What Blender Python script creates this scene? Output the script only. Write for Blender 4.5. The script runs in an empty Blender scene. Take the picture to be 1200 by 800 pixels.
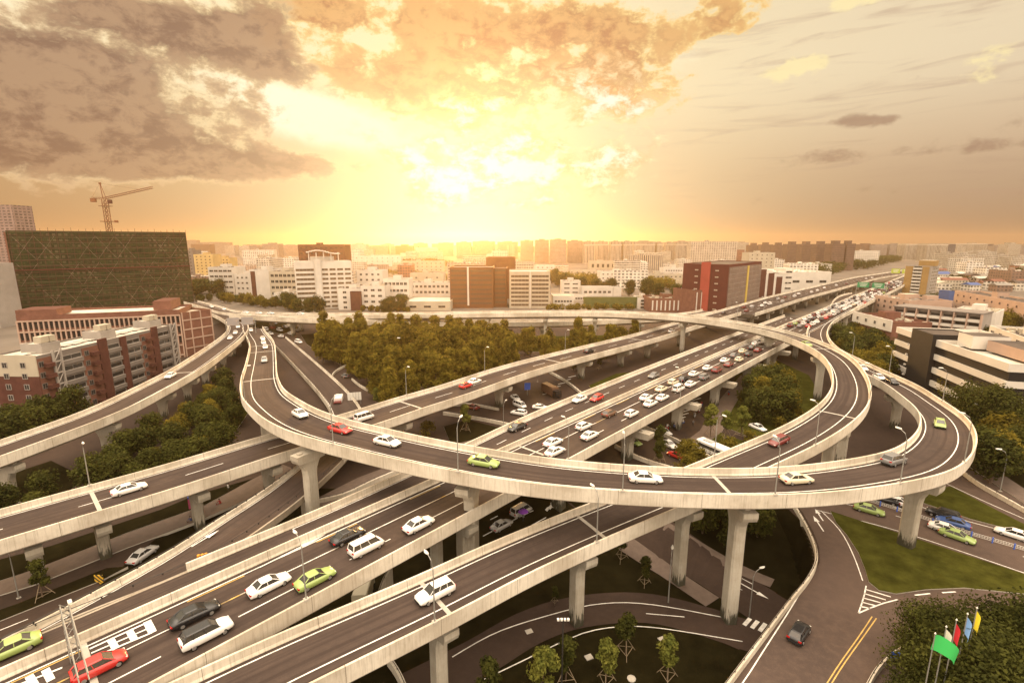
import bpy, bmesh, math, random
from mathutils import Vector, Matrix
random.seed(7)
sc = bpy.context.scene
COL = sc.collection
R = math.radians
PI = math.pi

# ------------------------------------------------------------------ camera
FOC = 585.0                       # focal length in pixels of a 1200 px wide frame
PITCH = math.atan(117 / FOC)
CZ = 48.0                         # camera height above the street
cam = bpy.data.cameras.new('camera')
cam.sensor_width = 36.0
cam.lens = FOC / 1200 * 36
cam.clip_start = 0.5
cam.clip_end = 30000
camo = bpy.data.objects.new('camera', cam)
COL.objects.link(camo)
camo.location = (0, 0, CZ)
camo.rotation_euler = (PI / 2 - PITCH, 0, 0)
sc.camera = camo

# ------------------------------------------------------------------ view
sc.view_settings.view_transform = 'Standard'
sc.view_settings.look = 'None'
sc.view_settings.exposure = 0.0
sc.view_settings.gamma = 1.0
sc.cycles.use_denoising = True
sc.cycles.max_bounces = 5
sc.cycles.diffuse_bounces = 3
sc.cycles.glossy_bounces = 2
sc.cycles.transmission_bounces = 2
sc.cycles.volume_bounces = 1
sc.cycles.caustics_reflective = False
sc.cycles.caustics_refractive = False

def lin(r, g, b):
    f = lambda c: (c / 255 / 12.92) if c <= 10 else ((c / 255 + .055) / 1.055) ** 2.4
    return (f(r), f(g), f(b), 1)

SP, CP = math.sin(PITCH), math.cos(PITCH)
def ray(px, py):
    u = (px - 600) / FOC; v = (400 - py) / FOC
    return Vector((u, CP + v * SP, -SP + v * CP))
def un(px, py, h):
    """point seen at a photograph pixel, h metres below the camera"""
    d = ray(px, py)
    t = h / -d.z
    return Vector((d.x * t, d.y * t, CZ - h))
def proj(p):
    q = Vector(p) - Vector((0, 0, CZ))
    zc = q.y * CP - q.z * SP
    if zc < .1: return (-9999, -9999)
    return (600 + FOC * q.x / zc, 400 - FOC * (q.y * SP + q.z * CP) / zc)
def azel(px, py):
    d = ray(px, py).normalized()
    return math.atan2(d.x, d.y), math.asin(d.z)

# ------------------------------------------------------------------ sun and sky
SUN_AZ, SUN_EL = azel(545, 168)
sd = Vector((math.sin(SUN_AZ) * math.cos(SUN_EL), math.cos(SUN_AZ) * math.cos(SUN_EL), math.sin(SUN_EL)))
sl = bpy.data.lights.new('sun', 'SUN')
HAZE = 1.7e-4
sl.energy = 4.6
sl.angle = R(8)
sl.color = (1.0, .55, .18)
so = bpy.data.objects.new('sun', sl)
COL.objects.link(so)
so.rotation_euler = sd.to_track_quat('Z', 'Y').to_euler()

def build_world():
    w = bpy.data.worlds.new('World'); sc.world = w; w.use_nodes = True
    nt = w.node_tree; N = nt.nodes; L = nt.links; N.clear()
    def nd(t, **k):
        n = N.new(t)
        for a, b in k.items(): setattr(n, a, b)
        return n
    def m(op, a, b=None, c=None, clamp=False):
        n = nd('ShaderNodeMath', operation=op, use_clamp=clamp)
        for i, s in enumerate((a, b, c)):
            if s is None: continue
            if isinstance(s, (int, float)): n.inputs[i].default_value = s
            else: L.new(s, n.inputs[i])
        return n.outputs[0]
    def mix(fac, a, b, kind='MIX'):
        n = nd('ShaderNodeMix', data_type='RGBA', blend_type=kind, clamp_factor=True)
        for sck, s in ((n.inputs[0], fac), (n.inputs[6], a), (n.inputs[7], b)):
            if isinstance(s, (int, float)): sck.default_value = s
            elif isinstance(s, tuple): sck.default_value = s
            else: L.new(s, sck)
        return n.outputs[2]
    def ss(x, a, b):
        n = nd('ShaderNodeMapRange', interpolation_type='SMOOTHSTEP')
        L.new(x, n.inputs[0]); n.inputs[1].default_value = a; n.inputs[2].default_value = b
        return n.outputs[0]
    tc = nd('ShaderNodeTexCoord')
    nrm = nd('ShaderNodeVectorMath', operation='NORMALIZE'); L.new(tc.outputs['Generated'], nrm.inputs[0])
    sep = nd('ShaderNodeSeparateXYZ'); L.new(nrm.outputs[0], sep.inputs[0])
    x, y, z = sep.outputs
    az = m('ARCTAN2', x, y)
    el = m('ARCSINE', z)
    # coordinates on a cloud layer overhead: near the horizon the clouds flatten
    den = m('ADD', m('MAXIMUM', z, 0.0), 0.10)
    comb = nd('ShaderNodeCombineXYZ'); L.new(m('DIVIDE', x, den), comb.inputs[0]); L.new(m('DIVIDE', y, den), comb.inputs[1])
    def noise(scale, detail, rough, vec=None, dist=0.0, off=(0, 0, 0), sy=1.0):
        mp = nd('ShaderNodeMapping'); L.new(vec or comb.outputs[0], mp.inputs[0]); mp.inputs['Location'].default_value = off
        mp.inputs['Scale'].default_value = (1, sy, 1)
        n = nd('ShaderNodeTexNoise'); L.new(mp.outputs[0], n.inputs['Vector'])
        n.inputs['Scale'].default_value = scale; n.inputs['Detail'].default_value = detail
        n.inputs['Roughness'].default_value = rough; n.inputs['Distortion'].default_value = dist
        return n.outputs[0]
    ae = nd('ShaderNodeCombineXYZ'); L.new(az, ae.inputs[0]); L.new(m('MULTIPLY', el, 1.6), ae.inputs[1])
    n1 = noise(1.15, 9, .60, dist=.25, off=(3.1, 1.7, 0))
    n2 = noise(7.0, 10, .62, vec=ae.outputs[0], dist=.15, off=(5.2, .3, 0))
    n3 = noise(24.0, 8, .66, vec=ae.outputs[0], dist=.3, off=(1.2, 4.3, 0))
    streak = noise(5.0, 7, .6, vec=ae.outputs[0], dist=.6, off=(.2, 2.3, 0), sy=6.0)
    wob = m('ADD', m('MULTIPLY', m('SUBTRACT', n2, .5), 2.3), m('MULTIPLY', m('SUBTRACT', n3, .5), 1.1))
    def blob(px, py, rx, ry, amp, rot=0.0):
        a, e = azel(px, py)
        dx = m('SUBTRACT', az, a); dy = m('SUBTRACT', el, e)
        c, s = math.cos(rot), math.sin(rot)
        ux = m('ADD', m('MULTIPLY', dx, c), m('MULTIPLY', dy, s)); uy = m('SUBTRACT', m('MULTIPLY', dy, c), m('MULTIPLY', dx, s))
        q = m('ADD', m('POWER', m('ABSOLUTE', m('DIVIDE', ux, rx / FOC)), 2), m('POWER', m('ABSOLUTE', m('DIVIDE', uy, ry / FOC)), 2))
        return m('MULTIPLY', m('POWER', 2.718, m('MULTIPLY', q, -1)), amp)
    def total(bl):
        t = bl[0]
        for b in bl[1:]: t = m('ADD', t, b)
        return t
    # base sky: grey mauve far from the sun, cream and yellow towards it
    dot = nd('ShaderNodeVectorMath', operation='DOT_PRODUCT'); L.new(nrm.outputs[0], dot.inputs[0]); dot.inputs[1].default_value = sd
    ang = m('ARCCOSINE', m('MINIMUM', dot.outputs['Value'], .99999))
    saz, sel = azel(560, 235)
    glow_low = m('POWER', 2.718, m('MULTIPLY', m('ADD', m('POWER', m('DIVIDE', m('SUBTRACT', az, saz), .34), 2), m('POWER', m('DIVIDE', m('SUBTRACT', el, sel), .20), 2)), -1))
    low = mix(ss(az, -.75, .9), lin(160, 116, 80), lin(146, 118, 98))
    mid = mix(ss(az, -.75, .9), lin(196, 152, 104), lin(200, 170, 138))
    hi = mix(ss(az, -.7, .8), lin(255, 240, 200), lin(232, 212, 178))
    base = mix(ss(el, -.02, .17), low, mid)
    base = mix(ss(el, .10, .28), base, hi)
    base = mix(m('MULTIPLY', m('POWER', 2.718, m('MULTIPLY', m('POWER', m('DIVIDE', ang, .46), 2), -1)), .7), base, lin(255, 234, 178))
    # thin streaks right
    st = m('MULTIPLY', ss(streak, .50, .72), ss(az, .05, .5))
    base = mix(m('MULTIPLY', st, m('MULTIPLY', ss(el, .02, .10), .45)), base, lin(176, 142, 120))
    st2 = m('MULTIPLY', ss(streak, .36, .22), ss(el, .14, .30))
    base = mix(m('MULTIPLY', st2, .55), base, lin(255, 240, 205))
    # bright opening in the clouds
    opening = total([blob(380, 145, 100, 26, 1.0, -.12), blob(330, 118, 90, 18, .7, -.25), blob(540, 105, 60, 30, .6), blob(585, 205, 110, 50, .5), blob(730, 20, 70, 30, .5), blob(800, 70, 50, 20, .5), blob(160, 80, 40, 12, .5), blob(400, 40, 30, 14, .5)])
    op = ss(m('ADD', opening, m('MULTIPLY', wob, .45)), .25, .95)
    base = mix(op, base, (1.06, 1.0, .74, 1))
    # cloud masses
    dark = total([blob(0, 165, 150, 36, .85), blob(150, 172, 130, 20, .80, -.04), blob(300, 192, 150, 13, .85, .02), blob(110, 128, 120, 16, .50, -.1), blob(30, 95, 70, 26, .50), blob(175, 98, 110, 20, .62, -.15),
                  blob(205, 42, 48, 26, .95), blob(300, 40, 42, 42, .90, -.6), blob(330, 78, 70, 13, .6, -.35), blob(30, 25, 80, 30, .45), blob(120, 12, 70, 16, .50), blob(60, 60, 50, 18, .35)])
    warm = total([blob(430, 80, 80, 30, .66, -.2), blob(500, 110, 60, 26, .80), blob(560, 55, 90, 34, .75), blob(660, 30, 80, 30, .72), blob(730, 62, 50, 40, .74), blob(370, 12, 50, 16, .85),
                  blob(840, 22, 42, 26, .90), blob(470, 22, 90, 18, .55), blob(620, 100, 70, 30, .60), blob(590, 150, 80, 34, .42), blob(560, 190, 110, 40, .36), blob(690, 160, 60, 26, .36), blob(770, 105, 50, 30, .48)])
    small = total([blob(1025, 142, 30, 6, 1.3), blob(985, 139, 24, 6, .7), blob(1050, 178, 170, 9, .50), blob(1130, 215, 170, 9, .5), blob(1180, 172, 60, 6, .5)])
    lit = total([blob(935, 76, 26, 9, .8, .1), blob(905, 88, 30, 7, .7), blob(1155, 85, 17, 14, .9), blob(968, 97, 24, 7, .75), blob(1180, 54, 16, 5, .8), blob(1100, 48, 12, 6, .6), blob(1000, 2, 26, 7, .8), blob(970, 138, 26, 6, .7)])
    wd = m('MULTIPLY', wob, 1.25); ww = m('MULTIPLY', wob, 1.8)
    fd = m('ADD', dark, m('MULTIPLY', wd, m('MINIMUM', m('MULTIPLY', dark, 2.6), 1.0))); fw = m('ADD', warm, m('MULTIPLY', ww, m('MINIMUM', m('MULTIPLY', warm, 2.6), 1.0)))
    cd = ss(fd, .28, .66); cw = ss(fw, .30, .62)
    cs = ss(m('ADD', small, m('MULTIPLY', wob, 1.5)), .45, 1.2)
    cl = m('MULTIPLY', ss(m('ADD', lit, m('MULTIPLY', m('MULTIPLY', wob, 2.0), m('MINIMUM', m('MULTIPLY', lit, 2.5), 1.0))), .45, 1.1), .8)
    core_d = ss(fd, .42, .95); core_w = ss(fw, .45, .95)
    rim = mix(ss(az, -.75, .0), lin(238, 206, 158), lin(255, 232, 160))
    tex = ss(m('ADD', m('MULTIPLY', n3, .55), m('MULTIPLY', n2, .45)), .44, .56)
    dcol = mix(core_d, rim, lin(132, 94, 72)); dcol = mix(m('MULTIPLY', tex, .50), dcol, lin(206, 166, 126))
    wcol = mix(core_w, lin(250, 214, 138), lin(188, 122, 72)); wcol = mix(m('MULTIPLY', tex, .55), wcol, lin(252, 204, 128))
    base = mix(cl, base, lin(255, 236, 176))
    base = mix(m('MULTIPLY', cs, .8), base, lin(160, 126, 102))
    base = mix(m('MULTIPLY', cw, m('ADD', m('MULTIPLY', ss(el, .12, .22), .62), .34)), base, wcol)
    base = mix(m('MULTIPLY', cd, .95), base, dcol)
    puffs = total([blob(570, 165, 150, 60, .62), blob(640, 215, 90, 36, .45), blob(500, 205, 80, 36, .50), blob(720, 120, 80, 50, .5)])
    fp = m('ADD', puffs, m('MULTIPLY', m('MULTIPLY', wob, 2.2), m('MINIMUM', m('MULTIPLY', puffs, 2.2), 1.0)))
    base = mix(m('MULTIPLY', glow_low, .78), base, (1.0, .84, .54, 1))
    pc = mix(ss(n3, .40, .60), lin(240, 182, 112), lin(255, 238, 190))
    base = mix(m('MULTIPLY', ss(fp, .30, .95), .62), base, pc)
    base = mix(m('MULTIPLY', ss(fp, .70, 1.5), .9), base, (1.08, 1.0, .82, 1))
    # the sky above and behind the photographer: unseen cloud, added extra bright to light the near faces
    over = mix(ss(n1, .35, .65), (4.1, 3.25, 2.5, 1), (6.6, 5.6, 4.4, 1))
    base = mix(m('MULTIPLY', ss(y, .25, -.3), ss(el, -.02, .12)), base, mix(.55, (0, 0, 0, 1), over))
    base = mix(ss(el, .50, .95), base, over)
    base = mix(ss(el, -.01, -.06), base, (.10, .075, .05, 1))
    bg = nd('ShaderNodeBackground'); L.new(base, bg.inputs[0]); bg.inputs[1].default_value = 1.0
    sky = nd('ShaderNodeTexSky', sky_type='NISHITA'); sky.sun_disc = False
    sky.sun_elevation = SUN_EL; sky.sun_rotation = SUN_AZ; sky.air_density = 1.0; sky.dust_density = .5
    bg2 = nd('ShaderNodeBackground'); tn = nd('ShaderNodeVectorMath', operation='MULTIPLY'); L.new(sky.outputs[0], tn.inputs[0]); tn.inputs[1].default_value = (.13, .11, .09); L.new(tn.outputs[0], bg2.inputs[0]); bg2.inputs[1].default_value = .05
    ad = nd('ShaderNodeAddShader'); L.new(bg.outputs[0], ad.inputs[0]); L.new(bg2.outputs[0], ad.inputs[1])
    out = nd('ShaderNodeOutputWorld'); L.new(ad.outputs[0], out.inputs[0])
    w.cycles.sampling_method = 'MANUAL'; w.cycles.sample_map_resolution = 1024
build_world()

# ------------------------------------------------------------------ materials
MATS = {}
def mat(name, col, rough=.8, var=.12, scale=.6, bump=0.0, metal=0.0, spec=.10, emit=None, detail_scale=None):
    """plain material with soft colour variation in object space"""
    if name in MATS: return MATS[name]
    m = bpy.data.materials.new(name); m.use_nodes = True; MATS[name] = m
    nt = m.node_tree; b = nt.nodes['Principled BSDF']
    b.inputs['Roughness'].default_value = rough; b.inputs['Metallic'].default_value = metal
    b.inputs['Specular IOR Level'].default_value = spec
    if var > 0:
        g = nt.nodes.new('ShaderNodeNewGeometry')
        n = nt.nodes.new('ShaderNodeTexNoise'); n.inputs['Scale'].default_value = scale; n.inputs['Detail'].default_value = 6
        n.inputs['Roughness'].default_value = .65
        nt.links.new(g.outputs['Position'], n.inputs['Vector'])
        r = nt.nodes.new('ShaderNodeMapRange'); r.inputs[1].default_value = .3; r.inputs[2].default_value = .7
        r.inputs[3].default_value = 1 - var; r.inputs[4].default_value = 1 + var
        nt.links.new(n.outputs[0], r.inputs[0])
        x = nt.nodes.new('ShaderNodeVectorMath'); x.operation = 'SCALE'; x.inputs[0].default_value = col[:3]
        nt.links.new(r.outputs[0], x.inputs['Scale']); nt.links.new(x.outputs[0], b.inputs['Base Color'])
        if bump > 0:
            n2 = nt.nodes.new('ShaderNodeTexNoise'); n2.inputs['Scale'].default_value = detail_scale or scale * 12; n2.inputs['Detail'].default_value = 4
            nt.links.new(g.outputs['Position'], n2.inputs['Vector'])
            bp = nt.nodes.new('ShaderNodeBump'); bp.inputs['Strength'].default_value = bump; bp.inputs['Distance'].default_value = .05
            nt.links.new(n2.outputs[0], bp.inputs['Height']); nt.links.new(bp.outputs[0], b.inputs['Normal'])
    else:
        b.inputs['Base Color'].default_value = (*col[:3], 1)
    if emit:
        b.inputs['Emission Color'].default_value = (*emit[:3], 1); b.inputs['Emission Strength'].default_value = emit[3]
    return m

class NT:
    def __init__(s, m): s.t = m.node_tree; s.N = s.t.nodes; s.L = s.t.links; s.b = s.N['Principled BSDF']
    def nd(s, t, **k):
        n = s.N.new(t)
        for a, b in k.items(): setattr(n, a, b)
        return n
    def put(s, sock, v):
        if isinstance(v, (int, float, tuple)): sock.default_value = v
        else: s.L.new(v, sock)
    def m(s, op, a, b=None, c=None):
        n = s.nd('ShaderNodeMath', operation=op)
        for i, v in enumerate((a, b, c)):
            if v is not None: s.put(n.inputs[i], v)
        return n.outputs[0]
    def mix(s, f, a, b):
        n = s.nd('ShaderNodeMix', data_type='RGBA'); s.put(n.inputs[0], f); s.put(n.inputs[6], a); s.put(n.inputs[7], b); return n.outputs[2]
    def ss(s, x, a, b):
        n = s.nd('ShaderNodeMapRange', interpolation_type='SMOOTHSTEP'); s.L.new(x, n.inputs[0]); n.inputs[1].default_value = a; n.inputs[2].default_value = b; return n.outputs[0]
    def noise(s, vec, scale, detail=4, rough=.6, sc3=(1, 1, 1)):
        mp = s.nd('ShaderNodeMapping'); s.L.new(vec, mp.inputs[0]); mp.inputs['Scale'].default_value = sc3
        n = s.nd('ShaderNodeTexNoise'); s.L.new(mp.outputs[0], n.inputs['Vector']); n.inputs['Scale'].default_value = scale
        n.inputs['Detail'].default_value = detail; n.inputs['Roughness'].default_value = rough; return n.outputs[0]

def concrete_mat(name, col, joints=2.6, streak=.55, moss=False):
    m = bpy.data.materials.new(name); m.use_nodes = True; MATS[name] = m; k = NT(m)
    uv = k.nd('ShaderNodeUVMap').outputs[0]; g = k.nd('ShaderNodeNewGeometry').outputs['Position']
    sep = k.nd('ShaderNodeSeparateXYZ'); k.L.new(uv, sep.inputs[0])
    big = k.noise(g, .12, 5); fine = k.noise(g, 2.2, 6, .7)
    st = k.noise(uv, 1.0, 7, .75, (4.5, .22, 1))
    c = k.mix(k.ss(big, .35, .62), (col[0] * .74, col[1] * .71, col[2] * .66, 1), (col[0] * 1.08, col[1] * 1.08, col[2] * 1.06, 1))
    c = k.mix(k.m('MULTIPLY', k.ss(fine, .45, .8), .25), c, (col[0] * .6, col[1] * .57, col[2] * .5, 1))
    c = k.mix(k.m('MULTIPLY', k.ss(st, .46, .70), streak), c, (col[0] * .42, col[1] * .38, col[2] * .32, 1))
    if joints:
        fr = k.m('FRACT', k.m('DIVIDE', sep.outputs[0], joints)); j = k.m('LESS_THAN', fr, .03 / joints)
        c = k.mix(k.m('MULTIPLY', j, .5), c, (col[0] * .35, col[1] * .33, col[2] * .3, 1))
        fr2 = k.m('FRACT', k.m('DIVIDE', sep.outputs[0], joints * 4)); j2 = k.m('LESS_THAN', fr2, .055 / joints / 4)
        c = k.mix(k.m('MULTIPLY', j2, .85), c, (col[0] * .22, col[1] * .2, col[2] * .18, 1))
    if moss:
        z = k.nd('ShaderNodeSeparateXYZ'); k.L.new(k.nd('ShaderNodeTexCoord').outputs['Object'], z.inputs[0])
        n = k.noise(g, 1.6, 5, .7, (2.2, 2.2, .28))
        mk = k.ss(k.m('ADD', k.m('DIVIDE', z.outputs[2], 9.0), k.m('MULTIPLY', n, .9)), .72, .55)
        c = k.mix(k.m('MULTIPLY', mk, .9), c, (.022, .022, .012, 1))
    k.L.new(c, k.b.inputs['Base Color']); k.b.inputs['Roughness'].default_value = .9; k.b.inputs['Specular IOR Level'].default_value = .08
    bp = k.nd('ShaderNodeBump'); bp.inputs['Strength'].default_value = .25; bp.inputs['Distance'].default_value = .03
    k.L.new(fine, bp.inputs['Height']); k.L.new(bp.outputs[0], k.b.inputs['Normal'])
    return m

def asphalt_mat(name, col, lane=3.6, uvw=True, patches=.3):
    m = bpy.data.materials.new(name); m.use_nodes = True; MATS[name] = m; k = NT(m)
    g = k.nd('ShaderNodeNewGeometry').outputs['Position']
    big = k.noise(g, .07, 5, .6); mid = k.noise(g, .9, 6, .7); fine = k.noise(g, 9, 3, .7)
    c = k.mix(k.ss(big, .3, .7), (col[0] * .82, col[1] * .82, col[2] * .82, 1), (col[0] * 1.2, col[1] * 1.18, col[2] * 1.15, 1))
    c = k.mix(k.m('MULTIPLY', k.ss(mid, .4, .7), .42), c, (col[0] * 1.5, col[1] * 1.45, col[2] * 1.35, 1))
    c = k.mix(k.m('MULTIPLY', k.ss(fine, .35, .7), .22), c, (col[0] * .55, col[1] * .55, col[2] * .55, 1))
    if uvw:
        uv = k.nd('ShaderNodeUVMap').outputs[0]
        tr = k.noise(uv, 1.0, 5, .6, (.015, 1.6, 1))
        c = k.mix(k.m('MULTIPLY', k.ss(tr, .42, .62), .62), c, (col[0] * .60, col[1] * .58, col[2] * .58, 1))
        pat = k.noise(uv, 1.0, 2, .5, (.05, .35, 1))
        c = k.mix(k.m('MULTIPLY', k.ss(pat, .58, .61), patches), c, (col[0] * .62, col[1] * .60, col[2] * .6, 1))
    k.L.new(c, k.b.inputs['Base Color']); k.b.inputs['Roughness'].default_value = .85; k.b.inputs['Specular IOR Level'].default_value = .06
    bp = k.nd('ShaderNodeBump'); bp.inputs['Strength'].default_value = .3; bp.inputs['Distance'].default_value = .02
    k.L.new(fine, bp.inputs['Height']); k.L.new(bp.outputs[0], k.b.inputs['Normal'])
    return m

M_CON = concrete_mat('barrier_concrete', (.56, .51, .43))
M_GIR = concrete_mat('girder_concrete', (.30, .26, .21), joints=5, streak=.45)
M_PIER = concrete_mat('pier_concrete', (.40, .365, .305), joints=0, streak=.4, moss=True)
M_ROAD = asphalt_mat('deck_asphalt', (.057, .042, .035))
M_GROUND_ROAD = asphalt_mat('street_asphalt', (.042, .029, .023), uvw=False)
M_WHITE = mat('road_paint_white', (.60, .58, .53), .7, .30, 1.2)
M_YELLOW = mat('road_paint_yellow', (.42, .28, .09), .7, .28, 1.2)
M_JOINT = mat('joint_concrete', (.36, .33, .28), .8, .15, 1.5)
M_PAVE = mat('pavement_stone', (.12, .09, .072), .8, .14, .8, .2)
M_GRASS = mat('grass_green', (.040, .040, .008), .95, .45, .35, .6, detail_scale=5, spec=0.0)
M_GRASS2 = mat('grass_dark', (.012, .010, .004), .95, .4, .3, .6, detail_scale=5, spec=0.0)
M_METAL = mat('galvanised_metal', (.30, .29, .26), .5, .08, 2, metal=.5)
M_DARKM = mat('dark_metal', (.05, .045, .04), .5, .08, 2, metal=.4)
M_RED = mat('red_paint', (.5, .03, .02), .4, .05)
M_GROUND = mat('city_ground', (.12, .10, .08), .95, .35, .02)

# ------------------------------------------------------------------ mesh helpers
def new_mesh(name, verts, faces, mats, midx=None, smooth=False, uvs=None):
    me = bpy.data.meshes.new(name)
    me.from_pydata([tuple(v) for v in verts], [], faces)
    for m in (mats if isinstance(mats, (list, tuple)) else [mats]): me.materials.append(m)
    if midx: me.polygons.foreach_set('material_index', midx)
    if smooth: me.polygons.foreach_set('use_smooth', [True] * len(me.polygons))
    if uvs:
        uvl = me.uv_layers.new(name='UVMap')
        for lp in me.loops: uvl.data[lp.index].uv = uvs[lp.vertex_index]
    me.update()
    return me
def link(name, me, parent=None, loc=None, rz=0.0):
    o = bpy.data.objects.new(name, me); COL.objects.link(o)
    if parent: o.parent = parent
    if loc is not None: o.location = loc
    if rz: o.rotation_euler = (0, 0, rz)
    return o
def tag(o, label=None, cat=None, group=None, kind=None):
    if label: o['label'] = label
    if cat: o['category'] = cat
    if group: o['group'] = group
    if kind: o['kind'] = kind
    return o
def thing(name, label, cat, loc=(0, 0, 0), rz=0.0, group=None):
    o = bpy.data.objects.new(name, None); COL.objects.link(o); o.location = loc; o.rotation_euler = (0, 0, rz)
    o.empty_display_size = .5
    return tag(o, label, cat, group)
def dup(root, loc=None, rz=None, label=None, group=None, scale=None):
    r = root.copy(); COL.objects.link(r)
    if loc is not None: r.location = loc
    if rz is not None: r.rotation_euler = (0, 0, rz)
    if scale is not None: r.scale = (scale,) * 3 if isinstance(scale, (int, float)) else scale
    if label: r['label'] = label
    if group: r['group'] = group
    for c in root.children:
        d = c.copy(); COL.objects.link(d); d.parent = r
        for g in c.children:
            e = g.copy(); COL.objects.link(e); e.parent = d
    return r

class MB:
    """collects simple shapes into one mesh"""
    def __init__(s): s.v = []; s.f = []; s.m = []; s.uv = []
    def add(s, vs, fs, mi=0, uv=None):
        n = len(s.v); s.v += [Vector(q) for q in vs]; s.f += [tuple(i + n for i in q) for q in fs]; s.m += [mi] * len(fs)
        s.uv += uv or [((q[0] + q[1]), q[2]) for q in vs]
        return s
    def box(s, c, d, rz=0, mi=0, ax=None, ay=None):
        hx, hy, hz = d[0] / 2, d[1] / 2, d[2] / 2
        co, si = math.cos(rz), math.sin(rz); vs = []
        for z in (-hz, hz):
            for x, y in ((-hx, -hy), (hx, -hy), (hx, hy), (-hx, hy)):
                vs.append((c[0] + x * co - y * si, c[1] + x * si + y * co, c[2] + z))
        return s.add(vs, [(3, 2, 1, 0), (4, 5, 6, 7), (0, 1, 5, 4), (1, 2, 6, 5), (2, 3, 7, 6), (3, 0, 4, 7)], mi)
    def tube(s, pts, r, n=6, mi=0, cap=True):
        pts = [Vector(p) for p in pts]; rs = r if isinstance(r, (list, tuple)) else [r] * len(pts)
        base = len(s.v); vs = []
        for i, p in enumerate(pts):
            t = (pts[min(i + 1, len(pts) - 1)] - pts[max(i - 1, 0)]).normalized()
            a = t.orthogonal().normalized() if abs(t.z) > .95 else t.cross(Vector((0, 0, 1))).normalized()
            b = t.cross(a)
            for j in range(n):
                q = 2 * PI * j / n; vs.append(p + (a * math.cos(q) + b * math.sin(q)) * rs[i])
        fs = []
        for i in range(len(pts) - 1):
            for j in range(n):
                k = (j + 1) % n; fs.append((i * n + j, i * n + k, (i + 1) * n + k, (i + 1) * n + j))
        if cap: fs += [tuple(range(n))[::-1], tuple((len(pts) - 1) * n + j for j in range(n))]
        return s.add(vs, fs, mi)
    def loft(s, rings, mi=0, cap=True, close=True):
        n = len(rings[0]); vs = [p for r in rings for p in r]; fs = []
        for i in range(len(rings) - 1):
            for j in range(n if close else n - 1):
                k = (j + 1) % n; fs.append((i * n + j, i * n + k, (i + 1) * n + k, (i + 1) * n + j))
        if cap: fs += [tuple(range(n))[::-1], tuple((len(rings) - 1) * n + j for j in range(n))]
        return s.add(vs, fs, mi)
    def mesh(s, name, mats, smooth=False, recalc=True):
        me = new_mesh(name, s.v, s.f, mats, s.m, smooth, s.uv)
        if recalc:
            bm = bmesh.new(); bm.from_mesh(me); bmesh.ops.recalc_face_normals(bm, faces=bm.faces); bm.to_mesh(me); bm.free()
        return me
    def build(s, name, mats, parent=None, loc=None, rz=0, smooth=False):
        return link(name, s.mesh(name, mats, smooth), parent, loc, rz)

def sstep(a, b, x):
    t = max(0., min(1., (x - a) / (b - a))); return t * t * (3 - 2 * t)
def interp(tab, x):
    if x <= tab[0][0]: return tab[0][1]
    for (a, p), (b, q) in zip(tab, tab[1:]):
        if x <= b: return p + (q - p) * (x - a) / (b - a)
    return tab[-1][1]

# ------------------------------------------------------------------ terrain
WALLPX = [(928, 585), (938, 600), (950, 622), (957, 640), (958, 658), (948, 678), (930, 700), (905, 733), (880, 766), (850, 806), (820, 845)]
WALLX = sorted([(un(a, b, CZ - .85).y, un(a, b, CZ - .85).x - .2) for a, b in WALLPX])
WALLX = [(10, WALLX[0][1] - 20)] + WALLX
def g(x, y):
    """street level; a sunken lawn lies in the middle of the interchange"""
    if y > 96 or y < 10 or x < -62 or x > 50: return 0.0
    s = (1 - sstep(74, 93, y)) * sstep(-60, -44, x) * (1 - sstep(-1.15, -.55, x - interp(WALLX, y)))
    return -6.4 * s
def G(px, py, off=0.0):
    h = CZ
    for i in range(40):
        p = un(px, py, h); h = h * .6 + (CZ - g(p.x, p.y)) * .4
    p = un(px, py, h); return Vector((p.x, p.y, g(p.x, p.y) + off))

# ------------------------------------------------------------------ ground sheet
def build_terrain():
    def axis(lo, hi, a, b, fine):
        v = []; x = a
        while x <= b: v.append(x); x += fine
        st = fine; x = b
        while x < hi: st *= 1.35; x = min(hi, x + st); v.append(x)
        st = fine; x = a
        while x > lo: st *= 1.35; x = max(lo, x - st); v.insert(0, x)
        return v
    xs = axis(-5000, 5000, -62, 50, .45); ys = axis(-60, 5000, 30, 96, .45)
    vs = [(x, y, g(x, y)) for y in ys for x in xs]; fs = []; mi = []
    nx = len(xs)
    for j in range(len(ys) - 1):
        for i in range(nx - 1):
            q = (j * nx + i, j * nx + i + 1, (j + 1) * nx + i + 1, (j + 1) * nx + i); fs.append(q)
            cx = (xs[i] + xs[i + 1]) / 2; cy = (ys[j] + ys[j + 1]) / 2
            z = max(abs(vs[a][2]) for a in q)
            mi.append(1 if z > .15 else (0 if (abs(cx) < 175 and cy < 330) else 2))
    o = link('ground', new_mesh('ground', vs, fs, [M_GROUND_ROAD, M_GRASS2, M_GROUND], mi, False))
    tag(o, kind='structure')
build_terrain()

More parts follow.
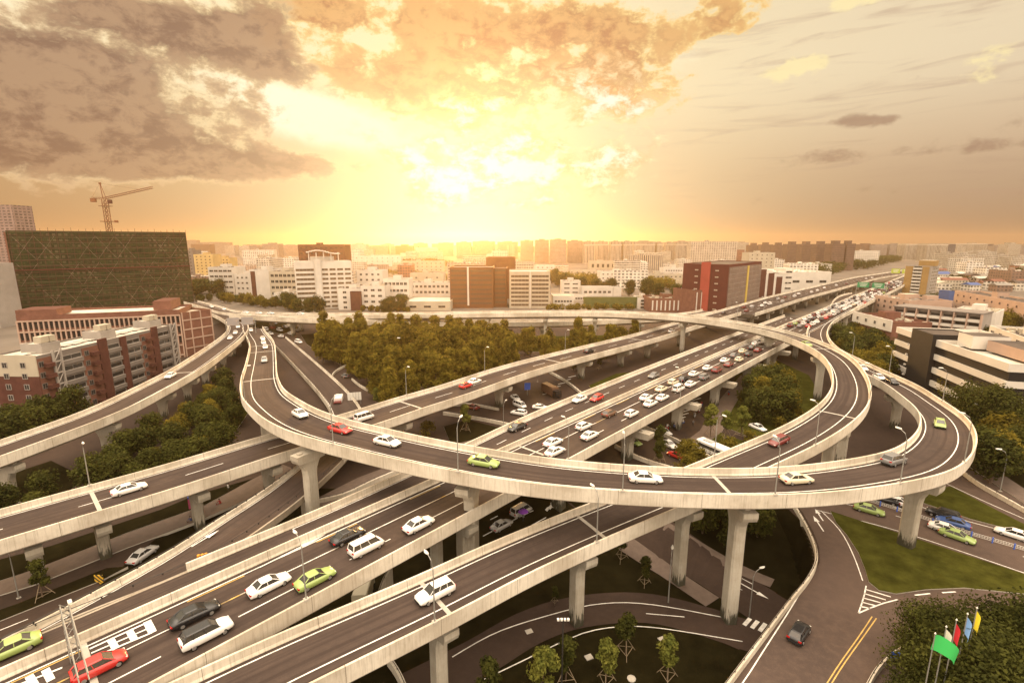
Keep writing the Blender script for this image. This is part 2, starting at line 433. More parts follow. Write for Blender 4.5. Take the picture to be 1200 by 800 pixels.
M_RROAD = asphalt_mat('right_street_asphalt', (.075, .054, .044), uvw=False)
def poly_xy(pts, z=None):
    return [un(a, b, CZ) for a, b in pts]
def patch(name, pts, m, top=.12, world=False, kind='structure', side=None):
    P = [Vector((a, b, 0)) for a, b in pts] if world else poly_xy(pts)
    n = len(P); area = sum(P[i].x * P[(i + 1) % n].y - P[(i + 1) % n].x * P[i].y for i in range(n))
    if area < 0: P = P[::-1]
    vs = [(p.x, p.y, top) for p in P] + [(p.x, p.y, -.3) for p in P]
    fs = [tuple(range(n))] + [(i + n, (i + 1) % n + n, (i + 1) % n, i) for i in range(n)]
    me = new_mesh(name, vs, fs, [m, side or M_JOINT], [0] + [1] * n)
    return tag(link(name, me), kind=kind)
def smooth_px(pts, n=6):
    out = []
    P = [pts[0]] + list(pts) + [pts[-1]]
    for i in range(1, len(P) - 2):
        for k in range(n):
            t = k / n; o = []
            for c in range(len(P[0])):
                a, b, d, e = (P[i + j][c] for j in (-1, 0, 1, 2))
                o.append(.5 * (2 * b + (d - a) * t + (2 * a - 5 * b + 4 * d - e) * t * t + (3 * b - a - 3 * d + e) * t ** 3))
            out.append(tuple(o))
    out.append(tuple(pts[-1])); return out
def ribbon_z(name, path, width, m, off, step=2.0, dash=None, kind='structure', parent=None, flat=None):
    """a strip laid on the street along a list of ground points"""
    P = resample([Vector(p) for p in path], step if not dash else .75); T, S = frames(P)
    vs = []; fs = []; uv = []; s = 0
    for i, p in enumerate(P):
        if i: s += (P[i] - P[i - 1]).length
        for sg in (-1, 1):
            q = p + S[i] * sg * width / 2; z = (g(q.x, q.y) if flat is None else flat)
            vs.append((q.x, q.y, z + off)); uv.append((s, sg * width / 2))
        if i and (not dash or (s % (dash[0] + dash[1])) < dash[0]):
            k = 2 * i; fs.append((k - 2, k - 1, k + 1, k))
    if not fs: return None
    o = link(name, new_mesh(name, vs, fs, m, None, False, uv), parent)
    return tag(o, kind=kind) if kind else o
def resample(P, ds):
    L = [0]
    for a, b in zip(P, P[1:]): L.append(L[-1] + (b - a).length)
    n = max(2, int(L[-1] / ds) + 1); out = []; j = 0
    for i in range(n):
        s = L[-1] * i / (n - 1)
        while j < len(L) - 2 and L[j + 1] < s: j += 1
        t = (s - L[j]) / max(1e-6, L[j + 1] - L[j]); out.append(P[j].lerp(P[j + 1], min(1, t)))
    return out
def frames(P):
    T = []; S = []
    for i in range(len(P)):
        t = P[min(i + 1, len(P) - 1)] - P[max(0, i - 1)]; t.z = 0; t.normalize(); T.append(t); S.append(Vector((t.y, -t.x, 0)))
    return T, S

# ------------------------------------------------------------------ elevated roads
class Deck: pass
DECKS = {}
def sweep(P, S, W, prof, closed, m, name, parent, rng=None, uvmode='len'):
    """prof: list of (offset, share of width, height) across the deck, left to right"""
    i0, i1 = (0, len(P) - 1) if rng is None else (int(rng[0] * (len(P) - 1)), int(rng[1] * (len(P) - 1)))
    vs = []; uv = []; fs = []; s = 0; n = len(prof)
    per = [0]
    for a, b in zip(prof, prof[1:]): per.append(per[-1] + math.hypot(b[0] - a[0] + (b[1] - a[1]) * 8, b[2] - a[2]))
    for i in range(i0, i1 + 1):
        if i > i0: s += (P[i] - P[i - 1]).length
        for k, (a, b, z) in enumerate(prof):
            q = P[i] + S[i] * (a + b * W[i]); vs.append((q.x, q.y, q.z + z)); uv.append((s + i0 * 2.5, per[k]))
    for i in range(i1 - i0):
        for j in range(n if closed else n - 1):
            k = (j + 1) % n; fs.append((i * n + j, (i + 1) * n + j, (i + 1) * n + k, i * n + k))
    if closed: fs += [tuple(range(n)), tuple((i1 - i0) * n + j for j in range(n))[::-1]]
    me = new_mesh(name, vs, fs, m, None, False, uv)
    return link(name, me, parent)

def deck(key, label, edge, side, lines=(), barL=(0, 1), barR=(0, 1), relax=6, group=None, bh=1.1, fascia=.85, rail=(), girder=True, cat='flyover', name='flyover', world=False):
    """edge: (px, py, h_top, width) along one barrier top. side +1: the deck lies to the right of that edge"""
    P0 = []
    for e in edge:
        p = Vector((e[0], e[1], 0)) if world else un(e[0], e[1], e[2])
        P0.append((p.x, p.y, CZ - e[2] - bh, e[3]))
    D = [Vector(p) for p in smooth_px(P0, 8)]
    # resample x y z together with the width
    L = [0]
    for a, b in zip(D, D[1:]): L.append(L[-1] + math.hypot(b[0] - a[0], b[1] - a[1]))
    n = max(3, int(L[-1] / 2.5) + 1); Q = []; j = 0
    for i in range(n):
        s = L[-1] * i / (n - 1)
        while j < len(L) - 2 and L[j + 1] < s: j += 1
        t = (s - L[j]) / max(1e-6, L[j + 1] - L[j]); Q.append(D[j].lerp(D[j + 1], min(1, t)))
    for _ in range(relax):
        Q = [Q[0]] + [(Q[i - 1] + Q[i] * 2 + Q[i + 1]) / 4 for i in range(1, n - 1)] + [Q[-1]]
    E = [Vector(q[:3]) for q in Q]; W = [q[3] for q in Q]; T, S = frames(E)
    if side < 0: E = [e - s_ * w for e, s_, w in zip(E, S, W)]
    d = Deck(); d.P = E; d.W = W; d.T, d.S = T, S; d.key = key
    d.C = [e + s_ * w / 2 for e, s_, w in zip(E, S, W)]
    DECKS[key] = d
    root = thing(name, label, cat, (0, 0, 0), 0, group); d.root = root
    sweep(E, S, W, [(.40, 0, 0), (0, .5, .04), (-.40, 1, 0)], False, M_ROAD, 'road_surface', root)
    F = fascia
    for rng, mir in ((barL, False), (barR, True)):
        for rg in ([] if rng is None else (rng if isinstance(rng[0], tuple) else [rng])):
            pr = [(0, 0, -F), (0, 0, bh), (.24, 0, bh), (.30, 0, .32), (.45, 0, .08), (.45, 0, -.12), (.12, 0, -F)]
            if mir: pr = [(-a, 1, z) for a, b, z in pr][::-1]
            sweep(E, S, W, pr, True, M_CON, 'barrier', root, rg)
    if girder:
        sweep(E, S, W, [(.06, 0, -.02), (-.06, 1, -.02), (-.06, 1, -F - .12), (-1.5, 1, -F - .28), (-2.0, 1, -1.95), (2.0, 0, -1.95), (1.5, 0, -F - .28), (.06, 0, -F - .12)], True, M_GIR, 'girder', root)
    for ln in lines:
        a, b, w, m_ = ln[:4]; dash = ln[4] if len(ln) > 4 else None; rg = ln[5] if len(ln) > 5 else (0, 1)
        i0, i1 = int(rg[0] * (n - 1)), int(rg[1] * (n - 1))
        path = [E[i] + S[i] * (a + b * W[i]) for i in range(i0, i1 + 1)]
        PP = resample(path, 1.0 if dash else 2.5); TT, SS = frames(PP); vs = []; fs = []; s = 0
        for i, p in enumerate(PP):
            if i: s += (PP[i] - PP[i - 1]).length
            for sg in (-1, 1): vs.append(p + SS[i] * sg * w / 2 + Vector((0, 0, .055)))
            if i and (not dash or (s % (dash[0] + dash[1])) < dash[0]): k = 2 * i; fs.append((k - 2, k - 1, k + 1, k))
        if fs: link('lane_line', new_mesh('lane_line', vs, fs, m_), root)
    for sd_ in rail:
        q = MB()
        for i in range(n):
            o_ = E[i] + S[i] * (.12 if sd_ < 0 else W[i] - .12)
            if i % 1 == 0: q.box((o_.x, o_.y, o_.z + bh + .13), (.12, .12, .26), math.atan2(T[i].y, T[i].x))
            if i: pass
        q.tube([E[i] + S[i] * (.12 if sd_ < 0 else W[i] - .12) + Vector((0, 0, bh + .26)) for i in range(n)], .05, 4)
        q.build('guard_rail', M_DARKM, root)
    return d

def strip_across(d, i, m=None, w=.55, name='expansion_joint', pad=.45):
    p, s, t, W = d.P[i], d.S[i], d.T[i], d.W[i]; z = Vector((0, 0, .052))
    a = p + s * pad; b = p + s * (W - pad); mi = p + s * W / 2 + Vector((0, 0, .04))
    vs = []
    for q in (a, mi, b): vs += [q - t * w / 2 + z, q + t * w / 2 + z]
    return link(name, new_mesh(name, vs, [(0, 2, 3, 1), (2, 4, 5, 3)], m or M_JOINT), d.root)

def near_index(d, px, py, dz=-1.6):
    return min(range(len(d.C)), key=lambda i: (lambda q: (q[0] - px) ** 2 + (q[1] - py) ** 2)(proj(d.C[i] + Vector((0, 0, dz)))))

def pier(d, i, kind='single', lat=0.0, colw=1.9, cold=1.5, capw=None):
    """kind single: one column under the middle with a hammerhead; edge: columns under both sides"""
    c = d.C[i] + d.S[i] * lat; W = d.W[i]; t = d.T[i]; s = d.S[i]; ang = math.atan2(s.y, s.x)
    zt = c.z - 1.95; gz = g(c.x, c.y)
    capw = capw or W * .78
    def rect(cx, w, dp, z, ch=.22):
        hx, hy = w / 2, dp / 2
        return [Vector((cx + a, b, z)) for a, b in ((-hx + ch, -hy), (hx - ch, -hy), (hx, -hy + ch), (hx, hy - ch), (hx - ch, hy), (-hx + ch, hy), (-hx, hy - ch), (-hx, -hy + ch))]
    q = MB(); H = zt - gz
    xs = [0.0] if kind == 'single' else [-W * .27, W * .27]
    for x in xs:
        rings = [rect(x, colw, cold, -.6), rect(x, colw, cold, max(.5, H - 4.2))]
        if kind == 'single':
            rings += [rect(x, colw * 1.12, cold, H - 3.2), rect(x, colw * 1.5, cold, H - 2.3), rect(x, colw * 1.9, cold * 1.02, H - 1.65)]
        else: rings += [rect(x, colw, cold, H - 1.5)]
        if kind != 'single' and x == xs[0]:
            q.loft(rings); q.build('pier', M_PIER, d.root, (c.x, c.y, gz), ang); q = MB()
        else: q.loft(rings)
    po = q.build('pier', M_PIER, d.root, (c.x, c.y, gz), ang)
    k = MB(); e = capw / 2; D_ = cold * 1.22 / 2
    prof = [(-e, -.95), (-e + .25, -1.55), (-e * .35, -1.72), (e * .35, -1.72), (e - .25, -1.55), (e, -.95), (e, -.18), (-e, -.18)]
    k.loft([[Vector((a, y, z + H)) for a, z in prof] for y in (-D_, D_)])
    for x in (-e * .6, e * .6): k.box((x, 0, H - .09), (.7, .7, .22))
    k.build('pier_cap', M_PIER, po)
    return po
def piers(d, lst, **kw):
    for px, py in lst: pier(d, near_index(d, px, py), **kw)
def piers_every(d, s0, s1, gap, skip=None, **kw):
    s = 0; nxt = s0
    for i in range(1, len(d.C)):
        s += (d.C[i] - d.C[i - 1]).length
        if s >= nxt and s <= s1:
            nxt += gap
            c = d.C[i]
            if c.z - 1.95 - g(c.x, c.y) > 3 and not (skip and skip(c)): pier(d, i, **kw)


R1E = [(284, 384, 40.4, 8.8), (286, 390, 40.2, 8.8), (292, 402, 39.6, 9), (287.5, 425, 38, 9), (282, 442, 36, 9), (281, 460, 34, 9), (286, 470, 33, 9.1), (296, 480, 32.1, 9.2), (307, 490, 31.5, 9.3), (325, 500, 31.1, 9.3), (350, 510, 31, 9.2), (400, 522, 31, 9), (450, 535, 31, 8.9), (500, 545, 31.1, 8.8), (538, 553, 31.2, 8.8), (598, 563, 31.4, 8.7), (650, 570, 31.6, 8.5), (700, 573, 31.8, 8.3), (755, 577, 32, 8.1), (800, 578, 32.1, 7.9), (850, 580, 32.2, 7.9), (905, 580, 32.4, 7.95), (975, 577, 32.6, 8), (1050, 567, 32.8, 8.1), (1110, 555, 33, 8.3), (1130, 545, 33.1, 8.3), (1145, 525, 33.5, 8.2), (1146, 510, 34, 8.1), (1140, 495, 34.5, 8), (1125, 481, 35, 7.8), (1105, 469, 35.5, 7.6), (1075, 450, 36, 7.6), (1040, 435, 36.4, 7.6), (1010, 421, 36.5, 7.6), (982, 407, 36.5, 7.6), (970, 390, 36.4, 7.5), (977, 376, 36.2, 7.2), (1000, 362, 36.1, 6.5), (1013, 354, 36.1, 4), (1022, 348, 36.1, 1.6)]
dR1 = deck('R1', 'high curving flyover sweeping across the front with taxis and white cars on it', R1E, -1,
           lines=[(1.0, 0, .16, M_WHITE), (-2.4, 1, .16, M_WHITE)], relax=8, barL=(0, .86))

BE = [(215, 353, 42.6, 9), (240, 360, 41.8, 9), (262, 366, 41, 9), (325, 368.5, 39, 9), (400, 369, 37, 8.5), (450, 368.5, 35.5, 8.3), (525, 367.5, 33.5, 8), (600, 366.5, 32.5, 8), (700, 366, 31.6, 7.8), (775, 369, 31.3, 7.6), (800, 371, 31.2, 7.6), (850, 377.5, 31.2, 7.6), (900, 387.5, 31.2, 7.5), (937, 400, 31.3, 7.4), (962, 414, 31.5, 7.3), (972, 427, 31.6, 7.3), (976, 442, 31.8, 7.4), (972, 460, 32.1, 7.5), (955, 477, 32.6, 7.6), (925, 495, 33.3, 7.7), (900, 507, 34, 7.8), (850, 527, 35.3, 8), (805, 546, 36.5, 8.1), (740, 570, 37.9, 8.2), (682, 592, 38.8, 8.2), (640, 608, 39.2, 8.2), (561, 640, 39.7, 8.2), (500, 669, 39.8, 8.2), (450, 690, 39.6, 8.2), (375, 720, 39.3, 8.2), (300, 752, 39.1, 8.2), (200, 797, 39.0, 8.2), (120, 836, 39.0, 8.2)]
dB = deck('B', 'inner loop flyover curving round at the back and dropping to the bottom edge', BE, -1,
          lines=[(-1.0, 1, .16, M_WHITE), (2.5, 0, .16, M_WHITE)], relax=8)

# the straight expressway: median line from the lower left to the far right
MD = Vector((.6820, .7313, 0)); MN = Vector((-.7313, .6820, 0)); M0 = Vector((-23.0, 65.3, 0))
def mpt(t, off=0.0): return M0 + MD * t + MN * off
HC = [(-120, 38.9), (-40, 38.6), (0, 38.1), (30, 37.8), (60, 37.4), (110, 36.8), (160, 36.4), (230, 36.2), (340, 36), (700, 36), (1400, 37)]
TC = [-95, -70, -45, -20, 0, 25, 50, 80, 110, 150, 190, 230, 280, 340, 420, 520, 650, 800, 1000]
def cw(t): return interp([(-95, 12.3), (200, 12.3), (290, 13.5), (420, 14.5), (1000, 15)], t)
dC = deck('C', 'straight expressway carriageway packed with queueing cars, beside the concrete median', [(mpt(t).x, mpt(t).y, interp(HC, t), cw(t)) for t in TC], 1, world=True, relax=2,
          barR=((0, .255), (.335, 1)), lines=[(1.15, 0, .18, M_WHITE), (1.45, 0, .16, M_YELLOW, (6, 9), (0, .2)), (4.6, 0, .16, M_WHITE), (4.62, 0, .2, M_YELLOW, (5, 10), (0, .15)), (8.1, 0, .16, M_WHITE, (6, 7)), (-1.0, 1, .16, M_WHITE)])
def c2w(t): return interp([(-95, 4.8), (0, 4.8), (15, 5.4), (35, 7.2), (60, 8.6), (190, 8.6), (220, 8.6)], t)
dC2 = deck('C2', 'quieter opposite carriageway of the expressway, left of the concrete median', [(mpt(t).x, mpt(t).y, interp(HC, t), c2w(t)) for t in TC[:-8] + [245]], -1, world=True, relax=2,
           barR=None, barL=(.225, 1), rail=(), lines=[(-.7, 1, .16, M_WHITE), (3.6, 0, .14, M_WHITE, (3, 5), (.36, 1)), (.7, 0, .16, M_WHITE, None, (.26, 1))])

SE = [(0, 750, 38.9, .3), (60, 720, 38.7, .7), (102, 697, 38.7, 1.8), (150, 671, 38.9, 4.0), (200, 645, 39.4, 6.2), (228, 626, 39.9, 7), (255, 607, 40.4, 7.3), (297, 582, 41.4, 7.3), (332, 557, 42.5, 7.3), (365, 530, 43.7, 7.5), (386, 506, 44.6, 7.8), (389, 486, 45.3, 8), (377, 463, 45.8, 8), (352, 435, 46.2, 8.2), (325, 407, 46.5, 8.2), (314, 396, 46.6, 8.2)]
dS = deck('S', 'low slip ramp climbing from the street to join the expressway at the left', SE, 1,
          lines=[(.7, 0, .14, M_WHITE)], barR=(.25, 1), bh=.85, fascia=.7, relax=5, rail=(-1, 1), girder=False)
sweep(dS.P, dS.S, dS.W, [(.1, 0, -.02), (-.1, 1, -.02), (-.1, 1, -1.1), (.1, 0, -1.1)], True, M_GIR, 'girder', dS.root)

DE = [(-60, 612, 38, 11), (0, 596, 38, 11), (100, 569, 38, 11.2), (200, 542, 38, 11.2), (300, 512, 38, 11.2), (397, 486, 38, 11.3), (472, 463, 38, 11.3), (510, 453, 38, 11.2), (600, 425, 38, 11.2), (715, 397.5, 38, 11.2), (750, 389, 38, 11.2), (795, 376, 38, 11.4), (843, 363, 38, 12)]
dD = deck('D', 'long straight flyover crossing under the loops with a lamp-lined barrier', DE, 1,
          lines=[(.9, 0, .16, M_WHITE), (5.0, 0, .15, M_WHITE, (6, 8)), (-1.5, 1, .16, M_WHITE), (-1.25, 1, .12, M_YELLOW)], relax=8)
DE2 = [(843, 363, 38, 19), (870, 355.5, 38, 20), (905, 346, 38, 20.5), (950, 336, 38, 20.5), (1000, 324.8, 38, 20.5), (1030, 320.3, 37.6, 20.5), (1048, 317.6, 37.3, 20.5), (1062, 315.6, 37, 20.5)]
dD2 = deck('D2', 'wide far flyover with moving cars running beside the red office block', DE2, 1,
          lines=[(.9, 0, .18, M_WHITE), (5, 0, .16, M_WHITE, (6, 8)), (8.8, 0, .16, M_WHITE, (6, 8)), (12.4, 0, .16, M_WHITE, (6, 8)), (-1.2, 1, .18, M_WHITE)], relax=4)
FE = [(-150, 262), (-110, 249), (-60, 239), (-20, 236.5), (20, 238), (55, 245), (85, 256), (108, 272), (116, 281)]
dF = deck('F', 'lower flyover behind the loop running level above the park trees', [(a, b, 38, 8) for a, b in FE], -1, world=True, lines=[(1, 0, .16, M_WHITE), (-1, 1, .16, M_WHITE)], relax=3)

EE = [(-60, 535, 38, 8.8), (0, 515, 38, 8.8), (50, 498, 38, 8.8), (100, 480, 38, 8.8), (150, 457, 38, 8.8), (200, 432, 38.1, 8.8), (240, 407, 38.8, 8.8), (258, 394.5, 39.4, 8.8), (266, 386, 39.8, 8.8), (265, 377, 40.4, 9), (250, 368, 41.5, 9), (228, 360, 42.6, 9)]
dE = deck('E', 'curved flyover at the left passing in front of the grey apartment block', EE, 1,
          lines=[(.9, 0, .16, M_WHITE), (-2.4, 1, .16, M_WHITE)], relax=6, barR=(0, .74))
# ramp leaving the wide flyover and joining the jam
KE = [(998, 342.5, 37.2, 7), (985, 345.5, 36.9, 7), (977, 351, 36.6, 7), (972, 358, 36.4, 7), (950, 368, 36.3, 6.5), (925, 378, 36.3, 5), (905, 386, 36.3, 3)]
dK = deck('K', 'short bent slip ramp joining the left side of the traffic jam', KE, -1, lines=[(.8, 0, .14, M_WHITE)], relax=3, barL=(0, .5))

# piers, each under the place where the photograph shows one
piers(dR1, [(380, 531)], colw=2.0, cold=1.6, lat=3.5, capw=5.4)
piers(dR1, [(554, 578), (872, 603), (1088, 578), (300, 470)], colw=2.1, cold=1.7)
for a, b in ((286, 440), (1120, 500), (1062, 452), (1010, 428)): pier(dR1, near_index(dR1, a, b))
piers(dB, [(516, 738), (692, 660), (806, 605), (985, 512), (957, 428), (903, 398), (802, 376), (700, 374), (637, 375), (570, 374), (487, 375), (975, 470)], cold=1.6)
piers_every(dB, 12, 175, 24)
def over_C(c): return False
for t in (-38, -14, 12, 38, 62, 88, 112, 140, 168, 196, 226, 258, 292, 330, 370, 420, 480, 550, 640):
    i = min(range(len(dC.C)), key=lambda k: (dC.P[k] - mpt(t)).to_2d().length)
    c = dC.C[i]
    if t in (38, 62, 88, 112, 140, 168): pier(dC, i, lat=2.2, capw=11.5, colw=2.3, cold=1.9)
    else: pier(dC, i, kind='edge', capw=11.5)
for t in (40, 66, 92, 118, 146, 172, 200):
    i = min(range(len(dC2.C)), key=lambda k: (dC2.C[k] - mpt(t, 4)).to_2d().length); pier(dC2, i, capw=6.5, colw=1.5)
piers(dD, [(125, 622), (325, 560), (470, 505), (586, 456), (681, 428), (729, 416), (760, 405), (800, 395)], kind='single', colw=2.2)
piers(dD, [(30, 640), (230, 585)])
piers_every(dD2, 8, 400, 30, kind='edge', capw=17)
piers_every(dF, 10, 330, 26)
piers(dE, [(12, 548), (117, 498), (192, 462), (222, 448), (243, 432), (262, 414), (272, 402)])
for t in (20, 26, 32): pass
for d, l in ((dR1, ((320, 445), (350, 395), (845, 565), (985, 425), (300, 412))), (dD, ((110, 585), (480, 475), (750, 398), (650, 425))), (dC, ((75, 760), (640, 540), (890, 402))), (dE, ((215, 433), (285, 395))), (dD2, ((905, 352),)), (dB, ((520, 705), (700, 612), (985, 490), (960, 410), (880, 382)))):
    for a, b in l: strip_across(d, near_index(d, a, b, 0))

# ------------------------------------------------------------------ street level
def island(pts, label_kind='lawn', m=None, top=.13):
    return patch(label_kind, pts, m or M_GRASS, top)
island([(973, 599), (1010, 611), (1060, 627), (1130, 650), (1210, 676), (1210, 697), (1170, 693), (1130, 689), (1085, 691), (1050, 696), (1030, 692), (1018, 682), (1014, 668), (1006, 648), (993, 628), (980, 613)])
island([(1062, 583), (1090, 575), (1114, 570), (1160, 594), (1215, 622), (1215, 629), (1170, 617), (1136, 608), (1095, 594)])
island([(1160, 545), (1215, 548), (1300, 600), (1300, 680), (1215, 600)], m=M_GRASS2)
patch('pavement', [(1134, 546), (1152, 541), (1215, 583), (1300, 640), (1300, 655), (1215, 600)], M_PAVE, .17)
island([(862, 440), (905, 420), (948, 440), (965, 470), (948, 500), (905, 512), (872, 510), (850, 500), (856, 470)], m=M_GRASS)
island([(818, 516), (842, 506), (905, 530), (880, 545), (850, 543)], m=M_GRASS)
island([(520, 500), (548, 492), (600, 505), (598, 512), (560, 520), (528, 520)], m=M_GRASS2)
island([(690, 452), (722, 438), (760, 434), (775, 440), (722, 458), (700, 464)], m=M_GRASS)
island([(600, 395), (760, 392), (735, 410), (690, 414), (615, 412)], m=M_GRASS)
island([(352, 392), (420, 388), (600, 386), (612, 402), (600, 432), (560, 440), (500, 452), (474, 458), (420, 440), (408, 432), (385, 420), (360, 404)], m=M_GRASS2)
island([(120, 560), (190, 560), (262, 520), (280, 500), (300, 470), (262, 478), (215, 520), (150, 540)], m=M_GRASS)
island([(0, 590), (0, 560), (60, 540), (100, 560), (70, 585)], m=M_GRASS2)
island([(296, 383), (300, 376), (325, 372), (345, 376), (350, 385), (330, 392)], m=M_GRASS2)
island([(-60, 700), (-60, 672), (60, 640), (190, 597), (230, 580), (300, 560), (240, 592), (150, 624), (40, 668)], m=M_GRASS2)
patch('pavement', [(-60, 716), (-60, 702), (40, 668), (150, 625), (240, 593), (296, 562), (332, 545), (350, 552), (320, 572), (262, 598), (230, 612), (150, 642), (40, 686)], M_PAVE, .17)
patch('median_strip', [(-60, 752), (-60, 736), (20, 708), (90, 680), (125, 666), (150, 664), (120, 680), (60, 704)], M_GRASS2, .13)
patch('pavement', [(360, 590), (420, 560), (500, 530), (560, 514), (575, 520), (480, 548), (420, 575), (372, 600)], M_PAVE, .17)
patch('pavement', [(800, 520), (820, 505), (842, 470), (868, 440), (880, 442), (858, 480), (846, 506), (815, 530)], M_PAVE, .17)
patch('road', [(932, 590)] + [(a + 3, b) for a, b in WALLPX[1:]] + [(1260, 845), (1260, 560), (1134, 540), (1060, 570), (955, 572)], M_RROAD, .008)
ribbon_z('street', [un(a, b, CZ + 6.32) for a, b in [(868, 692), (905, 716), (960, 752)]], 8.6, M_GROUND_ROAD, 0, flat=-6.32)
ribbon_z('street', [un(a, b, CZ + 6.3) for a, b in [(858, 738), (880, 744), (940, 762)]], 6.4, M_GROUND_ROAD, 0, flat=-6.335)
# kerbs and lines on the right hand streets
def gline(px, w, m=M_WHITE, off=.012, dash=None, name='lane_marking', smooth=True, kind='structure'):
    pts = smooth_px(px, 6) if smooth and len(px) > 2 else px
    return ribbon_z(name, [G(a, b) for a, b in pts], w, m, off, dash=dash, kind=kind)
gline([(955, 584), (1060, 590), (1136, 611), (1215, 632)], .15)
gline([(955, 597), (1060, 624), (1215, 676)], .15)
gline([(990, 590), (1060, 607), (1215, 657)], .14, dash=(3, 5))
gline([(990, 584), (1060, 597), (1215, 639)], .14, dash=(3, 5))
gline([(1108, 566), (1160, 590), (1215, 614)], .14)
gline([(952, 838), (984, 785), (1010, 748), (1027, 724)], .13, M_YELLOW)
gline([(946, 838), (980, 783), (1006, 746), (1022, 722)], .13, M_YELLOW)
gline([(978, 700), (974, 720)], .0001) if False else None
gline([(1015, 686), (1012, 700), (1006, 718)], .16)
gline([(1006, 718), (1030, 708), (1052, 702)], .18)
for k in range(5):
    t = k / 5; gline([(1014 - 1.5 * k, 690 + 5 * k), (1044 - 6 * k, 699 + 3.4 * k)], .22, smooth=False)
gline([(1072, 697), (1090, 695)], .2, smooth=False); gline([(1104, 694), (1120, 693)], .2, smooth=False)
gline([(962, 598), (985, 622), (1000, 650), (1011, 680)], .14)
gline([(946, 680), (925, 715), (896, 760), (870, 800), (840, 838)], .14)
# painted arrows
def arrow(px, py, dx, dy, L=4.5, m=M_WHITE, z=None, deckz=None, turn=0):
    c = G(px, py) if z is None else un(px, py, CZ - z)
    c2 = G(px + dx, py + dy) if z is None else un(px + dx, py + dy, CZ - z)
    t = (c2 - c).normalized(); s = Vector((t.y, -t.x, 0)); q = []
    pts = [(-L / 2, -.1), (L * .12, -.1), (L * .12, -.42), (L / 2, 0), (L * .12, .42), (L * .12, .1), (-L / 2, .1)]
    vs = [c + t * a + s * b + Vector((0, 0, .02 if z is None else .008)) for a, b in pts]
    tag(link('lane_arrow', new_mesh('lane_arrow', vs, [tuple(range(7))], m)), kind='structure')
arrow(959, 613, -6, -9, 5); arrow(960, 603, -4, -6, 4)
# sunken street crossing the lawn
LOW = [(735, 606), (790, 642), (850, 680), (890, 706)]
ribbon_z('street', [G(a, b) for a, b in smooth_px([(640, 548), (690, 580)] + LOW)], 8.6, M_GROUND_ROAD, .06)
ribbon_z('footway', [G(a, b) for a, b in smooth_px([(728, 634), (790, 676), (835, 706)])], 3.4, M_PAVE, .16)
ribbon_z('footway', [G(a, b) for a, b in smooth_px([(778, 618), (850, 660), (905, 684)])], 2.6, M_PAVE, .16)
gline([(762, 607), (800, 636), (850, 667), (900, 694)], .14, off=.075)
gline([(762, 617), (800, 648), (850, 680), (892, 704)], .14, off=.075)
gline([(758, 628), (800, 664), (850, 700)], .14, off=.075) if False else None
ribbon_z('street', [G(a, b) for a, b in smooth_px([(480, 812), (560, 770), (620, 735), (680, 716), (760, 712), (840, 732), (872, 744)])], 6.4, M_GROUND_ROAD, .08)
gline([(530, 770), (580, 742), (640, 722), (700, 708), (760, 708), (850, 724)], .16, off=.1)
gline([(560, 800), (610, 776), (660, 752), (700, 738), (760, 735), (870, 752)], .16, off=.14)
gline([(757, 719), (802, 723)], .14, off=.1, smooth=False)
for k in range(3): gline([(872 + 9 * k, 733 + 3.5 * k), (879 + 9 * k, 725 + 3.0 * k)], .55, off=.14, smooth=False)
arrow(884, 692, 9, 5, 4.5, z=-6.3)
# streets under the left part
gline([(0, 738), (40, 722), (73, 707)], .14, dash=(3, 4), smooth=False)
gline([(-30, 728), (60, 696), (130, 668), (170, 652)], .14, smooth=False)
gline([(0, 686 + 30), (80, 690)], .14, smooth=False) if False else None
for k in range(2): gline([(272 + 5 * k, 589 + .5 * k), (282 + 5 * k, 581 + .5 * k)], .5, smooth=False)
# zebra crossings at the junction under the expressway
for k in range(8): gline([(786 + 3.6 * k, 500 - 4.4 * k), (796 + 3.6 * k, 497 - 4.4 * k)], .5, smooth=False)
for k in range(6): gline([(640 + 3.5 * k, 598 - 2 * k), (648 + 3.5 * k, 588 - 2 * k)], .5, smooth=False)
for k in range(6): gline([(636 + 6 * k, 462 - 4 * k), (645 + 6 * k, 460 - 4 * k)], .4, smooth=False)
gline([(560, 650), (600, 628), (640, 606)], .14, smooth=False, off=.03)
gline([(566, 628), (600, 610), (625, 598)], .14, smooth=False, off=.03)
gline([(548, 622), (590, 601), (615, 586)], .14, smooth=False, dash=(2, 3), off=.03)
# junction road at centre, coming from under the long flyover
gline([(700, 545), (740, 560), (790, 568)], .14, smooth=False, dash=(3, 3), off=.03)
gline([(415, 470), (395, 450), (350, 412)], .14, off=.02)

# retaining wall beside the curved street on the right, with its barrier
def wall_px(name, label, pts, h, thick, m=None, base=None, cat='wall', rail=True):
    P = [un(a, b, CZ - h) for a, b in smooth_px(pts, 8)]; P = resample(P, 1.2); T, S = frames(P)
    root = thing(name, label, cat)
    vs = []; uv = []; fs = []; s = 0
    for i, p in enumerate(P):
        if i: s += (P[i] - P[i - 1]).length
        b = (g(p.x, p.y) - .3) if base is None else base
        for o_, z in ((0, b), (0, h), (thick, h), (thick, b)):
            q = p + S[i] * o_; vs.append((q.x, q.y, z)); uv.append((s, z + o_))
        if i:
            k = 4 * i; fs += [(k - 4, k - 3, k + 1, k), (k - 3, k - 2, k + 2, k + 1), (k - 2, k - 1, k + 3, k + 2)]
    link('panel', new_mesh('panel', vs, fs, M_CON, None, False, uv), root)
    if rail:
        q = MB()
        q.tube([p + S[i] * thick / 2 + Vector((0, 0, .28)) for i, p in enumerate(P)], .05, 4)
        for i in range(0, len(P), 2):
            c = P[i] + S[i] * thick / 2; q.box((c.x, c.y, c.z + .14), (.08, .08, .28))
        q.build('top_rail', M_DARKM, root)
    return root
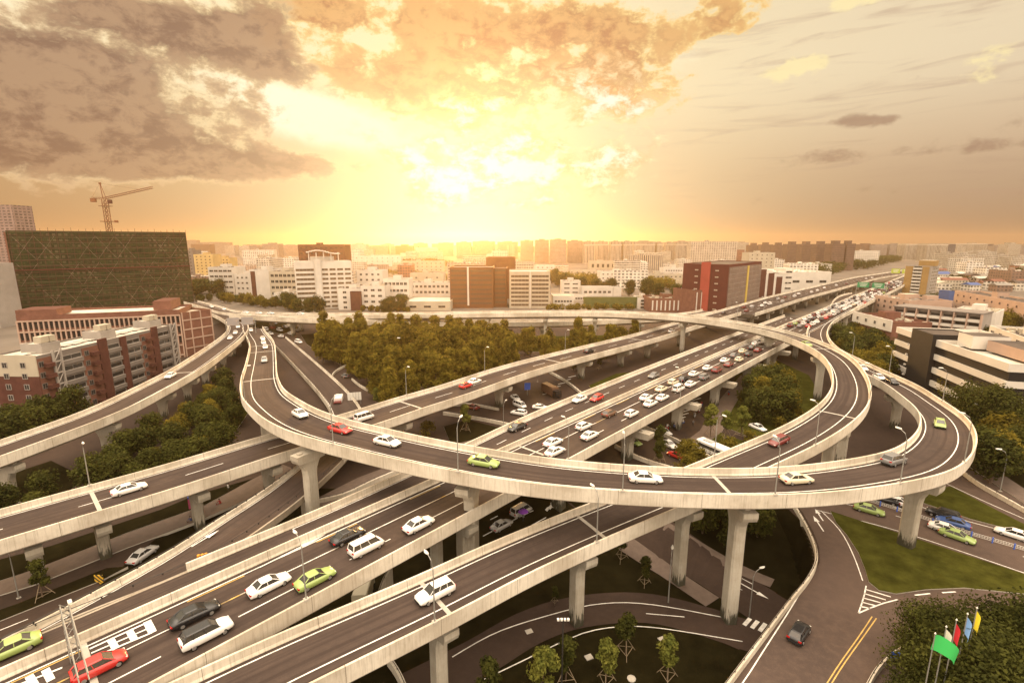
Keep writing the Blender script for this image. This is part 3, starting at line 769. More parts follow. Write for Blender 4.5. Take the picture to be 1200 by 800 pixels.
wall_px('retaining_wall', 'curved concrete retaining wall between the right hand street and the sunken lawn', WALLPX, .85, .35, base=-6.6)
wall_px('barrier', 'concrete barrier with steel rail beside the road below the right hand bend', [(1128, 550), (1150, 566), (1200, 594), (1260, 630)], .85, .35)
wall_px('barrier', 'short curved barrier beside the dark trees and flagpoles', [(1061, 757), (1044, 768), (1028, 786), (1014, 812)], .85, .3)
wall_px('barrier', 'curved barrier along the street below the double taxis, seen under the S bend', [(380, 545), (392, 556), (400, 575)], .6, .3) if False else None
wall_px('barrier', 'curved low barrier on the dark street seen under the lower left flyover', [(457, 768), (466, 780), (476, 800), (480, 820)], -5.2, .5, base=-6.6)
wall_px('barrier', 'narrow double barrier curving down in the dark gap beside the cream truck', [(460, 664), (452, 678), (446, 696), (444, 706)], -1.0, .5, base=-6.6)
wall_px('parapet', 'low concrete parapet between tree grove and curving side street', [(413, 443), (425, 452), (440, 458), (470, 464), (500, 462)], .8, .4)
wall_px('parapet', 'low concrete parapet where the side street forks beside the trees', [(387, 441), (394, 433), (412, 424), (440, 415)], .8, .4)
wall_px('parapet', 'straight parapet separating the slip road from the tree grove', [(345, 404), (365, 421), (387, 441), (402, 460), (414, 482)], .8, .4)
wall_px('parapet', 'pale parapet of the underpass below the long flyover', [(520, 482), (560, 488), (600, 496), (640, 505)], .9, .5)
wall_px('parapet', 'pale low parapet between the underpass street and the small lawn', [(505, 478), (545, 472), (585, 478)], .7, .4)
wall_px('parapet', 'pale parapet running beside the street behind the loop columns', [(640, 432), (665, 446), (690, 466), (698, 474)], .8, .5)
wall_px('parapet', 'rough concrete parapet of the underpass bridge beside blurred green taxi', [(722, 520), (745, 532), (770, 541), (800, 549)], .9, .5)
wall_px('parapet', 'long parapet on the far side of the bus street under the expressway', [(745, 494), (790, 512), (830, 532), (880, 548)], .9, .4)
wall_px('parapet', 'dim pale parapet behind the slip ramp column', [(352, 588), (400, 578), (440, 560), (500, 535)], .9, .4)

# ------------------------------------------------------------------ buildings
def facade_mat(name, wall, glass=(.03, .03, .03), fh=3.2, bay=3.4, wf=.6, hf=.5, band=False, lit=.12):
    if name in MATS: return MATS[name]
    m = bpy.data.materials.new(name); m.use_nodes = True; MATS[name] = m; k = NT(m)
    uv = k.nd('ShaderNodeUVMap').outputs[0]; sp = k.nd('ShaderNodeSeparateXYZ'); k.L.new(uv, sp.inputs[0])
    u = k.m('DIVIDE', sp.outputs[0], bay); v = k.m('DIVIDE', sp.outputs[1], fh)
    fu = k.m('FRACT', u); fv = k.m('FRACT', v)
    a = k.m('LESS_THAN', k.m('ABSOLUTE', k.m('SUBTRACT', fu, .5)), wf / 2 if not band else .47)
    b = k.m('LESS_THAN', k.m('ABSOLUTE', k.m('SUBTRACT', fv, .5)), hf / 2)
    w = k.m('MULTIPLY', a, b)
    cb = k.nd('ShaderNodeCombineXYZ'); k.L.new(k.m('FLOOR', u), cb.inputs[0]); k.L.new(k.m('FLOOR', v), cb.inputs[1])
    wn = k.nd('ShaderNodeTexWhiteNoise', noise_dimensions='2D'); k.L.new(cb.outputs[0], wn.inputs[0])
    g_ = k.nd('ShaderNodeNewGeometry').outputs['Position']; n = k.noise(g_, .15, 5, .65)
    wc = k.mix(k.ss(n, .3, .7), tuple(c * .82 for c in wall) + (1,), tuple(min(.85, c * 1.12) for c in wall) + (1,))
    gc = k.mix(k.m('MULTIPLY', wn.outputs[0], .8), tuple(glass) + (1,), tuple(min(.5, c * .45 + .03) for c in wall) + (1,))
    rec = k.m('GREATER_THAN', fv, .94)
    wc = k.mix(k.m('MULTIPLY', rec, .3), wc, tuple(c * .5 for c in wall) + (1,))
    k.L.new(k.mix(w, wc, gc), k.b.inputs['Base Color'])
    k.L.new(k.m('SUBTRACT', .85, k.m('MULTIPLY', w, .5)), k.b.inputs['Roughness'])
    k.b.inputs['Specular IOR Level'].default_value = .12
    bp = k.nd('ShaderNodeBump', invert=True); bp.inputs['Strength'].default_value = 1; bp.inputs['Distance'].default_value = .3
    k.L.new(w, bp.inputs['Height']); k.L.new(bp.outputs[0], k.b.inputs['Normal'])
    return m
GLASS = mat('window_glass', (.025, .024, .024), .12, 0, spec=.6)
GLASS_W = mat('window_glass_warm', (.09, .06, .04), .2, 0, spec=.6)
W_WHITE = mat('wall_white', (.50, .46, .40), .85, .12, .12)
W_CREAM = mat('wall_cream', (.38, .33, .25), .85, .12, .12)
W_GREY = mat('wall_grey', (.16, .138, .12), .85, .14, .15)
W_LGREY = mat('wall_light_grey', (.27, .24, .21), .85, .14, .15)
W_PINK = mat('wall_pink', (.36, .25, .19), .85, .12, .12)
W_BRICK = mat('wall_brick', (.155, .072, .050), .9, .22, .4)
W_DBRICK = mat('wall_dark_brick', (.085, .035, .026), .9, .22, .4)
W_DRED = mat('wall_dark_red', (.085, .026, .020), .8, .12, .2)
W_RED = mat('wall_red', (.28, .06, .042), .8, .12, .2)
W_BLACK = mat('wall_black', (.020, .018, .017), .5, .2, .3)
W_GOLD = mat('wall_gold', (.27, .17, .065), .7, .12, .2)
W_YEL = mat('wall_yellow', (.44, .32, .08), .7, .1, .2)
W_ROOF = mat('roof_grey', (.20, .18, .155), .95, .3, .15)
W_ROOFP = mat('roof_pale', (.42, .39, .33), .95, .25, .15)
W_DROOF = mat('roof_dark', (.075, .06, .05), .95, .3, .15)
W_BLUE = mat('wall_blue', (.06, .09, .20), .6, .1, .3)
W_GREEN = mat('hoarding_green', (.08, .09, .03), .9, .2, .3)
FAC = [facade_mat('facade_pale', (.52, .47, .39)), facade_mat('facade_cream', (.46, .40, .31), bay=2.8), facade_mat('facade_grey', (.27, .24, .21), hf=.45),
       facade_mat('facade_brown', (.20, .13, .095), wf=.5), facade_mat('facade_band', (.50, .45, .37), band=True, hf=.45), facade_mat('facade_brick', (.27, .13, .085), bay=3),
       facade_mat('facade_white', (.62, .57, .49), bay=4), facade_mat('facade_pink', (.40, .29, .22), bay=3.8, wf=.4)]
F_TOWER = [facade_mat('tower_brown', (.15, .095, .07), fh=3, bay=2.4, wf=.55, hf=.5), facade_mat('tower_grey', (.26, .22, .19), fh=3, bay=2.6, wf=.5, hf=.55),
           facade_mat('tower_pale', (.40, .35, .28), fh=3, bay=2.6, wf=.5, hf=.6), facade_mat('tower_rib', (.42, .36, .28), fh=40, bay=3.2, wf=.55, hf=.92), facade_mat('tower_slate', (.13, .12, .125), fh=3, bay=2, wf=.7, hf=.6)]

def boxmesh(name, x0, x1, y0, y1, z0, z1, m, roofm=None, parapet=0.0):
    """axis aligned block with lengths in metres as its texture coordinates; the top can be sunk behind a parapet"""
    v = []; f = []; uv = []; mi = []
    def quad(a, b, c, d, ua, ub, za, zb, k=0):
        n = len(v); v.extend([a, b, c, d]); f.append((n, n + 1, n + 2, n + 3)); uv.extend([(ua, za), (ub, za), (ub, zb), (ua, zb)]); mi.append(k)
    P = [(x0, y0), (x1, y0), (x1, y1), (x0, y1)]; u = 0
    for i in range(4):
        a, b = P[i], P[(i + 1) % 4]; L = math.hypot(b[0] - a[0], b[1] - a[1])
        quad((*a, z0), (*b, z0), (*b, z1), (*a, z1), u, u + L, z0, z1); u += math.ceil(L / 3.4) * 3.4
    if parapet > 0:
        t = .3; Q = [(x0 + t, y0 + t), (x1 - t, y0 + t), (x1 - t, y1 - t), (x0 + t, y1 - t)]; zr = z1 - parapet
        for i in range(4):
            a, b, c, d = P[i], P[(i + 1) % 4], Q[(i + 1) % 4], Q[i]
            quad((*a, z1), (*b, z1), (*c, z1), (*d, z1), .02, .03, .01, .02)
            quad((*d, z1), (*c, z1), (*c, zr), (*d, zr), .02, .03, .01, .02)
        quad((*Q[0], zr), (*Q[1], zr), (*Q[2], zr), (*Q[3], zr), 0, .1, 0, .1, 1)
    else: quad((*P[0], z1), (*P[1], z1), (*P[2], z1), (*P[3], z1), 0, .1, 0, .1, 1)
    return new_mesh(name, v, f, [m, roofm or W_ROOF], mi, False, uv)
def block(root, x0, x1, y0, y1, z0, z1, m, roofm=None, parapet=.8, name='wall'):
    return link(name, boxmesh(name, x0, x1, y0, y1, z0, z1, m, roofm, parapet), root)

DISCS = []
def frame_ab(A, B):
    """root placed at A, local x towards B, local y away from the viewer"""
    d = B - A; return math.atan2(d.y, d.x), d.to_2d().length
def base_px(xl, yl, xr, yr): 
    A = un(xl, yl, CZ); B = un(xr, yr, CZ); A.z = B.z = 0; return A, B
def top_px(xl, yl, xr, yr, H):
    A = un(xl, yl, CZ - H); B = un(xr, yr, CZ - H); A.z = B.z = 0; return A, B
def height_at(A, px, py):
    d = ray(px, py); return CZ + A.y * d.z / d.y
def bthing(name, label, A, B, dep, group=None, cat='building'):
    a, w = frame_ab(A, B); DISCS.append(((A.x + B.x) / 2 - math.sin(a) * dep / 2, (A.y + B.y) / 2 + math.cos(a) * dep / 2, max(w, dep) * .62))
    return thing(name, label, cat, (A.x, A.y, 0), a, group), w

WCACHE = {}
def window_mesh(w, h, fm, gm, kind):
    k = (round(w, 2), round(h, 2), fm.name, gm.name, kind)
    if k in WCACHE: return WCACHE[k]
    q = MB(); t = .12
    q.box((0, -.02, 0), (w, .06, h), 0, 1)
    for z in (-h / 2, h / 2): q.box((0, -.05, z), (w + t, .14, t), 0, 0)
    for x in (-w / 2, w / 2): q.box((x, -.05, 0), (t, .14, h), 0, 0)
    n = 1 if kind == 'win' else max(1, int(w / 2.2))
    for i in range(1, n + (1 if kind == 'win' else 0)):
        x = -w / 2 + w * i / (n + (1 if kind == 'win' else 0)); q.box((x, -.045, 0), (.08, .1, h), 0, 0)
    WCACHE[k] = q.mesh('window', [fm, gm]); return WCACHE[k]
def windows(root, x0, x1, y, zs, cols, ww, wh, face='front', fm=None, gm=None, kind='win', skip=None, name='window'):
    me = window_mesh(ww, wh, fm or W_WHITE, gm or GLASS, kind); n = 0
    for z in zs:
        for c in range(cols):
            if skip and skip(c, z): continue
            p = x0 + (x1 - x0) * (c + .5) / cols
            if face == 'front': o = link(name, me, root, (p, y, z))
            elif face == 'left': o = link(name, me, root, (y, p, z), -PI / 2)
            else: o = link(name, me, root, (y, p, z), PI / 2)
def floors(H, n, z0=0.0): return [z0 + (H - z0) * (i + .5) / n for i in range(n)]

def std(name, label, A, B, H, dep, m, nf, nc, ww=1.8, wh=1.6, side=None, sidecols=3, roofm=None, fm=None, gm=None, kind='win', head=True, group=None, cat='building', parapet=.9):
    r, w = bthing(name, label, A, B, dep, group, cat)
    block(r, 0, w, 0, dep, 0, H, m, roofm, parapet)
    if nc: windows(r, 1, w - 1, 0, floors(H - parapet, nf), nc, min(ww, (w - 2) / nc * .85), wh, 'front', fm or m, gm, kind)
    if side: windows(r, 1, dep - 1, 0 if side == 'left' else w, floors(H - parapet, nf), sidecols, min(ww, (dep - 2) / sidecols * .8), wh, side, fm or m, gm, kind)
    if head:
        cq = MB(); rr_ = random.Random(int(abs(A.x * 7 + A.y * 3)))
        for _ in range(int(min(26, w * dep / 22))):
            bx, by = rr_.uniform(1.2, w - 1.2), rr_.uniform(1.2, dep - 1.2); hh = rr_.choice([.5, .7, .9, 1.3]); cq.box((bx, by, H - parapet + hh / 2), (rr_.uniform(.6, 2.4), rr_.uniform(.6, 1.8), hh), rr_.uniform(-.1, .1))
        cq.build('roof_equipment', rr_.choice([W_LGREY, W_CREAM, W_GREY]), r)
        rf = block(r, w * .35, w * .35 + min(6, w * .3), dep * .3, dep * .7, H - parapet + .01, H + 2.4, m, roofm, 0, 'roof_house')
    return r, w

# ---- near left: grey and brick apartment block ---------------------------------
A, B = Vector((-124.5, 127.0, 0)), Vector((-122.5, 179.0, 0)); H = 18.6; dep = 13.0
r, w = bthing('apartment_block', 'long grey and brick apartment block with balconies behind the curved left flyover', A, B, dep)
block(r, 0, w, 0, dep, 0, H, W_GREY, W_ROOFP, .5)
nfl = 6; fh = 2.95
block(r, -.25, -.003, -.2, dep - 1, 13.2, H + .3, W_CREAM, W_CREAM, 0, 'gable_panel'); block(r, -.22, -.004, -.2, dep - 1, 0, 13.18, W_DBRICK, W_DBRICK, 0, 'gable_wall')
windows(r, 1, dep - 2, -.26, floors(17.7, 6), 2, 1.3, 1.4, 'left', W_LGREY)
bays = [(4.2, 'brick'), (2.2, 'truss'), (7, 'band'), (5.5, 'brick'), (3, 'dark'), (5, 'band'), (2.2, 'stair'), (6, 'band'), (5, 'brick'), (2.6, 'dark'), (6, 'band'), (2.4, 'truss')]
x = 0; balc = MB(); balc.box((0, -.65, -.45), (2.2, 1.2, .9)); balc.box((0, -.65, -.95), (2.4, 1.4, .14)); bal_me = balc.mesh('balcony', W_DBRICK)
for bw, kd in bays:
    if kd == 'brick':
        block(r, x, x + bw, -.12, -.002, 0, H - .8, W_BRICK, W_BRICK, 0, 'brick_panel')
        for z in floors(17.7, nfl):
            link('window', window_mesh(1.3, 1.4, W_GREY, GLASS, 'win'), r, (x + bw * .25, -.13, z)); link('balcony', bal_me, r, (x + bw * .65, -.13, z))
    elif kd == 'band':
        for z in floors(17.7, nfl):
            link('window', window_mesh(bw - .8, 1.25, W_LGREY, GLASS, 'strip'), r, (x + bw / 2, -.03, z + .1)); block(r, x + .1, x + bw - .1, -.55, -.003, z - 1.75, z - .6, W_GREY, W_LGREY, 0, 'spandrel')
    elif kd in ('dark', 'stair'):
        block(r, x, x + bw, -.5, -.004, 0, H + (.8 if kd == 'dark' else 0), W_DBRICK, W_DBRICK, 0, 'stair_shaft')
    if kd == 'truss':
        q = MB()
        for a in (x, x + bw): q.box((a, -.7, H / 2), (.45, .45, H + 1.4))
        for i in range(6):
            z = i * 3.1 + .6; q.box((x + bw / 2, -.7, z), (bw, .35, .35)); q.tube([(x, -.7, z), (x + bw, -.7, z + 3.1)], .16, 4)
        q.build('frame_truss', W_LGREY, r)
    x += bw
q = MB()
for i in range(17): q.box((3 + i * 2.9, dep * .5, H - .1), (2.2, 2.6 + (i % 3) * .7, .16), .05 * (i % 3 - 1))
q.build('solar_panel_row', W_ROOFP, r)
for px_ in (5, 24, 44):
    k = block(r, px_, px_ + 5.5, 3, 9, H - .5, H + 2.2, W_LGREY, W_ROOFP, .3, 'roof_house'); 
    t_ = MB(); t_.box((px_ + 2.2, 5, H + 3.1), (2.2, 2.2, 1.7)); t_.box((px_ + 4.5, 5, H + 3.1), (1.6, 2.2, 1.7)); t_.build('water_tank', W_CREAM, r)

# ---- brick building under construction --------------------------------------------
A, B = base_px(30, 430, 217, 418); H = height_at(A, 26, 370); dep = 20
r, w = bthing('unfinished_brick_building', 'unfinished red brick building with pale frame and rows of empty openings', A, B, dep)
block(r, 0, w, 0, dep, 0, H, W_BRICK, W_ROOFP, .9)
n = 33; me = MB(); me.box((0, -.12, 0), (w / n * .42, .3, 3.0)).box((0, 0, 0), (.01, .01, .01))
op = MB(); op.box((0, -.03, 0), (w / n * .5, .08, 2.7)); opm = op.mesh('opening', W_BLACK)
H0 = H - 2.2
for k in range(3):
    for i in range(n): link('opening', opm, r, ((i + .5) * w / n, -.02, H0 - 1.9 - 4.2 * k))
cm = MB(); cm.box((0, -.2, 0), (w / n * .30, .3, H0)); cmm = cm.mesh('frame_column', W_PINK)
for i in range(n + 1): link('frame_column', cmm, r, (min(w, i * w / n), 0, H0 / 2))
for k in range(5): block(r, -.2, w + .2, -.42, -.06, H0 - 4.2 * k - .35, H0 - 4.2 * k + .15, W_PINK, W_CREAM, 0, 'floor_beam')
block(r, 0, w * .235, .2, dep * .6, H - .6, H + 2.0, W_BRICK, W_DBRICK, 0, 'rooftop_room')
block(r, w * .80, w * .92, 6, dep, H - .6, H + 3.2, W_BRICK, W_DBRICK, 0, 'rooftop_room')
C2_ = un(253, 411, CZ); C2_.z = 0
A2, B2 = B, C2_
r2, w2 = bthing('brick_end_wall_building', 'red brick gable with grid of pale concrete beams right of the unfinished building', A2 + Vector((.6, 0, 0)), B2, 24)
H2 = height_at(B2, 251, 362)
block(r2, 0, w2, 0, 26, 0, H2, W_BRICK, W_CREAM, .9)
for fx in (.02, .28, .62, .98): block(r2, fx * w2 - .25, fx * w2 + .25, -.16, -.01, 0, H2, W_PINK, W_CREAM, 0, 'frame_column')
for z in (3.5, 7.5, 11.5, 15.5): 
    if z < H2: block(r2, 0, w2, -.2, -.012, z - .25, z + .25, W_PINK, W_CREAM, 0, 'floor_beam')

# ---- building wrapped in green netting ----------------------------------------------
def net_mat():
    m = bpy.data.materials.new('green_netting'); m.use_nodes = True; k = NT(m)
    uv = k.nd('ShaderNodeUVMap').outputs[0]; sp = k.nd('ShaderNodeSeparateXYZ'); k.L.new(uv, sp.inputs[0])
    n1 = k.noise(uv, .25, 6, .7, (.5, 1.6, 1)); n2 = k.noise(uv, 1.4, 5, .7); n3 = k.noise(uv, .06, 3, .6)
    c = k.mix(k.ss(n1, .35, .65), (.008, .013, .005, 1), (.026, .038, .013, 1))
    c = k.mix(k.m('MULTIPLY', k.ss(n2, .45, .75), .5), c, (.075, .062, .03, 1))
    fl = k.m('FRACT', k.m('DIVIDE', sp.outputs[1], 3.6)); c = k.mix(k.m('MULTIPLY', k.m('LESS_THAN', fl, .12), .7), c, (.10, .075, .045, 1))
    fv = k.m('FRACT', k.m('DIVIDE', sp.outputs[0], 6.0)); c = k.mix(k.m('MULTIPLY', k.m('LESS_THAN', fv, .02), .5), c, (.09, .07, .04, 1))
    # openings of the frame seen through the netting, clearer in the upper half
    fu = k.m('FRACT', k.m('DIVIDE', sp.outputs[0], 3.0)); hole = k.m('MULTIPLY', k.m('LESS_THAN', k.m('ABSOLUTE', k.m('SUBTRACT', fu, .5)), .28), k.m('LESS_THAN', k.m('ABSOLUTE', k.m('SUBTRACT', fl, .55)), .22))
    c = k.mix(k.m('MULTIPLY', k.m('MULTIPLY', hole, k.ss(n3, .45, .6)), .6), c, (.13, .10, .06, 1))
    k.L.new(c, k.b.inputs['Base Color']); k.b.inputs['Roughness'].default_value = .95; k.b.inputs['Specular IOR Level'].default_value = .1
    bp = k.nd('ShaderNodeBump'); bp.inputs['Strength'].default_value = .6; bp.inputs['Distance'].default_value = .3; k.L.new(n1, bp.inputs['Height']); k.L.new(bp.outputs[0], k.b.inputs['Normal'])
    return m
NET = net_mat()
A, B = base_px(28, 371, 228, 357.5); dep = 34
H = height_at(A, 2, 270)
r, w = bthing('netted_building', 'huge building shell wrapped in dark green scaffold netting', A, B, dep)
block(r, -1, w, 0, dep, 0, H, NET, W_ROOF, 1.2)
q = MB(); 
for i in range(26): q.box((i * w / 25.0, -.25, H / 2), (.18, .18, H + 2.2 + (i * 7 % 3)))
q.build('scaffold_pole_row', W_DBRICK, r)
for k in (.455,): block(r, -1.2, w + .3, -.7, -.02, H * (1 - k) - .35, H * (1 - k) + .35, W_DRED, W_DRED, 0, 'toe_board')
for k in range(1, 14): block(r, -1.1, w + .1, -.3, -.015, k * 4.0 - .12, k * 4.0 + .12, W_DBRICK, W_DBRICK, 0, 'scaffold_ledger')
br = MB(); br.tube([(-5, 0, -7.5), (5, 0, 7.5)], .035, 4); brm = br.mesh('scaffold_brace', W_PINK)
for i in range(9):
    for j in range(3):
        if (i * 3 + j * 5) % 4 == 0: continue
        for sx in (1, -1):
            o = link('scaffold_brace', brm, r, (w * (i + .6) / 9.2, -.45, 9 + 17.5 * j)); o.scale = (sx, 1, 1)
block(r, -1.9, -1.02, -.6, 1.2, 0, H - 1, W_BRICK, W_BRICK, 0, 'hoist_mast')

# ---- tower crane -----------------------------------------------------------------------
def tower_crane():
    Y = 415.0; d = ray(127, 262); X = d.x / d.y * Y; c = Vector((X, Y, 0))
    r = thing('tower_crane', 'tall tower crane with slightly raised jib above the green netted building', 'crane', c, .12)
    zc = height_at(c, 123, 234); za = height_at(c, 122, 215); CM = mat('crane_paint', (.20, .085, .04), .6, .1)
    def truss(a, b, s, n, name, tri=False):
        a, b = Vector(a), Vector(b); t = (b - a).normalized(); u = t.cross(Vector((0, 1, 0))).normalized(); v = t.cross(u)
        q = MB(); C = [u * x * s / 2 + v * y * s / 2 for x, y in ((-1, -1), (1, -1), (1, 1), (-1, 1))]
        for k in C: q.tube([a + k, b + k], s * .08, 4)
        for i in range(n):
            p = a.lerp(b, i / n); p2 = a.lerp(b, (i + 1) / n)
            for k in range(4): q.tube([p + C[k], p2 + C[(k + 1) % 4]], s * .05, 3); q.tube([p + C[k], p + C[(k + 1) % 4]], s * .05, 3)
        return q.build(name, CM, r)
    truss((0, 0, 0), (0, 0, zc), 3.0, 26, 'mast')
    truss((0, 0, zc + 1), (39, -4, zc + 9.5), 1.5, 22, 'jib')
    truss((0, 0, zc + 1), (-10, 1, zc + 1.2), 1.3, 6, 'counter_jib')
    q = MB(); q.tube([(-1.2, 0, zc + 1), (-1.8, 0, za)], .3, 4).tube([(1.2, 0, zc + 1), (-1.6, 0, za)], .22, 4).box((-1.7, 0, za), (1.4, 1, 1.4)); q.build('apex', CM, r)
    q = MB(); q.tube([(-1.8, 0, za), (28, -3, zc + 8)], .07, 3).tube([(-1.8, 0, za), (-9.5, 1, zc + 1.8)], .07, 3); q.build('stay_cable', CM, r)
    q = MB(); q.box((-9, 1, zc - .4), (3.4, 2.4, 3)); q.build('counterweight', CM, r)
    q = MB(); q.box((4.6, -1.6, zc - 1.6), (2.4, 2.2, 3.0)); q.build('cab', W_DBRICK, r)
    q = MB(); q.box((0, 0, zc - 5), (8, 4.6, .4)).box((0, 0, zc - 17), (9, 5, .5)).box((6.2, 0, zc - 17), (2, 2, 1.8)); q.build('climbing_frame', CM, r)
tower_crane()

# ---- far left -----------------------------------------------------------------------------
A, B = base_px(-56, 330, 30, 330); Ht = height_at(B, 26, 240)
std('residential_tower', 'tall purple grey residential tower rising behind the netted building', A, B, Ht, 26, facade_mat('tower_mauve', (.24, .17, .15), fh=3.4, bay=5.5, wf=.6, hf=.45), 1, 0, parapet=1)
A, B = top_px(-110, 309, -14, 309, 36)
r, w = std('apartment_slab', 'white narrow apartment slab with small windows at the extreme left', A, B, 36, 14, W_LGREY, 11, 4, 1.5, 1.4)
A, B = base_px(-30, 470, 24, 452)
# ---- mid distance, left to right -------------------------------------------------------------
def px_b(name, label, xl, xr, yt, yb, dep, m, nf, nc, yb2=None, **k):
    A, B = base_px(xl, yb, xr, yb2 or yb); return std(name, label, A, B, height_at(A, xl, yt), dep, m, nf, nc, **k)
px_b('apartment_block', 'yellow apartment block with dark roof beside the netted building', 230, 252, 298, 327, 20, mat('wall_ochre', (.45, .32, .14), .85, .12, .12), 8, 4, wh=1.5, roofm=W_DBRICK)
px_b('apartment_block', 'smaller yellow apartment block right of the taller yellow one', 253, 271, 302, 324, 20, MATS['wall_ochre'], 6, 4, roofm=W_DBRICK)
px_b('office_block', 'dark grey slab squeezed between netting and yellow block', 218, 229, 293, 325, 20, W_GREY, 8, 2)
px_b('office_block', 'white five storey office with projecting corner, left of the white tower group', 247, 276, 313, 346, 22, W_WHITE, 5, 5, wh=1.7, ww=3.4)
px_b('office_block', 'low white office wing joined to the white corner office', 277, 300, 321, 347, 16, W_WHITE, 4, 4)
r, w = px_b('office_block', 'white office with blank gable and tall dark strip', 295, 318, 316, 352, 30, W_WHITE, 5, 0)
block(r, w * .08, w * .30, -.3, -.01, 3, 24, W_DBRICK, W_DBRICK, 0, 'glass_strip')
px_b('office_block', 'cream ribbed office wing right of the blank white gable', 318, 350, 318, 354, 22, W_CREAM, 5, 6, wh=2.2, ww=2.6)
px_b('annexe', 'low white annexe with red lined roof before the cream office wing', 322, 346, 343, 358, 14, W_WHITE, 1, 3)
# white tower with the rooftop canopy
A, B = base_px(349, 363, 415, 360); H = height_at(A, 347, 307)
r, w = bthing('office_tower', 'white banded office tower with a curved canopy on its roof', A, B, 24)
block(r, 0, w, 0, 24, 0, H, W_WHITE, W_ROOFP, 1)
block(r, w * .35, w * .45, -1.2, -.01, 0, H + 1.5, W_WHITE, W_WHITE, 0, 'service_core')
for z in floors(H - 4, 9):
    link('window', window_mesh(w * .31, 1.6, W_CREAM, GLASS_W, 'strip'), r, (w * .175, -.03, z))
    for c in range(4): link('window', window_mesh(w * .105, 1.5, W_CREAM, GLASS_W, 'win'), r, (w * (.52 + .135 * c), -.03, z))
q = MB()
for i in range(12): q.box((w * .22 + i * 1.9 + .9, 8, H + 6.6 + 1.2 * math.sin(i / 11 * PI * 1.6)), (2.1, 12, .4))
q.build('roof_canopy', W_WHITE, r)
for i in range(5): block(r, w * .25 + i * 5, w * .25 + i * 5 + .7, 3, 3.7, H - .9, H + 6.4, W_WHITE, W_WHITE, 0, 'canopy_post')
block(r, w * .28, w * .7, 6, 14, H - .9, H + 3.4, W_WHITE, W_ROOFP, 0, 'roof_house')
px_b('office_slab', 'wide brown slab standing behind the white canopy tower', 352, 406, 286.5, 325, 26, W_DBRICK, 6, 9, ww=3)
px_b('office_block', 'white office with dark red entrance strip right of the canopy tower', 397, 426, 338, 363, 22, W_WHITE, 4, 2, ww=2.6)
A, B = base_px(413, 363.5, 425, 363.5); 
r, w = std('stair_tower', 'narrow dark red glazed stair tower on the white office front', A + Vector((0, -3, 0)), B + Vector((0, -3, 0)), height_at(A, 413, 341), 2.6, W_RED if False else W_DBRICK, 1, 0, head=False)
px_b('office_block', 'white stepped office with square windows above the loop flyover', 424, 452, 335, 363.5, 26, W_WHITE, 4, 3, ww=2.8)
px_b('office_block', 'taller white block set behind the stepped office', 420, 450, 317, 356, 18, W_WHITE, 6, 4)
px_b('school_block', 'long white five storey block with square windows, left half', 450, 480, 327, 360, 16, W_WHITE, 4, 6, ww=2.2, wh=2)
px_b('school_block', 'long white block with square windows continuing to the dark glass office', 480, 528, 331, 352, 16, W_WHITE, 3, 9, ww=2.2, wh=2)
px_b('school_hall', 'white hall rising behind the long white block', 481, 520, 320, 338, 18, W_CREAM, 2, 3)
px_b('pavilion', 'low pale pavilion with flat white roof left of the dark glass office', 474, 528, 353, 364, 34, W_CREAM, 1, 3, ww=5, wh=1.5, roofm=W_ROOFP, head=False)
# dark glass office with light strip
A, B = base_px(528, 361, 578, 361); H = height_at(A, 527, 313)
r, w = bthing('glass_office', 'dark brown banded glass office with white vertical strip at its corner', A, B, 30)
GO = mat('brown_cladding', (.13, .055, .025), .6, .15, .2)
block(r, 0, w, 0, 30, 0, H, GO, W_ROOF, 1)
block(r, w + .02, w + 10, 6, 30, 0, H - 1, GO, W_ROOF, 1, 'side_wing')
for z in floors(H - 1, 8, 2):
    link('window', window_mesh(w * .36, 1.5, GO, GLASS_W, 'strip'), r, (w * .20, -.03, z)); link('window', window_mesh(w * .50, 1.5, GO, GLASS_W, 'strip'), r, (w * .72, -.03, z))
    link('window', window_mesh(8, 1.5, GO, GLASS_W, 'strip'), r, (w + 5, 5.97, z))
block(r, w * .40, w * .44, -.5, -.01, 2, H, W_WHITE, W_WHITE, 0, 'light_strip')
px_b('office_slab', 'dark brown slab peeking over the glass office', 570, 604, 301.5, 350, 20, GO, 1, 0, head=False)
A, B = base_px(597, 361, 644, 361); H = height_at(A, 596, 318)
r, w = bthing('office_block', 'cream office with curved horizontal window bands beside the glass office', A, B, 30)
block(r, 0, w, 0, 30, 0, H, W_CREAM, W_ROOFP, 1)
for z in floors(H - 2, 8, 1):
    link('window', window_mesh(w * .44, 1.7, W_CREAM, GLASS_W, 'strip'), r, (w * .26, -.03, z)); link('window', window_mesh(w * .42, 1.7, W_CREAM, GLASS_W, 'strip'), r, (w * .76, -.03, z))
block(r, w * .50, w * .53, -.7, -.01, 0, H + .5, W_WHITE, W_WHITE, 0, 'fin')
px_b('low_office', 'small white building with two window rows in the trees right of the banded office', 658, 680, 329, 345, 14, W_WHITE, 3, 2, ww=5, wh=1.2)
px_b('low_office', 'long low white building with a row of six windows', 682, 718, 336, 347, 12, W_WHITE, 1, 6, ww=2.6, wh=2, head=False)
px_b('low_office', 'plain white end block attached to the low six window building', 718.5, 728, 336.5, 347, 12, W_WHITE, 1, 0, head=False)
px_b('shed', 'low white shed with small windows behind the loop flyover', 648, 672, 346.5, 358, 20, W_WHITE, 1, 6, roofm=W_CREAM, head=False)
px_b('shed', 'tiny white shed with arched openings', 672.5, 687, 346, 352, 10, W_WHITE, 1, 4, head=False)
px_b('hoarding', 'wide dull green hoarding wall behind the loop flyover', 684, 748, 348, 361, 3, W_GREEN, 1, 0, head=False, parapet=.1, cat='wall')
px_b('office_block', 'striped white low block left of the brick shops', 748, 762, 349, 362, 16, W_WHITE, 3, 1, ww=8)
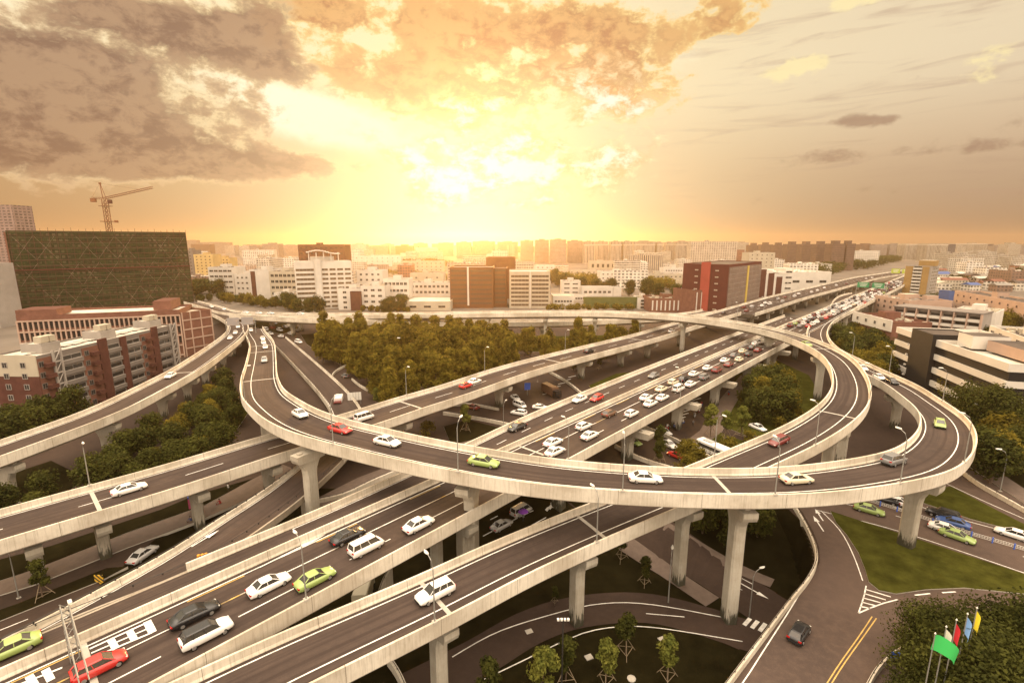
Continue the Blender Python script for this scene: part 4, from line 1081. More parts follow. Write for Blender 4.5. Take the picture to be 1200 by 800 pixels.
A, B = base_px(762, 366, 812, 366); H = height_at(A, 762, 349.5)
r, w = std('brick_shops', 'low red brick building with white vertical window strips', A, B, H, 22, W_BRICK, 1, 0, roofm=W_DROOF)
for i in range(10): block(r, w * (i + .3) / 10, w * (i + .3) / 10 + .9, -.2, -.01, 1.5, H - 1.5, W_WHITE, W_WHITE, 0, 'window_strip')
A, B = base_px(812, 369, 837, 367); H = height_at(A, 812, 340)
r, w = std('brick_office', 'taller red brick corner block with bright vertical windows beside the dark red tower', A, B, H, 20, W_BRICK, 1, 0, roofm=W_DROOF)
for i, fx in enumerate((.1, .32, .54, .76)): block(r, w * fx, w * fx + .8, -.2, -.01, 3, H - 1.5, W_WHITE, W_WHITE, 0, 'window_strip')
# dark red block with the red strip and the grey flank with yellow strip
B = Vector((139, 323, 0)); sv = Vector((.664, .747, 0)); A = B + Vector((-.747, .664, 0)) * 30; dep = 70; H = height_at(B, 848, 310)
r, w = bthing('red_office_block', 'dark red office block with bright red strip and yellow striped flank', A, B, dep)
block(r, 0, w, 0, dep, 0, H, W_DRED, W_DROOF, .5)
block(r, w * .42, w * .62, -1.0, -.01, 0, H + 1.2, W_RED, W_RED, 0, 'red_strip')
for fx in (.31, .76):
    for z in floors(H - 2, 7, 2): link('window', window_mesh(2.4, .9, W_DRED, W_CREAM, 'win'), r, (w * fx, -.03, z))
block(r, w + .01, w + .4, 1, dep, 0, H - 1.8, facade_mat('flank_pattern', (.17, .125, .10), (.34, .30, .24), fh=3.2, bay=1.7, wf=.55, hf=.10, lit=0), W_DROOF, 0, 'flank_wall')
block(r, w + .02, w + .8, dep * .52, dep * .57, 2, H - 2, W_YEL, W_YEL, 0, 'yellow_strip')
# white blocks behind the wide flyover
r, w = px_b('office_block', 'white office with dark glazed bays right of the red block', 886, 926, 321, 353, 30, W_WHITE, 1, 0)
for i in range(3): block(r, w * (.05 + .24 * i), w * (.05 + .24 * i) + w * .17, -.2, -.01, 3, 26 - 3 * i, W_DBRICK, W_DBRICK, 0, 'glazed_bay')
windows(r, w * .78, w * .98, 0, floors(26, 5, 4), 1, 5, 1.4)
px_b('market_hall', 'large flat white market hall beyond the wide flyover', 907, 972, 318.5, 340, 60, W_WHITE, 1, 4, ww=7, wh=2.5, roofm=W_ROOFP)
px_b('office_block', 'mid rise pale block with twin ribs above the red block', 876, 906, 296, 322, 24, W_CREAM, 6, 5)
px_b('office_block', 'pale apartment slab with many small windows behind the red block', 808, 862, 283, 312, 22, facade_mat('pale_block', (.44, .37, .29), bay=4.5, wf=.45), 1, 0)
px_b('hotel', 'ribbed hotel with stepped top in the middle distance', 736, 776, 299, 318, 26, facade_mat('rib_block', (.40, .33, .25), fh=40, bay=3.4, wf=.5, hf=.94), 1, 0)
px_b('hall', 'cream hall with arched openings before the skyline', 691, 722, 306, 316, 24, W_CREAM, 1, 5, ww=4, wh=6)
# campus of long low white blocks
for i, (xl, xr, yt, yb, lab) in enumerate([(703, 752, 318, 333, 'long low cream block with dotted windows, left of the campus'), (752, 800, 321, 335, 'low cream block with paired windows in the campus centre'), (778, 806, 314, 328, 'cream block at the back of the campus'), (640, 700, 317, 326, 'wide low cream hall before the towers'), (600, 650, 311, 322, 'pale flat block behind the banded office'), (470, 520, 306, 318, 'pale flat block above the school hall'), (415, 470, 300, 312, 'bright flat block left of the centre'), (800, 808, 330, 345, 'thin white block beside the red office block')]):
    px_b('campus_block', lab, xl, xr, yt, yb, 22, W_CREAM if i % 2 else W_WHITE, 3, 9, ww=2, wh=1.5)
# ---- right ------------------------------------------------------------------------------------
def facing(xl, yb, xr, ang):
    A = un(xl, yb, CZ); A.z = 0; d = Vector((math.cos(R(ang)), -math.sin(R(ang)), 0)); w = 2.0
    while w < 200 and proj(A + d * w)[0] < xr: w += .25
    return A, A + d * w
A, B = facing(1056, 349, 1086, 52); H = height_at(A, 1054, 311)
r, w = bthing('hotel_tower', 'ochre hotel tower with white balconies between two blank panels', A, B, 22)
block(r, 0, w, 0, 22, 0, H, W_LGREY, W_DROOF, .8)
for a, b in ((0, .30), (.66, .92)): block(r, w * a, w * b, -.4, -.01, 4, H - .5, W_GOLD, W_GOLD, 0, 'ochre_panel')
bm_ = MB(); bm_.box((0, -.6, 0), (w * .34, 1.2, 1.1)); bme = bm_.mesh('balcony', W_WHITE)
for z in floors(H - 1, 8, 5): link('balcony', bme, r, (w * .48, 0, z)); link('window', window_mesh(w * .3, 1.2, W_CREAM, GLASS, 'strip'), r, (w * .48, -.03, z + 1.3))
windows(r, 1, 21, w, floors(H - 1, 8, 5), 4, 2.4, 1.6, 'right', W_CREAM)
block(r, w * .45, w * 1.05, 2, 14, H, H + 4.5, W_GOLD, W_CREAM, 0, 'roof_house')
# long slab with balconies
A, B = top_px(1049, 359, 1152, 368.5, 18)
r, w = bthing('balcony_block', 'long grey slab with five rows of white balconies', A, B, 12)
block(r, 0, w, 0, 12, 0, 18, W_LGREY, W_GREY, .6)
block(r, -.3, w + .3, -1.6, 12.2, 18.02, 18.5, W_GREY, W_GREY, 0, 'eaves')
nb = 7; bm_ = MB(); bm_.box((0, -.8, 0), (w / nb * .9, 1.5, 1.15)); bme = bm_.mesh('balcony', W_WHITE)
for z in floors(17.4, 6):
    for i in range(nb): link('balcony', bme, r, (w * (i + .5) / nb, 0, z - .9)); link('window', window_mesh(w / nb * .8, 1.3, W_LGREY, GLASS, 'strip'), r, (w * (i + .5) / nb, -.03, z + .35))
for i in range(nb + 1): block(r, w * i / nb - .25, w * i / nb + .25, -1.75, -.01, 0, 18, W_PINK, W_PINK, 0, 'divider')
# black and white striped office
A, B = Vector((136, 173, 0)), Vector((122.5, 119, 0)); H = 18.4
r, w = bthing('striped_office', 'office with white bands and dark windows around a black glass stair tower', A, B, 24)
block(r, 0, w, 0, 24, 0, H - 1.6, W_BLACK, W_ROOF, .3)
for k in range(5):
    z = H - 1.6 - 4.1 * k
    block(r, -.3, w * .22, -.6, 24, z - .2, z + 1.5 if k else z + 1.8, W_WHITE if k < 4 else W_GOLD, W_ROOFP, 0 if k else 1.2, 'white_band'); block(r, w * .44, w + .3, -.6, 24, z - .2, z + 1.5 if k else z + 1.9, W_WHITE, W_ROOFP, 0 if k else 1.2, 'white_band')
block(r, w * .22, w * .44, -1.6, 10, 0, H + 1.8, W_BLACK, W_DROOF, .3, 'stair_tower')
block(r, w * .5, w * .62, 3, 12, H - .3, H + 3.4, W_WHITE, W_DROOF, 0, 'roof_house'); block(r, w * .64, w * .9, 6, 14, H - .3, H + 2.6, W_PINK, W_DROOF, 0, 'roof_house')
for k in range(5): link('lamp_box', boxmesh('lamp_box', w * .22 - .9, w * .22 - .3, -2.2, -1.7, H - 4 - 3.4 * k, H - 3.5 - 3.4 * k, W_WHITE, W_WHITE), r)
# neighbours
def tp(name, label, xl, yl, xr, yr, H, dep, m, nf, nc, **k):
    A, B = top_px(xl, yl, xr, yr, H); return std(name, label, A, B, H, dep, m, nf, nc, **k)
r, w = tp('walk_up_block', 'white topped brick block below the ochre tower, beside the jam', 1001, 366, 1046, 377, 14, 16, W_BRICK, 4, 4, roofm=W_DBRICK)
block(r, -.2, w + .2, -.5, -.01, 9.6, 14.6, W_WHITE, W_WHITE, 0, 'white_band'); windows(r, 1, w - 1, -.5, [12], 4, 1.7, 1.6)
tp('low_block', 'pink low block with white roof house at the foot of the ochre tower', 1026, 346, 1066, 352, 14, 22, W_PINK, 4, 5, roofm=W_CREAM)
tp('low_block', 'pink stepped block with dark openings left of the long balcony slab', 1064, 349, 1083, 352, 14, 16, W_PINK, 3, 1, ww=9, wh=1.8)
tp('low_block', 'grey low block with white roof edge behind the balcony slab', 1083, 352, 1096, 353, 12, 14, W_GREY, 2, 2)
tp('long_pink_block', 'very long pink building with few small windows near the right edge', 1119, 340, 1235, 361, 16, 14, W_PINK, 4, 12, wh=1.3, ww=1.6, roofm=W_DROOF)
r, w = tp('white_warehouse', 'blank white warehouse with curved roof between slab and pink building', 1118, 362, 1168, 366, 15, 20, W_WHITE, 1, 0, roofm=W_ROOFP)
A, B = top_px(1113, 341, 1119, 341, 17); std('advert_wall', 'narrow grey wall with tall blue panel', A, B, 17, 8, W_BLUE, 1, 0, head=False, cat='wall')
r, w = tp('walk_up_block', 'white walk up flats with stacked balconies at the right edge', 1160, 381, 1225, 404, 17, 14, W_WHITE, 5, 0, roofm=W_DROOF)
bm_ = MB(); bm_.box((0, -.8, 0), (3.0, 1.5, 1.1)); bme = bm_.mesh('balcony', W_PINK)
for z in floors(16, 5):
    for i in range(6): link('balcony', bme, r, (w * (i + .5) / 6, 0, z - .8)); link('window', window_mesh(2.6, 1.3, W_WHITE, GLASS, 'win'), r, (w * (i + .5) / 6, -.03, z + .5))
tp('white_house', 'white house corner above the dark trees at the right edge', 1192, 426, 1260, 440, 14, 14, W_WHITE, 4, 4)

# ------------------------------------------------------------------ trees
def leaf_mat(name, c1, c2, trans=.35):
    m = bpy.data.materials.new(name); m.use_nodes = True; k = NT(m); MATS[name] = m
    g_ = k.nd('ShaderNodeNewGeometry'); oi = k.nd('ShaderNodeObjectInfo').outputs['Random']
    n = k.noise(g_.outputs['Position'], .55, 4, .7); f = k.m('ADD', k.m('MULTIPLY', k.ss(n, .3, .7), .7), k.m('MULTIPLY', oi, .3))
    c = k.mix(f, c1 + (1,), c2 + (1,)); k.L.new(c, k.b.inputs['Base Color']); k.b.inputs['Roughness'].default_value = .8; k.b.inputs['Specular IOR Level'].default_value = .04
    tr = k.nd('ShaderNodeBsdfTranslucent'); k.L.new(c, tr.inputs[0]); mx = k.nd('ShaderNodeMixShader'); mx.inputs[0].default_value = trans
    k.L.new(k.b.outputs[0], mx.inputs[1]); k.L.new(tr.outputs[0], mx.inputs[2]); out = k.N['Material Output']; k.L.new(mx.outputs[0], out.inputs[0])
    return m
L_MID = leaf_mat('leaf_mid', (.030, .028, .006), (.26, .20, .028), .5)
L_DARK = leaf_mat('leaf_dark', (.014, .017, .005), (.085, .085, .017), .3)
L_LIGHT = leaf_mat('leaf_light', (.07, .085, .018), (.19, .18, .035))
BARK = mat('bark', (.11, .075, .05), .95, .2, 3)
STAKE = mat('stake_wood', (.22, .17, .11), .9, .1, 3)
def crown_mesh(name, rng, w, h, z0, shape, nleaf, ls, m, nclump=26):
    """many leaf faces gathered in clumps that fill an uneven crown"""
    clumps = []
    for i in range(nclump):
        t = rng.random() ** .8
        if shape == 'cone': rr = w / 2 * (1 - t) ** .65 * (.35 + .65 * min(1, t * 5 + .25)); zc = z0 + h * t
        elif shape == 'round': rr = w / 2 * math.sqrt(max(.05, 1 - (2 * t - 1) ** 2)); zc = z0 + h * t
        else: rr = w / 2 * (math.sin(PI * min(1, t * .9 + .12)) ** .6); zc = z0 + h * t
        a = rng.random() * 2 * PI; q = rr * math.sqrt(rng.random()) * .85
        clumps.append((q * math.cos(a), q * math.sin(a), zc, (.20 + .16 * rng.random()) * w * (1 if shape != 'cone' else .8)))
    vs = []; fs = []
    for i in range(nleaf):
        cx, cy, cz, r = clumps[i % nclump]
        d = Vector((rng.gauss(0, 1), rng.gauss(0, 1), rng.gauss(0, 1))).normalized(); rad = r * (.55 + .5 * rng.random())
        p = Vector((cx, cy, cz)) + Vector((d.x, d.y, d.z * .85)) * rad
        nrm = (d + Vector((rng.gauss(0, .5), rng.gauss(0, .5), rng.gauss(.2, .5)))).normalized(); u = nrm.orthogonal().normalized(); u.rotate(Matrix.Rotation(rng.random() * 6.3, 3, nrm)); v = nrm.cross(u)
        s = ls * (.6 + .8 * rng.random()); n = len(vs)
        vs += [p - u * s, p - v * s * .55, p + u * s, p + v * s * .6]; fs.append((n, n + 1, n + 2, n + 3))
    return new_mesh(name, vs, fs, m)
def trunk_mesh(name, rng, H, r, z1, w, stems=1):
    q = MB()
    for s in range(stems):
        ox = rng.uniform(-.1, .1) * s; bend = rng.uniform(-.3, .3); top = H * .86
        pts = [(ox, 0, -.3), (ox + bend * .2, .05, z1 * .5), (ox + bend * .5, bend * .3, z1), (bend, bend * .5, (z1 + top) / 2), (bend * .8, 0, top)]
        q.tube(pts, [r * 1.2, r, r * .8, r * .5, r * .15], 6)
        for i in range(6):
            z = z1 * .85 + (top - z1) * i / 7; a = rng.random() * 6.3; L = w * .36 * (1 - i / 9)
            b = (bend * .6, bend * .3, z); q.tube([b, (b[0] + math.cos(a) * L * .5, b[1] + math.sin(a) * L * .5, z + L * .35), (b[0] + math.cos(a) * L, b[1] + math.sin(a) * L, z + L * .9)], [r * .4, r * .25, r * .08], 4)
    return q.mesh(name, BARK)
rg = random.Random(5)
TREES = {}
def tree_kind(key, H, w, z0, shape, nleaf, ls, m, r, nclump, nvar=4, stake=False, stems=1):
    TREES[key] = []
    for i in range(nvar):
        TREES[key].append((crown_mesh('crown', rg, w * rg.uniform(.9, 1.1), H - z0, z0, shape, nleaf, ls, m, nclump), trunk_mesh('trunk', rg, H, r, z0 + .5, w, stems), stake))
tree_kind('poplar', 14, 7.6, 1.6, 'cone', 4200, .40, L_MID, .22, 46, 5)
tree_kind('broad', 8.5, 7.5, 2.0, 'round', 2600, .36, L_DARK, .22, 34, 4)
tree_kind('light', 7.5, 6.0, 2.0, 'round', 2400, .32, L_MID, .18, 30, 4)
tree_kind('slim', 6.2, 2.5, 2.3, 'oval', 1900, .19, L_LIGHT, .09, 20, 4, True)
tree_kind('slim_dark', 6.0, 2.4, 2.2, 'oval', 1700, .19, L_DARK, .09, 18, 3, True)
tree_kind('near', 9.5, 9.0, 2.2, 'round', 7000, .22, L_DARK, .25, 60, 3)
tree_kind('bush', 2.6, 3.0, .2, 'round', 800, .2, L_MID, .06, 14, 3)
sq = MB()
for k in range(3):
    a = k * 2.1; sq.tube([(math.cos(a) * 1.5, math.sin(a) * 1.5, -.1), (math.cos(a) * .1, math.sin(a) * .1, 2.4)], .045, 4)
    b = a + 2.1; sq.tube([(math.cos(a) * 1.1, math.sin(a) * 1.1, .6), (math.cos(b) * 1.1, math.sin(b) * 1.1, .6)], .04, 4)
STAKEM = sq.mesh('stake_tripod', STAKE)
TREELOG = []
def tree(kind, p, sc_=1.0, label='', group=None, cat='tree', name=None):
    cm, tm, st = TREES[kind][rg.randrange(len(TREES[kind]))]
    r = thing(name or ('bush' if kind == 'bush' else 'tree'), label, 'bush' if kind == 'bush' else cat, p, rg.random() * 6.28, group)
    r.scale = (sc_ * rg.uniform(.93, 1.07), sc_ * rg.uniform(.93, 1.07), sc_ * rg.uniform(.9, 1.08))
    link('crown', cm, r)
    if kind != 'bush': link('trunk', tm, r)
    if st: link('stake_tripod', STAKEM, r)
    TREELOG.append(r); return r
ORD = ['', 'first', 'second', 'third', 'fourth', 'fifth', 'sixth', 'seventh', 'eighth', 'ninth', 'tenth', 'eleventh', 'twelfth', 'thirteenth', 'fourteenth', 'fifteenth', 'sixteenth', 'seventeenth', 'eighteenth', 'nineteenth', 'twentieth']
TENS = {20: 'twenty', 30: 'thirty', 40: 'forty', 50: 'fifty', 60: 'sixty', 70: 'seventy', 80: 'eighty', 90: 'ninety'}
def ordinal(n):
    if n <= 20: return ORD[n]
    t, u = n // 10 * 10, n % 10
    return TENS[t] + '-' + ORD[u] if u else TENS[t][:-1] + 'ieth'
def order_labels(objs, fmt, rows=None, rownames=None, key=None):
    """name each of a set by its row in depth and its place from the left"""
    objs = list(objs)
    pr = {o.name: (key(o) if key else proj(o.location)) for o in objs}
    if not rows: groups = [('', objs)]
    else:
        s = sorted(objs, key=lambda o: -pr[o.name][1]); n = math.ceil(len(s) / rows); groups = [(rownames[i], s[i * n:(i + 1) * n]) for i in range(rows)]
    for rn, gr in groups:
        for i, o in enumerate(sorted(gr, key=lambda o: pr[o.name][0])): o['label'] = fmt.format(ord=ordinal(i + 1), row=rn)
def inpoly(x, y, P):
    c = False; j = len(P) - 1
    for i in range(len(P)):
        a, b = P[i]; d, e = P[j]
        if (b > y) != (e > y) and x < (d - a) * (y - b) / (e - b) + a: c = not c
        j = i
    return c
DPTS = [(c.x, c.y, d.W[i] / 2, c.z) for d in DECKS.values() for i, c in enumerate(d.C)]
def clear_of_decks(x, y, r, top=0):
    for a, b, w, z in DPTS:
        if abs(a - x) < w + r and abs(b - y) < w + r and math.hypot(a - x, b - y) < w + r: return False
    return True
def scatter(kind, poly, H, gap, scl, group, rad=2.5, jit=.35, mx=400):
    P = [(un(a, b, CZ - H).x, un(a, b, CZ - H).y) for a, b in poly]; out = []
    xs = [p[0] for p in P]; ys = [p[1] for p in P]; y = min(ys); row = 0
    while y < max(ys):
        x = min(xs) + (row % 2) * gap / 2
        while x < max(xs):
            px, py = x + rg.uniform(-jit, jit) * gap, y + rg.uniform(-jit, jit) * gap
            if inpoly(px, py, P) and clear_of_decks(px, py, rad) and len(out) < mx:
                out.append(tree(kind if isinstance(kind, str) else rg.choice(kind), (px, py, g(px, py)), rg.uniform(*scl), '', group))
            x += gap
        y += gap * .87; row += 1
    return out
ts = scatter('poplar', [(352, 383), (400, 374), (560, 371), (592, 378), (606, 398), (606, 416), (560, 432), (470, 446), (440, 440), (412, 428), (400, 414), (352, 424)], 12, 8.8, (.82, 1.16), 'park trees in the dense grove', 3.2)
order_labels(ts, 'bushy green park tree in the {row} row of the grove, {ord} from the left', 5, ['nearest', 'second', 'middle', 'fourth', 'rearmost'])
ts = scatter(['poplar', 'light'], [(605, 384), (640, 380), (745, 378), (765, 386), (735, 396), (690, 408), (640, 412), (640, 396), (620, 396)], 9, 8, (.7, 1.0), 'trees behind the long flyover', 2.5)
order_labels(ts, 'orange lit tree behind the long flyover and loop columns, {row} row, {ord} from left', 2, ['front', 'back'])
ts = scatter(['broad', 'broad', 'broad', 'light'], [(128, 556), (120, 535), (150, 505), (185, 478), (235, 450), (262, 430), (281, 458), (284, 480), (318, 506), (300, 512), (205, 538)], 5, 6.0, (.5, .85), 'trees between the two left flyovers', 2.2)
order_labels(ts, 'green tree between the two left flyovers, {row} row, {ord} from the left', 3, ['front', 'middle', 'back'])
ts = scatter(['broad'], [(0, 590), (0, 535), (50, 520), (110, 515), (108, 560), (60, 578)], 4.5, 6.2, (.5, .8), 'dark trees below the left edge flyover', 2.2)
order_labels(ts, 'dark tree below the left edge flyover, {ord} from the left')
ts = scatter(['broad'], [(0, 512), (0, 480), (40, 468), (100, 462), (70, 482), (20, 500)], 7, 6, (.8, 1.1), 'trees along the apartment block', 2.4)
order_labels(ts, 'dark tree at the foot of the grey apartment block, {ord} from the left')
ts = scatter(['broad', 'light', 'near'], [(1118, 440), (1150, 420), (1205, 440), (1215, 470), (1215, 560), (1205, 575), (1165, 530), (1150, 500), (1142, 480)], 8, 7.6, (.9, 1.35), 'trees right of the bend', 2.6)
order_labels(ts, 'dense tree outside the right hand bend, {row} row, {ord} from the left', 3, ['front', 'middle', 'back'])
ts = scatter(['light', 'light', 'broad'], [(985, 402), (978, 382), (1000, 378), (1040, 385), (1046, 410), (1040, 428), (1010, 416)], 9, 6.5, (.9, 1.3), 'trees between ramp and striped office', 2.5)
order_labels(ts, 'light green tree between the ramp and the striped office, {ord} from the left')
ts = scatter(['light', 'broad'], [(866, 452), (880, 428), (905, 410), (942, 418), (948, 440), (925, 470), (890, 478)], 7, 6.6, (.85, 1.2), 'trees inside the loop', 2.2)
order_labels(ts, 'park tree on the lawn inside the loop, {ord} from the left')
for lab, kd, px, py, s in [('slender staked tree inside the loop, leftmost beside the tall pier', 'slim_dark', 772, 540, 1.25), ('slender twin tree on the loop lawn, left of the parked white car', 'slim', 832, 512, 1.35), ('slender tree on the loop lawn between two others', 'slim', 850, 514, 1.2), ('tall slender tree at the tip of the loop lawn', 'slim', 868, 512, 1.35), ('slender tree nearest the front curve beside the red car', 'slim_dark', 771, 544, .9)]:
    tree(kd, G(px, py), s, lab)
for px, py, s, lab in [(878, 520, 1.1, 'round bush beside the passing white car on the loop lawn'), (912, 503, 1.3, 'round clipped bush under the inner loop barrier, left one'), (930, 493, 1.4, 'round clipped bush under the inner loop barrier, right one'), (855, 530, 1.2, 'small bush at the narrow corner where both loops cross'), (805, 538, 1.7, 'light green bush clump left of the bus, taller one'), (818, 546, 1.6, 'light green bush clump left of the bus, lower one'), (802, 552, 1.3, 'low bush at the front barrier beside the red car'), (758, 457, 1.6, 'dark shrub behind the quiet carriageway'), (888, 470, 1.9, 'big round shrub beside the pier inside the loop'), (232, 541, 1.5, 'round shrub on the lawn between the left flyovers, left one'), (245, 536, 1.7, 'round shrub on the lawn between the left flyovers, right one'), (500, 510, 1.2, 'small shrub at the underpass lawn')]:
    tree('bush', G(px, py), s, lab)
# staked young trees on the sunken lawn
for px, py, s, kd, lab in [(710, 800, 1.0, 'slim', 'young staked tree beside the double lamp post, right of the other two'), (636, 822, 1.12, 'slim', 'young staked tree left of the tall floodlight mast'), (573, 835, 1.15, 'slim_dark', 'dark young tree near the bottom pier'), (782, 795, 1.0, 'slim', 'bright yellow green staked tree standing alone right of centre'), (663, 797, 1.05, 'slim_dark', 'dark young tree directly behind the floodlight mast'), (733, 765, 1.05, 'slim_dark', 'dark young tree on the lawn behind the curved street'), (755, 684, .8, 'slim_dark', 'small dark tree beside the footway under the high flyover'), (728, 655, .9, 'slim_dark', 'dark tree beside the pier cap below the lower flyover'), (650, 706, .5, 'slim_dark', 'leafless looking staked sapling under the lower flyover')]:
    tree(kd, G(px, py), s, lab, 'young staked trees on the sunken lawn')
ts = scatter(['broad'], [(812, 608), (880, 606), (905, 618), (895, 640), (850, 640), (818, 630)], -3, 4.6, (.5, .7), 'dark shrubs under the front flyover', -20)
order_labels(ts, 'dark shrub under the front flyover, {ord} from the left')
# big dark trees at the lower right
ts = []
for px, py, s in [(1085, 722, .95), (1125, 728, 1.0), (1165, 720, 1.05), (1205, 705, 1.0), (1095, 765, 1.0), (1140, 770, 1.1), (1185, 760, 1.1), (1230, 740, 1.1), (1110, 805, 1.0), (1160, 815, 1.1), (1210, 800, 1.1), (1075, 800, .8)]:
    p = un(px, py, CZ - 6.5 * s); ts.append(tree('near', (p.x, p.y, 0), s * rg.uniform(.55, .85), '', 'dark trees in the lower right corner'))
order_labels(ts, 'dark leafy tree in the lower right corner behind the flags, {row} row, {ord} from left', 3, ['front', 'middle', 'back'])
tree('slim_dark', G(50, 700), .9, 'small staked tree on the dark strip at the lower left')
tree('slim', G(442, 478), .9, 'thin young tree by the parapet beside the white board')
tree('slim_dark', G(688, 420), 1.0, 'small thin tree right of the tall pier behind the flyover')
tree('slim_dark', G(702, 433), .9, 'small round headed tree behind the flyover, right of the thin one')
tree('slim', G(546, 505), 1.1, 'dense upright tree on the small lawn between underpass walls')
# rows of trees farther away
def belt(kind, pts, H, gap, scl, group, fmt, wobble=3):
    P = resample([un(a, b, CZ - H) for a, b in pts], gap); ts = []
    for p in P:
        x, y = p.x + rg.uniform(-wobble, wobble), p.y + rg.uniform(-wobble, wobble)
        if clear_of_decks(x, y, 2.5): ts.append(tree(kind, (x, y, 0), rg.uniform(*scl), '', group)); DISCS.append((x, y, 3))
    order_labels(ts, fmt)
belt('light', [(262, 343), (300, 346), (345, 352)], 8, 11, (.9, 1.2), 'street trees before the white offices', 'street tree before the white offices on the left, {ord} from the left', 3)
belt('broad', [(330, 351), (370, 357)], 7, 9, (1, 1.4), 'round trees before the cream office', 'round dark tree before the cream office wing, {ord} from the left', 2)
belt('broad', [(203, 340), (228, 333), (250, 335)], 9, 9, (1.2, 1.6), 'trees beside the netted building', 'dark tree right of the netted building, {ord} from the left', 5)
belt('broad', [(452, 357), (476, 350)], 8, 9, (1.0, 1.4), 'trees before the long white block', 'dark tree in front of the long white block, {ord} from the left', 3)
belt('broad', [(648, 322), (668, 330), (700, 332), (770, 338), (800, 342)], 9, 12, (1.2, 1.7), 'trees among the low white blocks', 'tree among the low white blocks right of centre, {ord} from the left', 7)
belt('broad', [(1090, 350), (1112, 344)], 10, 7, (1.1, 1.5), 'trees behind the balcony slab', 'dark tree behind the long balcony slab, {ord} from the left', 4)
belt('light', [(1166, 368), (1200, 360)], 12, 8, (1.2, 1.6), 'trees at the pink block', 'tree in front of the long pink block, {ord} from the left', 3)
belt('broad', [(1148, 384), (1160, 400)], 10, 6, (1., 1.4), 'trees beside the walk up flats', 'dark tree left of the walk up flats, {ord} from the left', 2)
belt('broad', [(262, 396), (275, 386)], 7, 6, (.8, 1.1), 'trees below the brick gable', 'small tree below the brick gable, {ord} from the left', 2)

# ------------------------------------------------------------------ vehicles
PAINT = {k: mat('paint_' + k, c, .25, 0, spec=.6) for k, c in dict(white=(.66, .64, .60), silver=(.36, .35, .33), grey=(.14, .135, .13), black=(.012, .012, .013), red=(.42, .025, .02), maroon=(.13, .018, .015),
         green=(.25, .33, .10), cream=(.56, .50, .36), blue=(.04, .08, .22), brown=(.12, .065, .04), orange=(.55, .22, .03), teal=(.05, .13, .16)).items()}
TYRE = mat('tyre_rubber', (.014, .013, .012), .9, 0); RIM = mat('wheel_rim', (.42, .41, .39), .35, 0, metal=.7)
CGLASS = mat('car_glass', (.05, .048, .044), .08, 0, spec=1.0, metal=.45); HEADL = mat('lamp_glass', (.7, .68, .6), .15, 0); TAILL = mat('tail_lamp_glass', (.35, .01, .008), .25, 0); BUMP_ = mat('dark_trim', (.02, .02, .02), .6, 0)
SPEC = dict(
    sedan=dict(L=4.7, W=1.8, H=1.46, st=[(-2.35, .34, .62, .70), (-2.28, .26, .88, .80), (-1.75, .22, .99, .88), (-1.2, .2, .96, .9), (0, .2, .93, .9), (.95, .2, .92, .9), (1.6, .22, .84, .88), (2.15, .26, .72, .80), (2.35, .34, .52, .66)], g=(1.12, .92, -1.72, .97, .28, -.98), wb=1.35),
    hatch=dict(L=4.2, W=1.76, H=1.52, st=[(-2.1, .34, .66, .72), (-2.04, .26, .98, .82), (-1.5, .22, 1.02, .87), (0, .2, .96, .88), (.95, .2, .94, .88), (1.5, .22, .84, .86), (1.95, .26, .72, .78), (2.1, .34, .54, .64)], g=(1.15, .93, -1.95, 1.02, .30, -1.45), wb=1.27),
    suv=dict(L=4.7, W=1.88, H=1.72, st=[(-2.35, .42, .8, .76), (-2.28, .34, 1.1, .86), (-1.6, .3, 1.14, .93), (0, .28, 1.08, .94), (1.0, .28, 1.06, .94), (1.7, .3, .98, .92), (2.2, .34, .84, .84), (2.35, .42, .62, .70)], g=(1.15, 1.05, -2.2, 1.12, .42, -1.85), wb=1.38),
    van=dict(L=4.6, W=1.75, H=1.90, st=[(-2.3, .4, .9, .76), (-2.26, .32, 1.14, .84), (-1.5, .28, 1.16, .87), (0, .28, 1.12, .88), (1.3, .28, 1.08, .88), (1.9, .3, .98, .84), (2.3, .4, .62, .72)], g=(1.75, 1.02, -2.22, 1.14, 1.05, -2.05), wb=1.35))
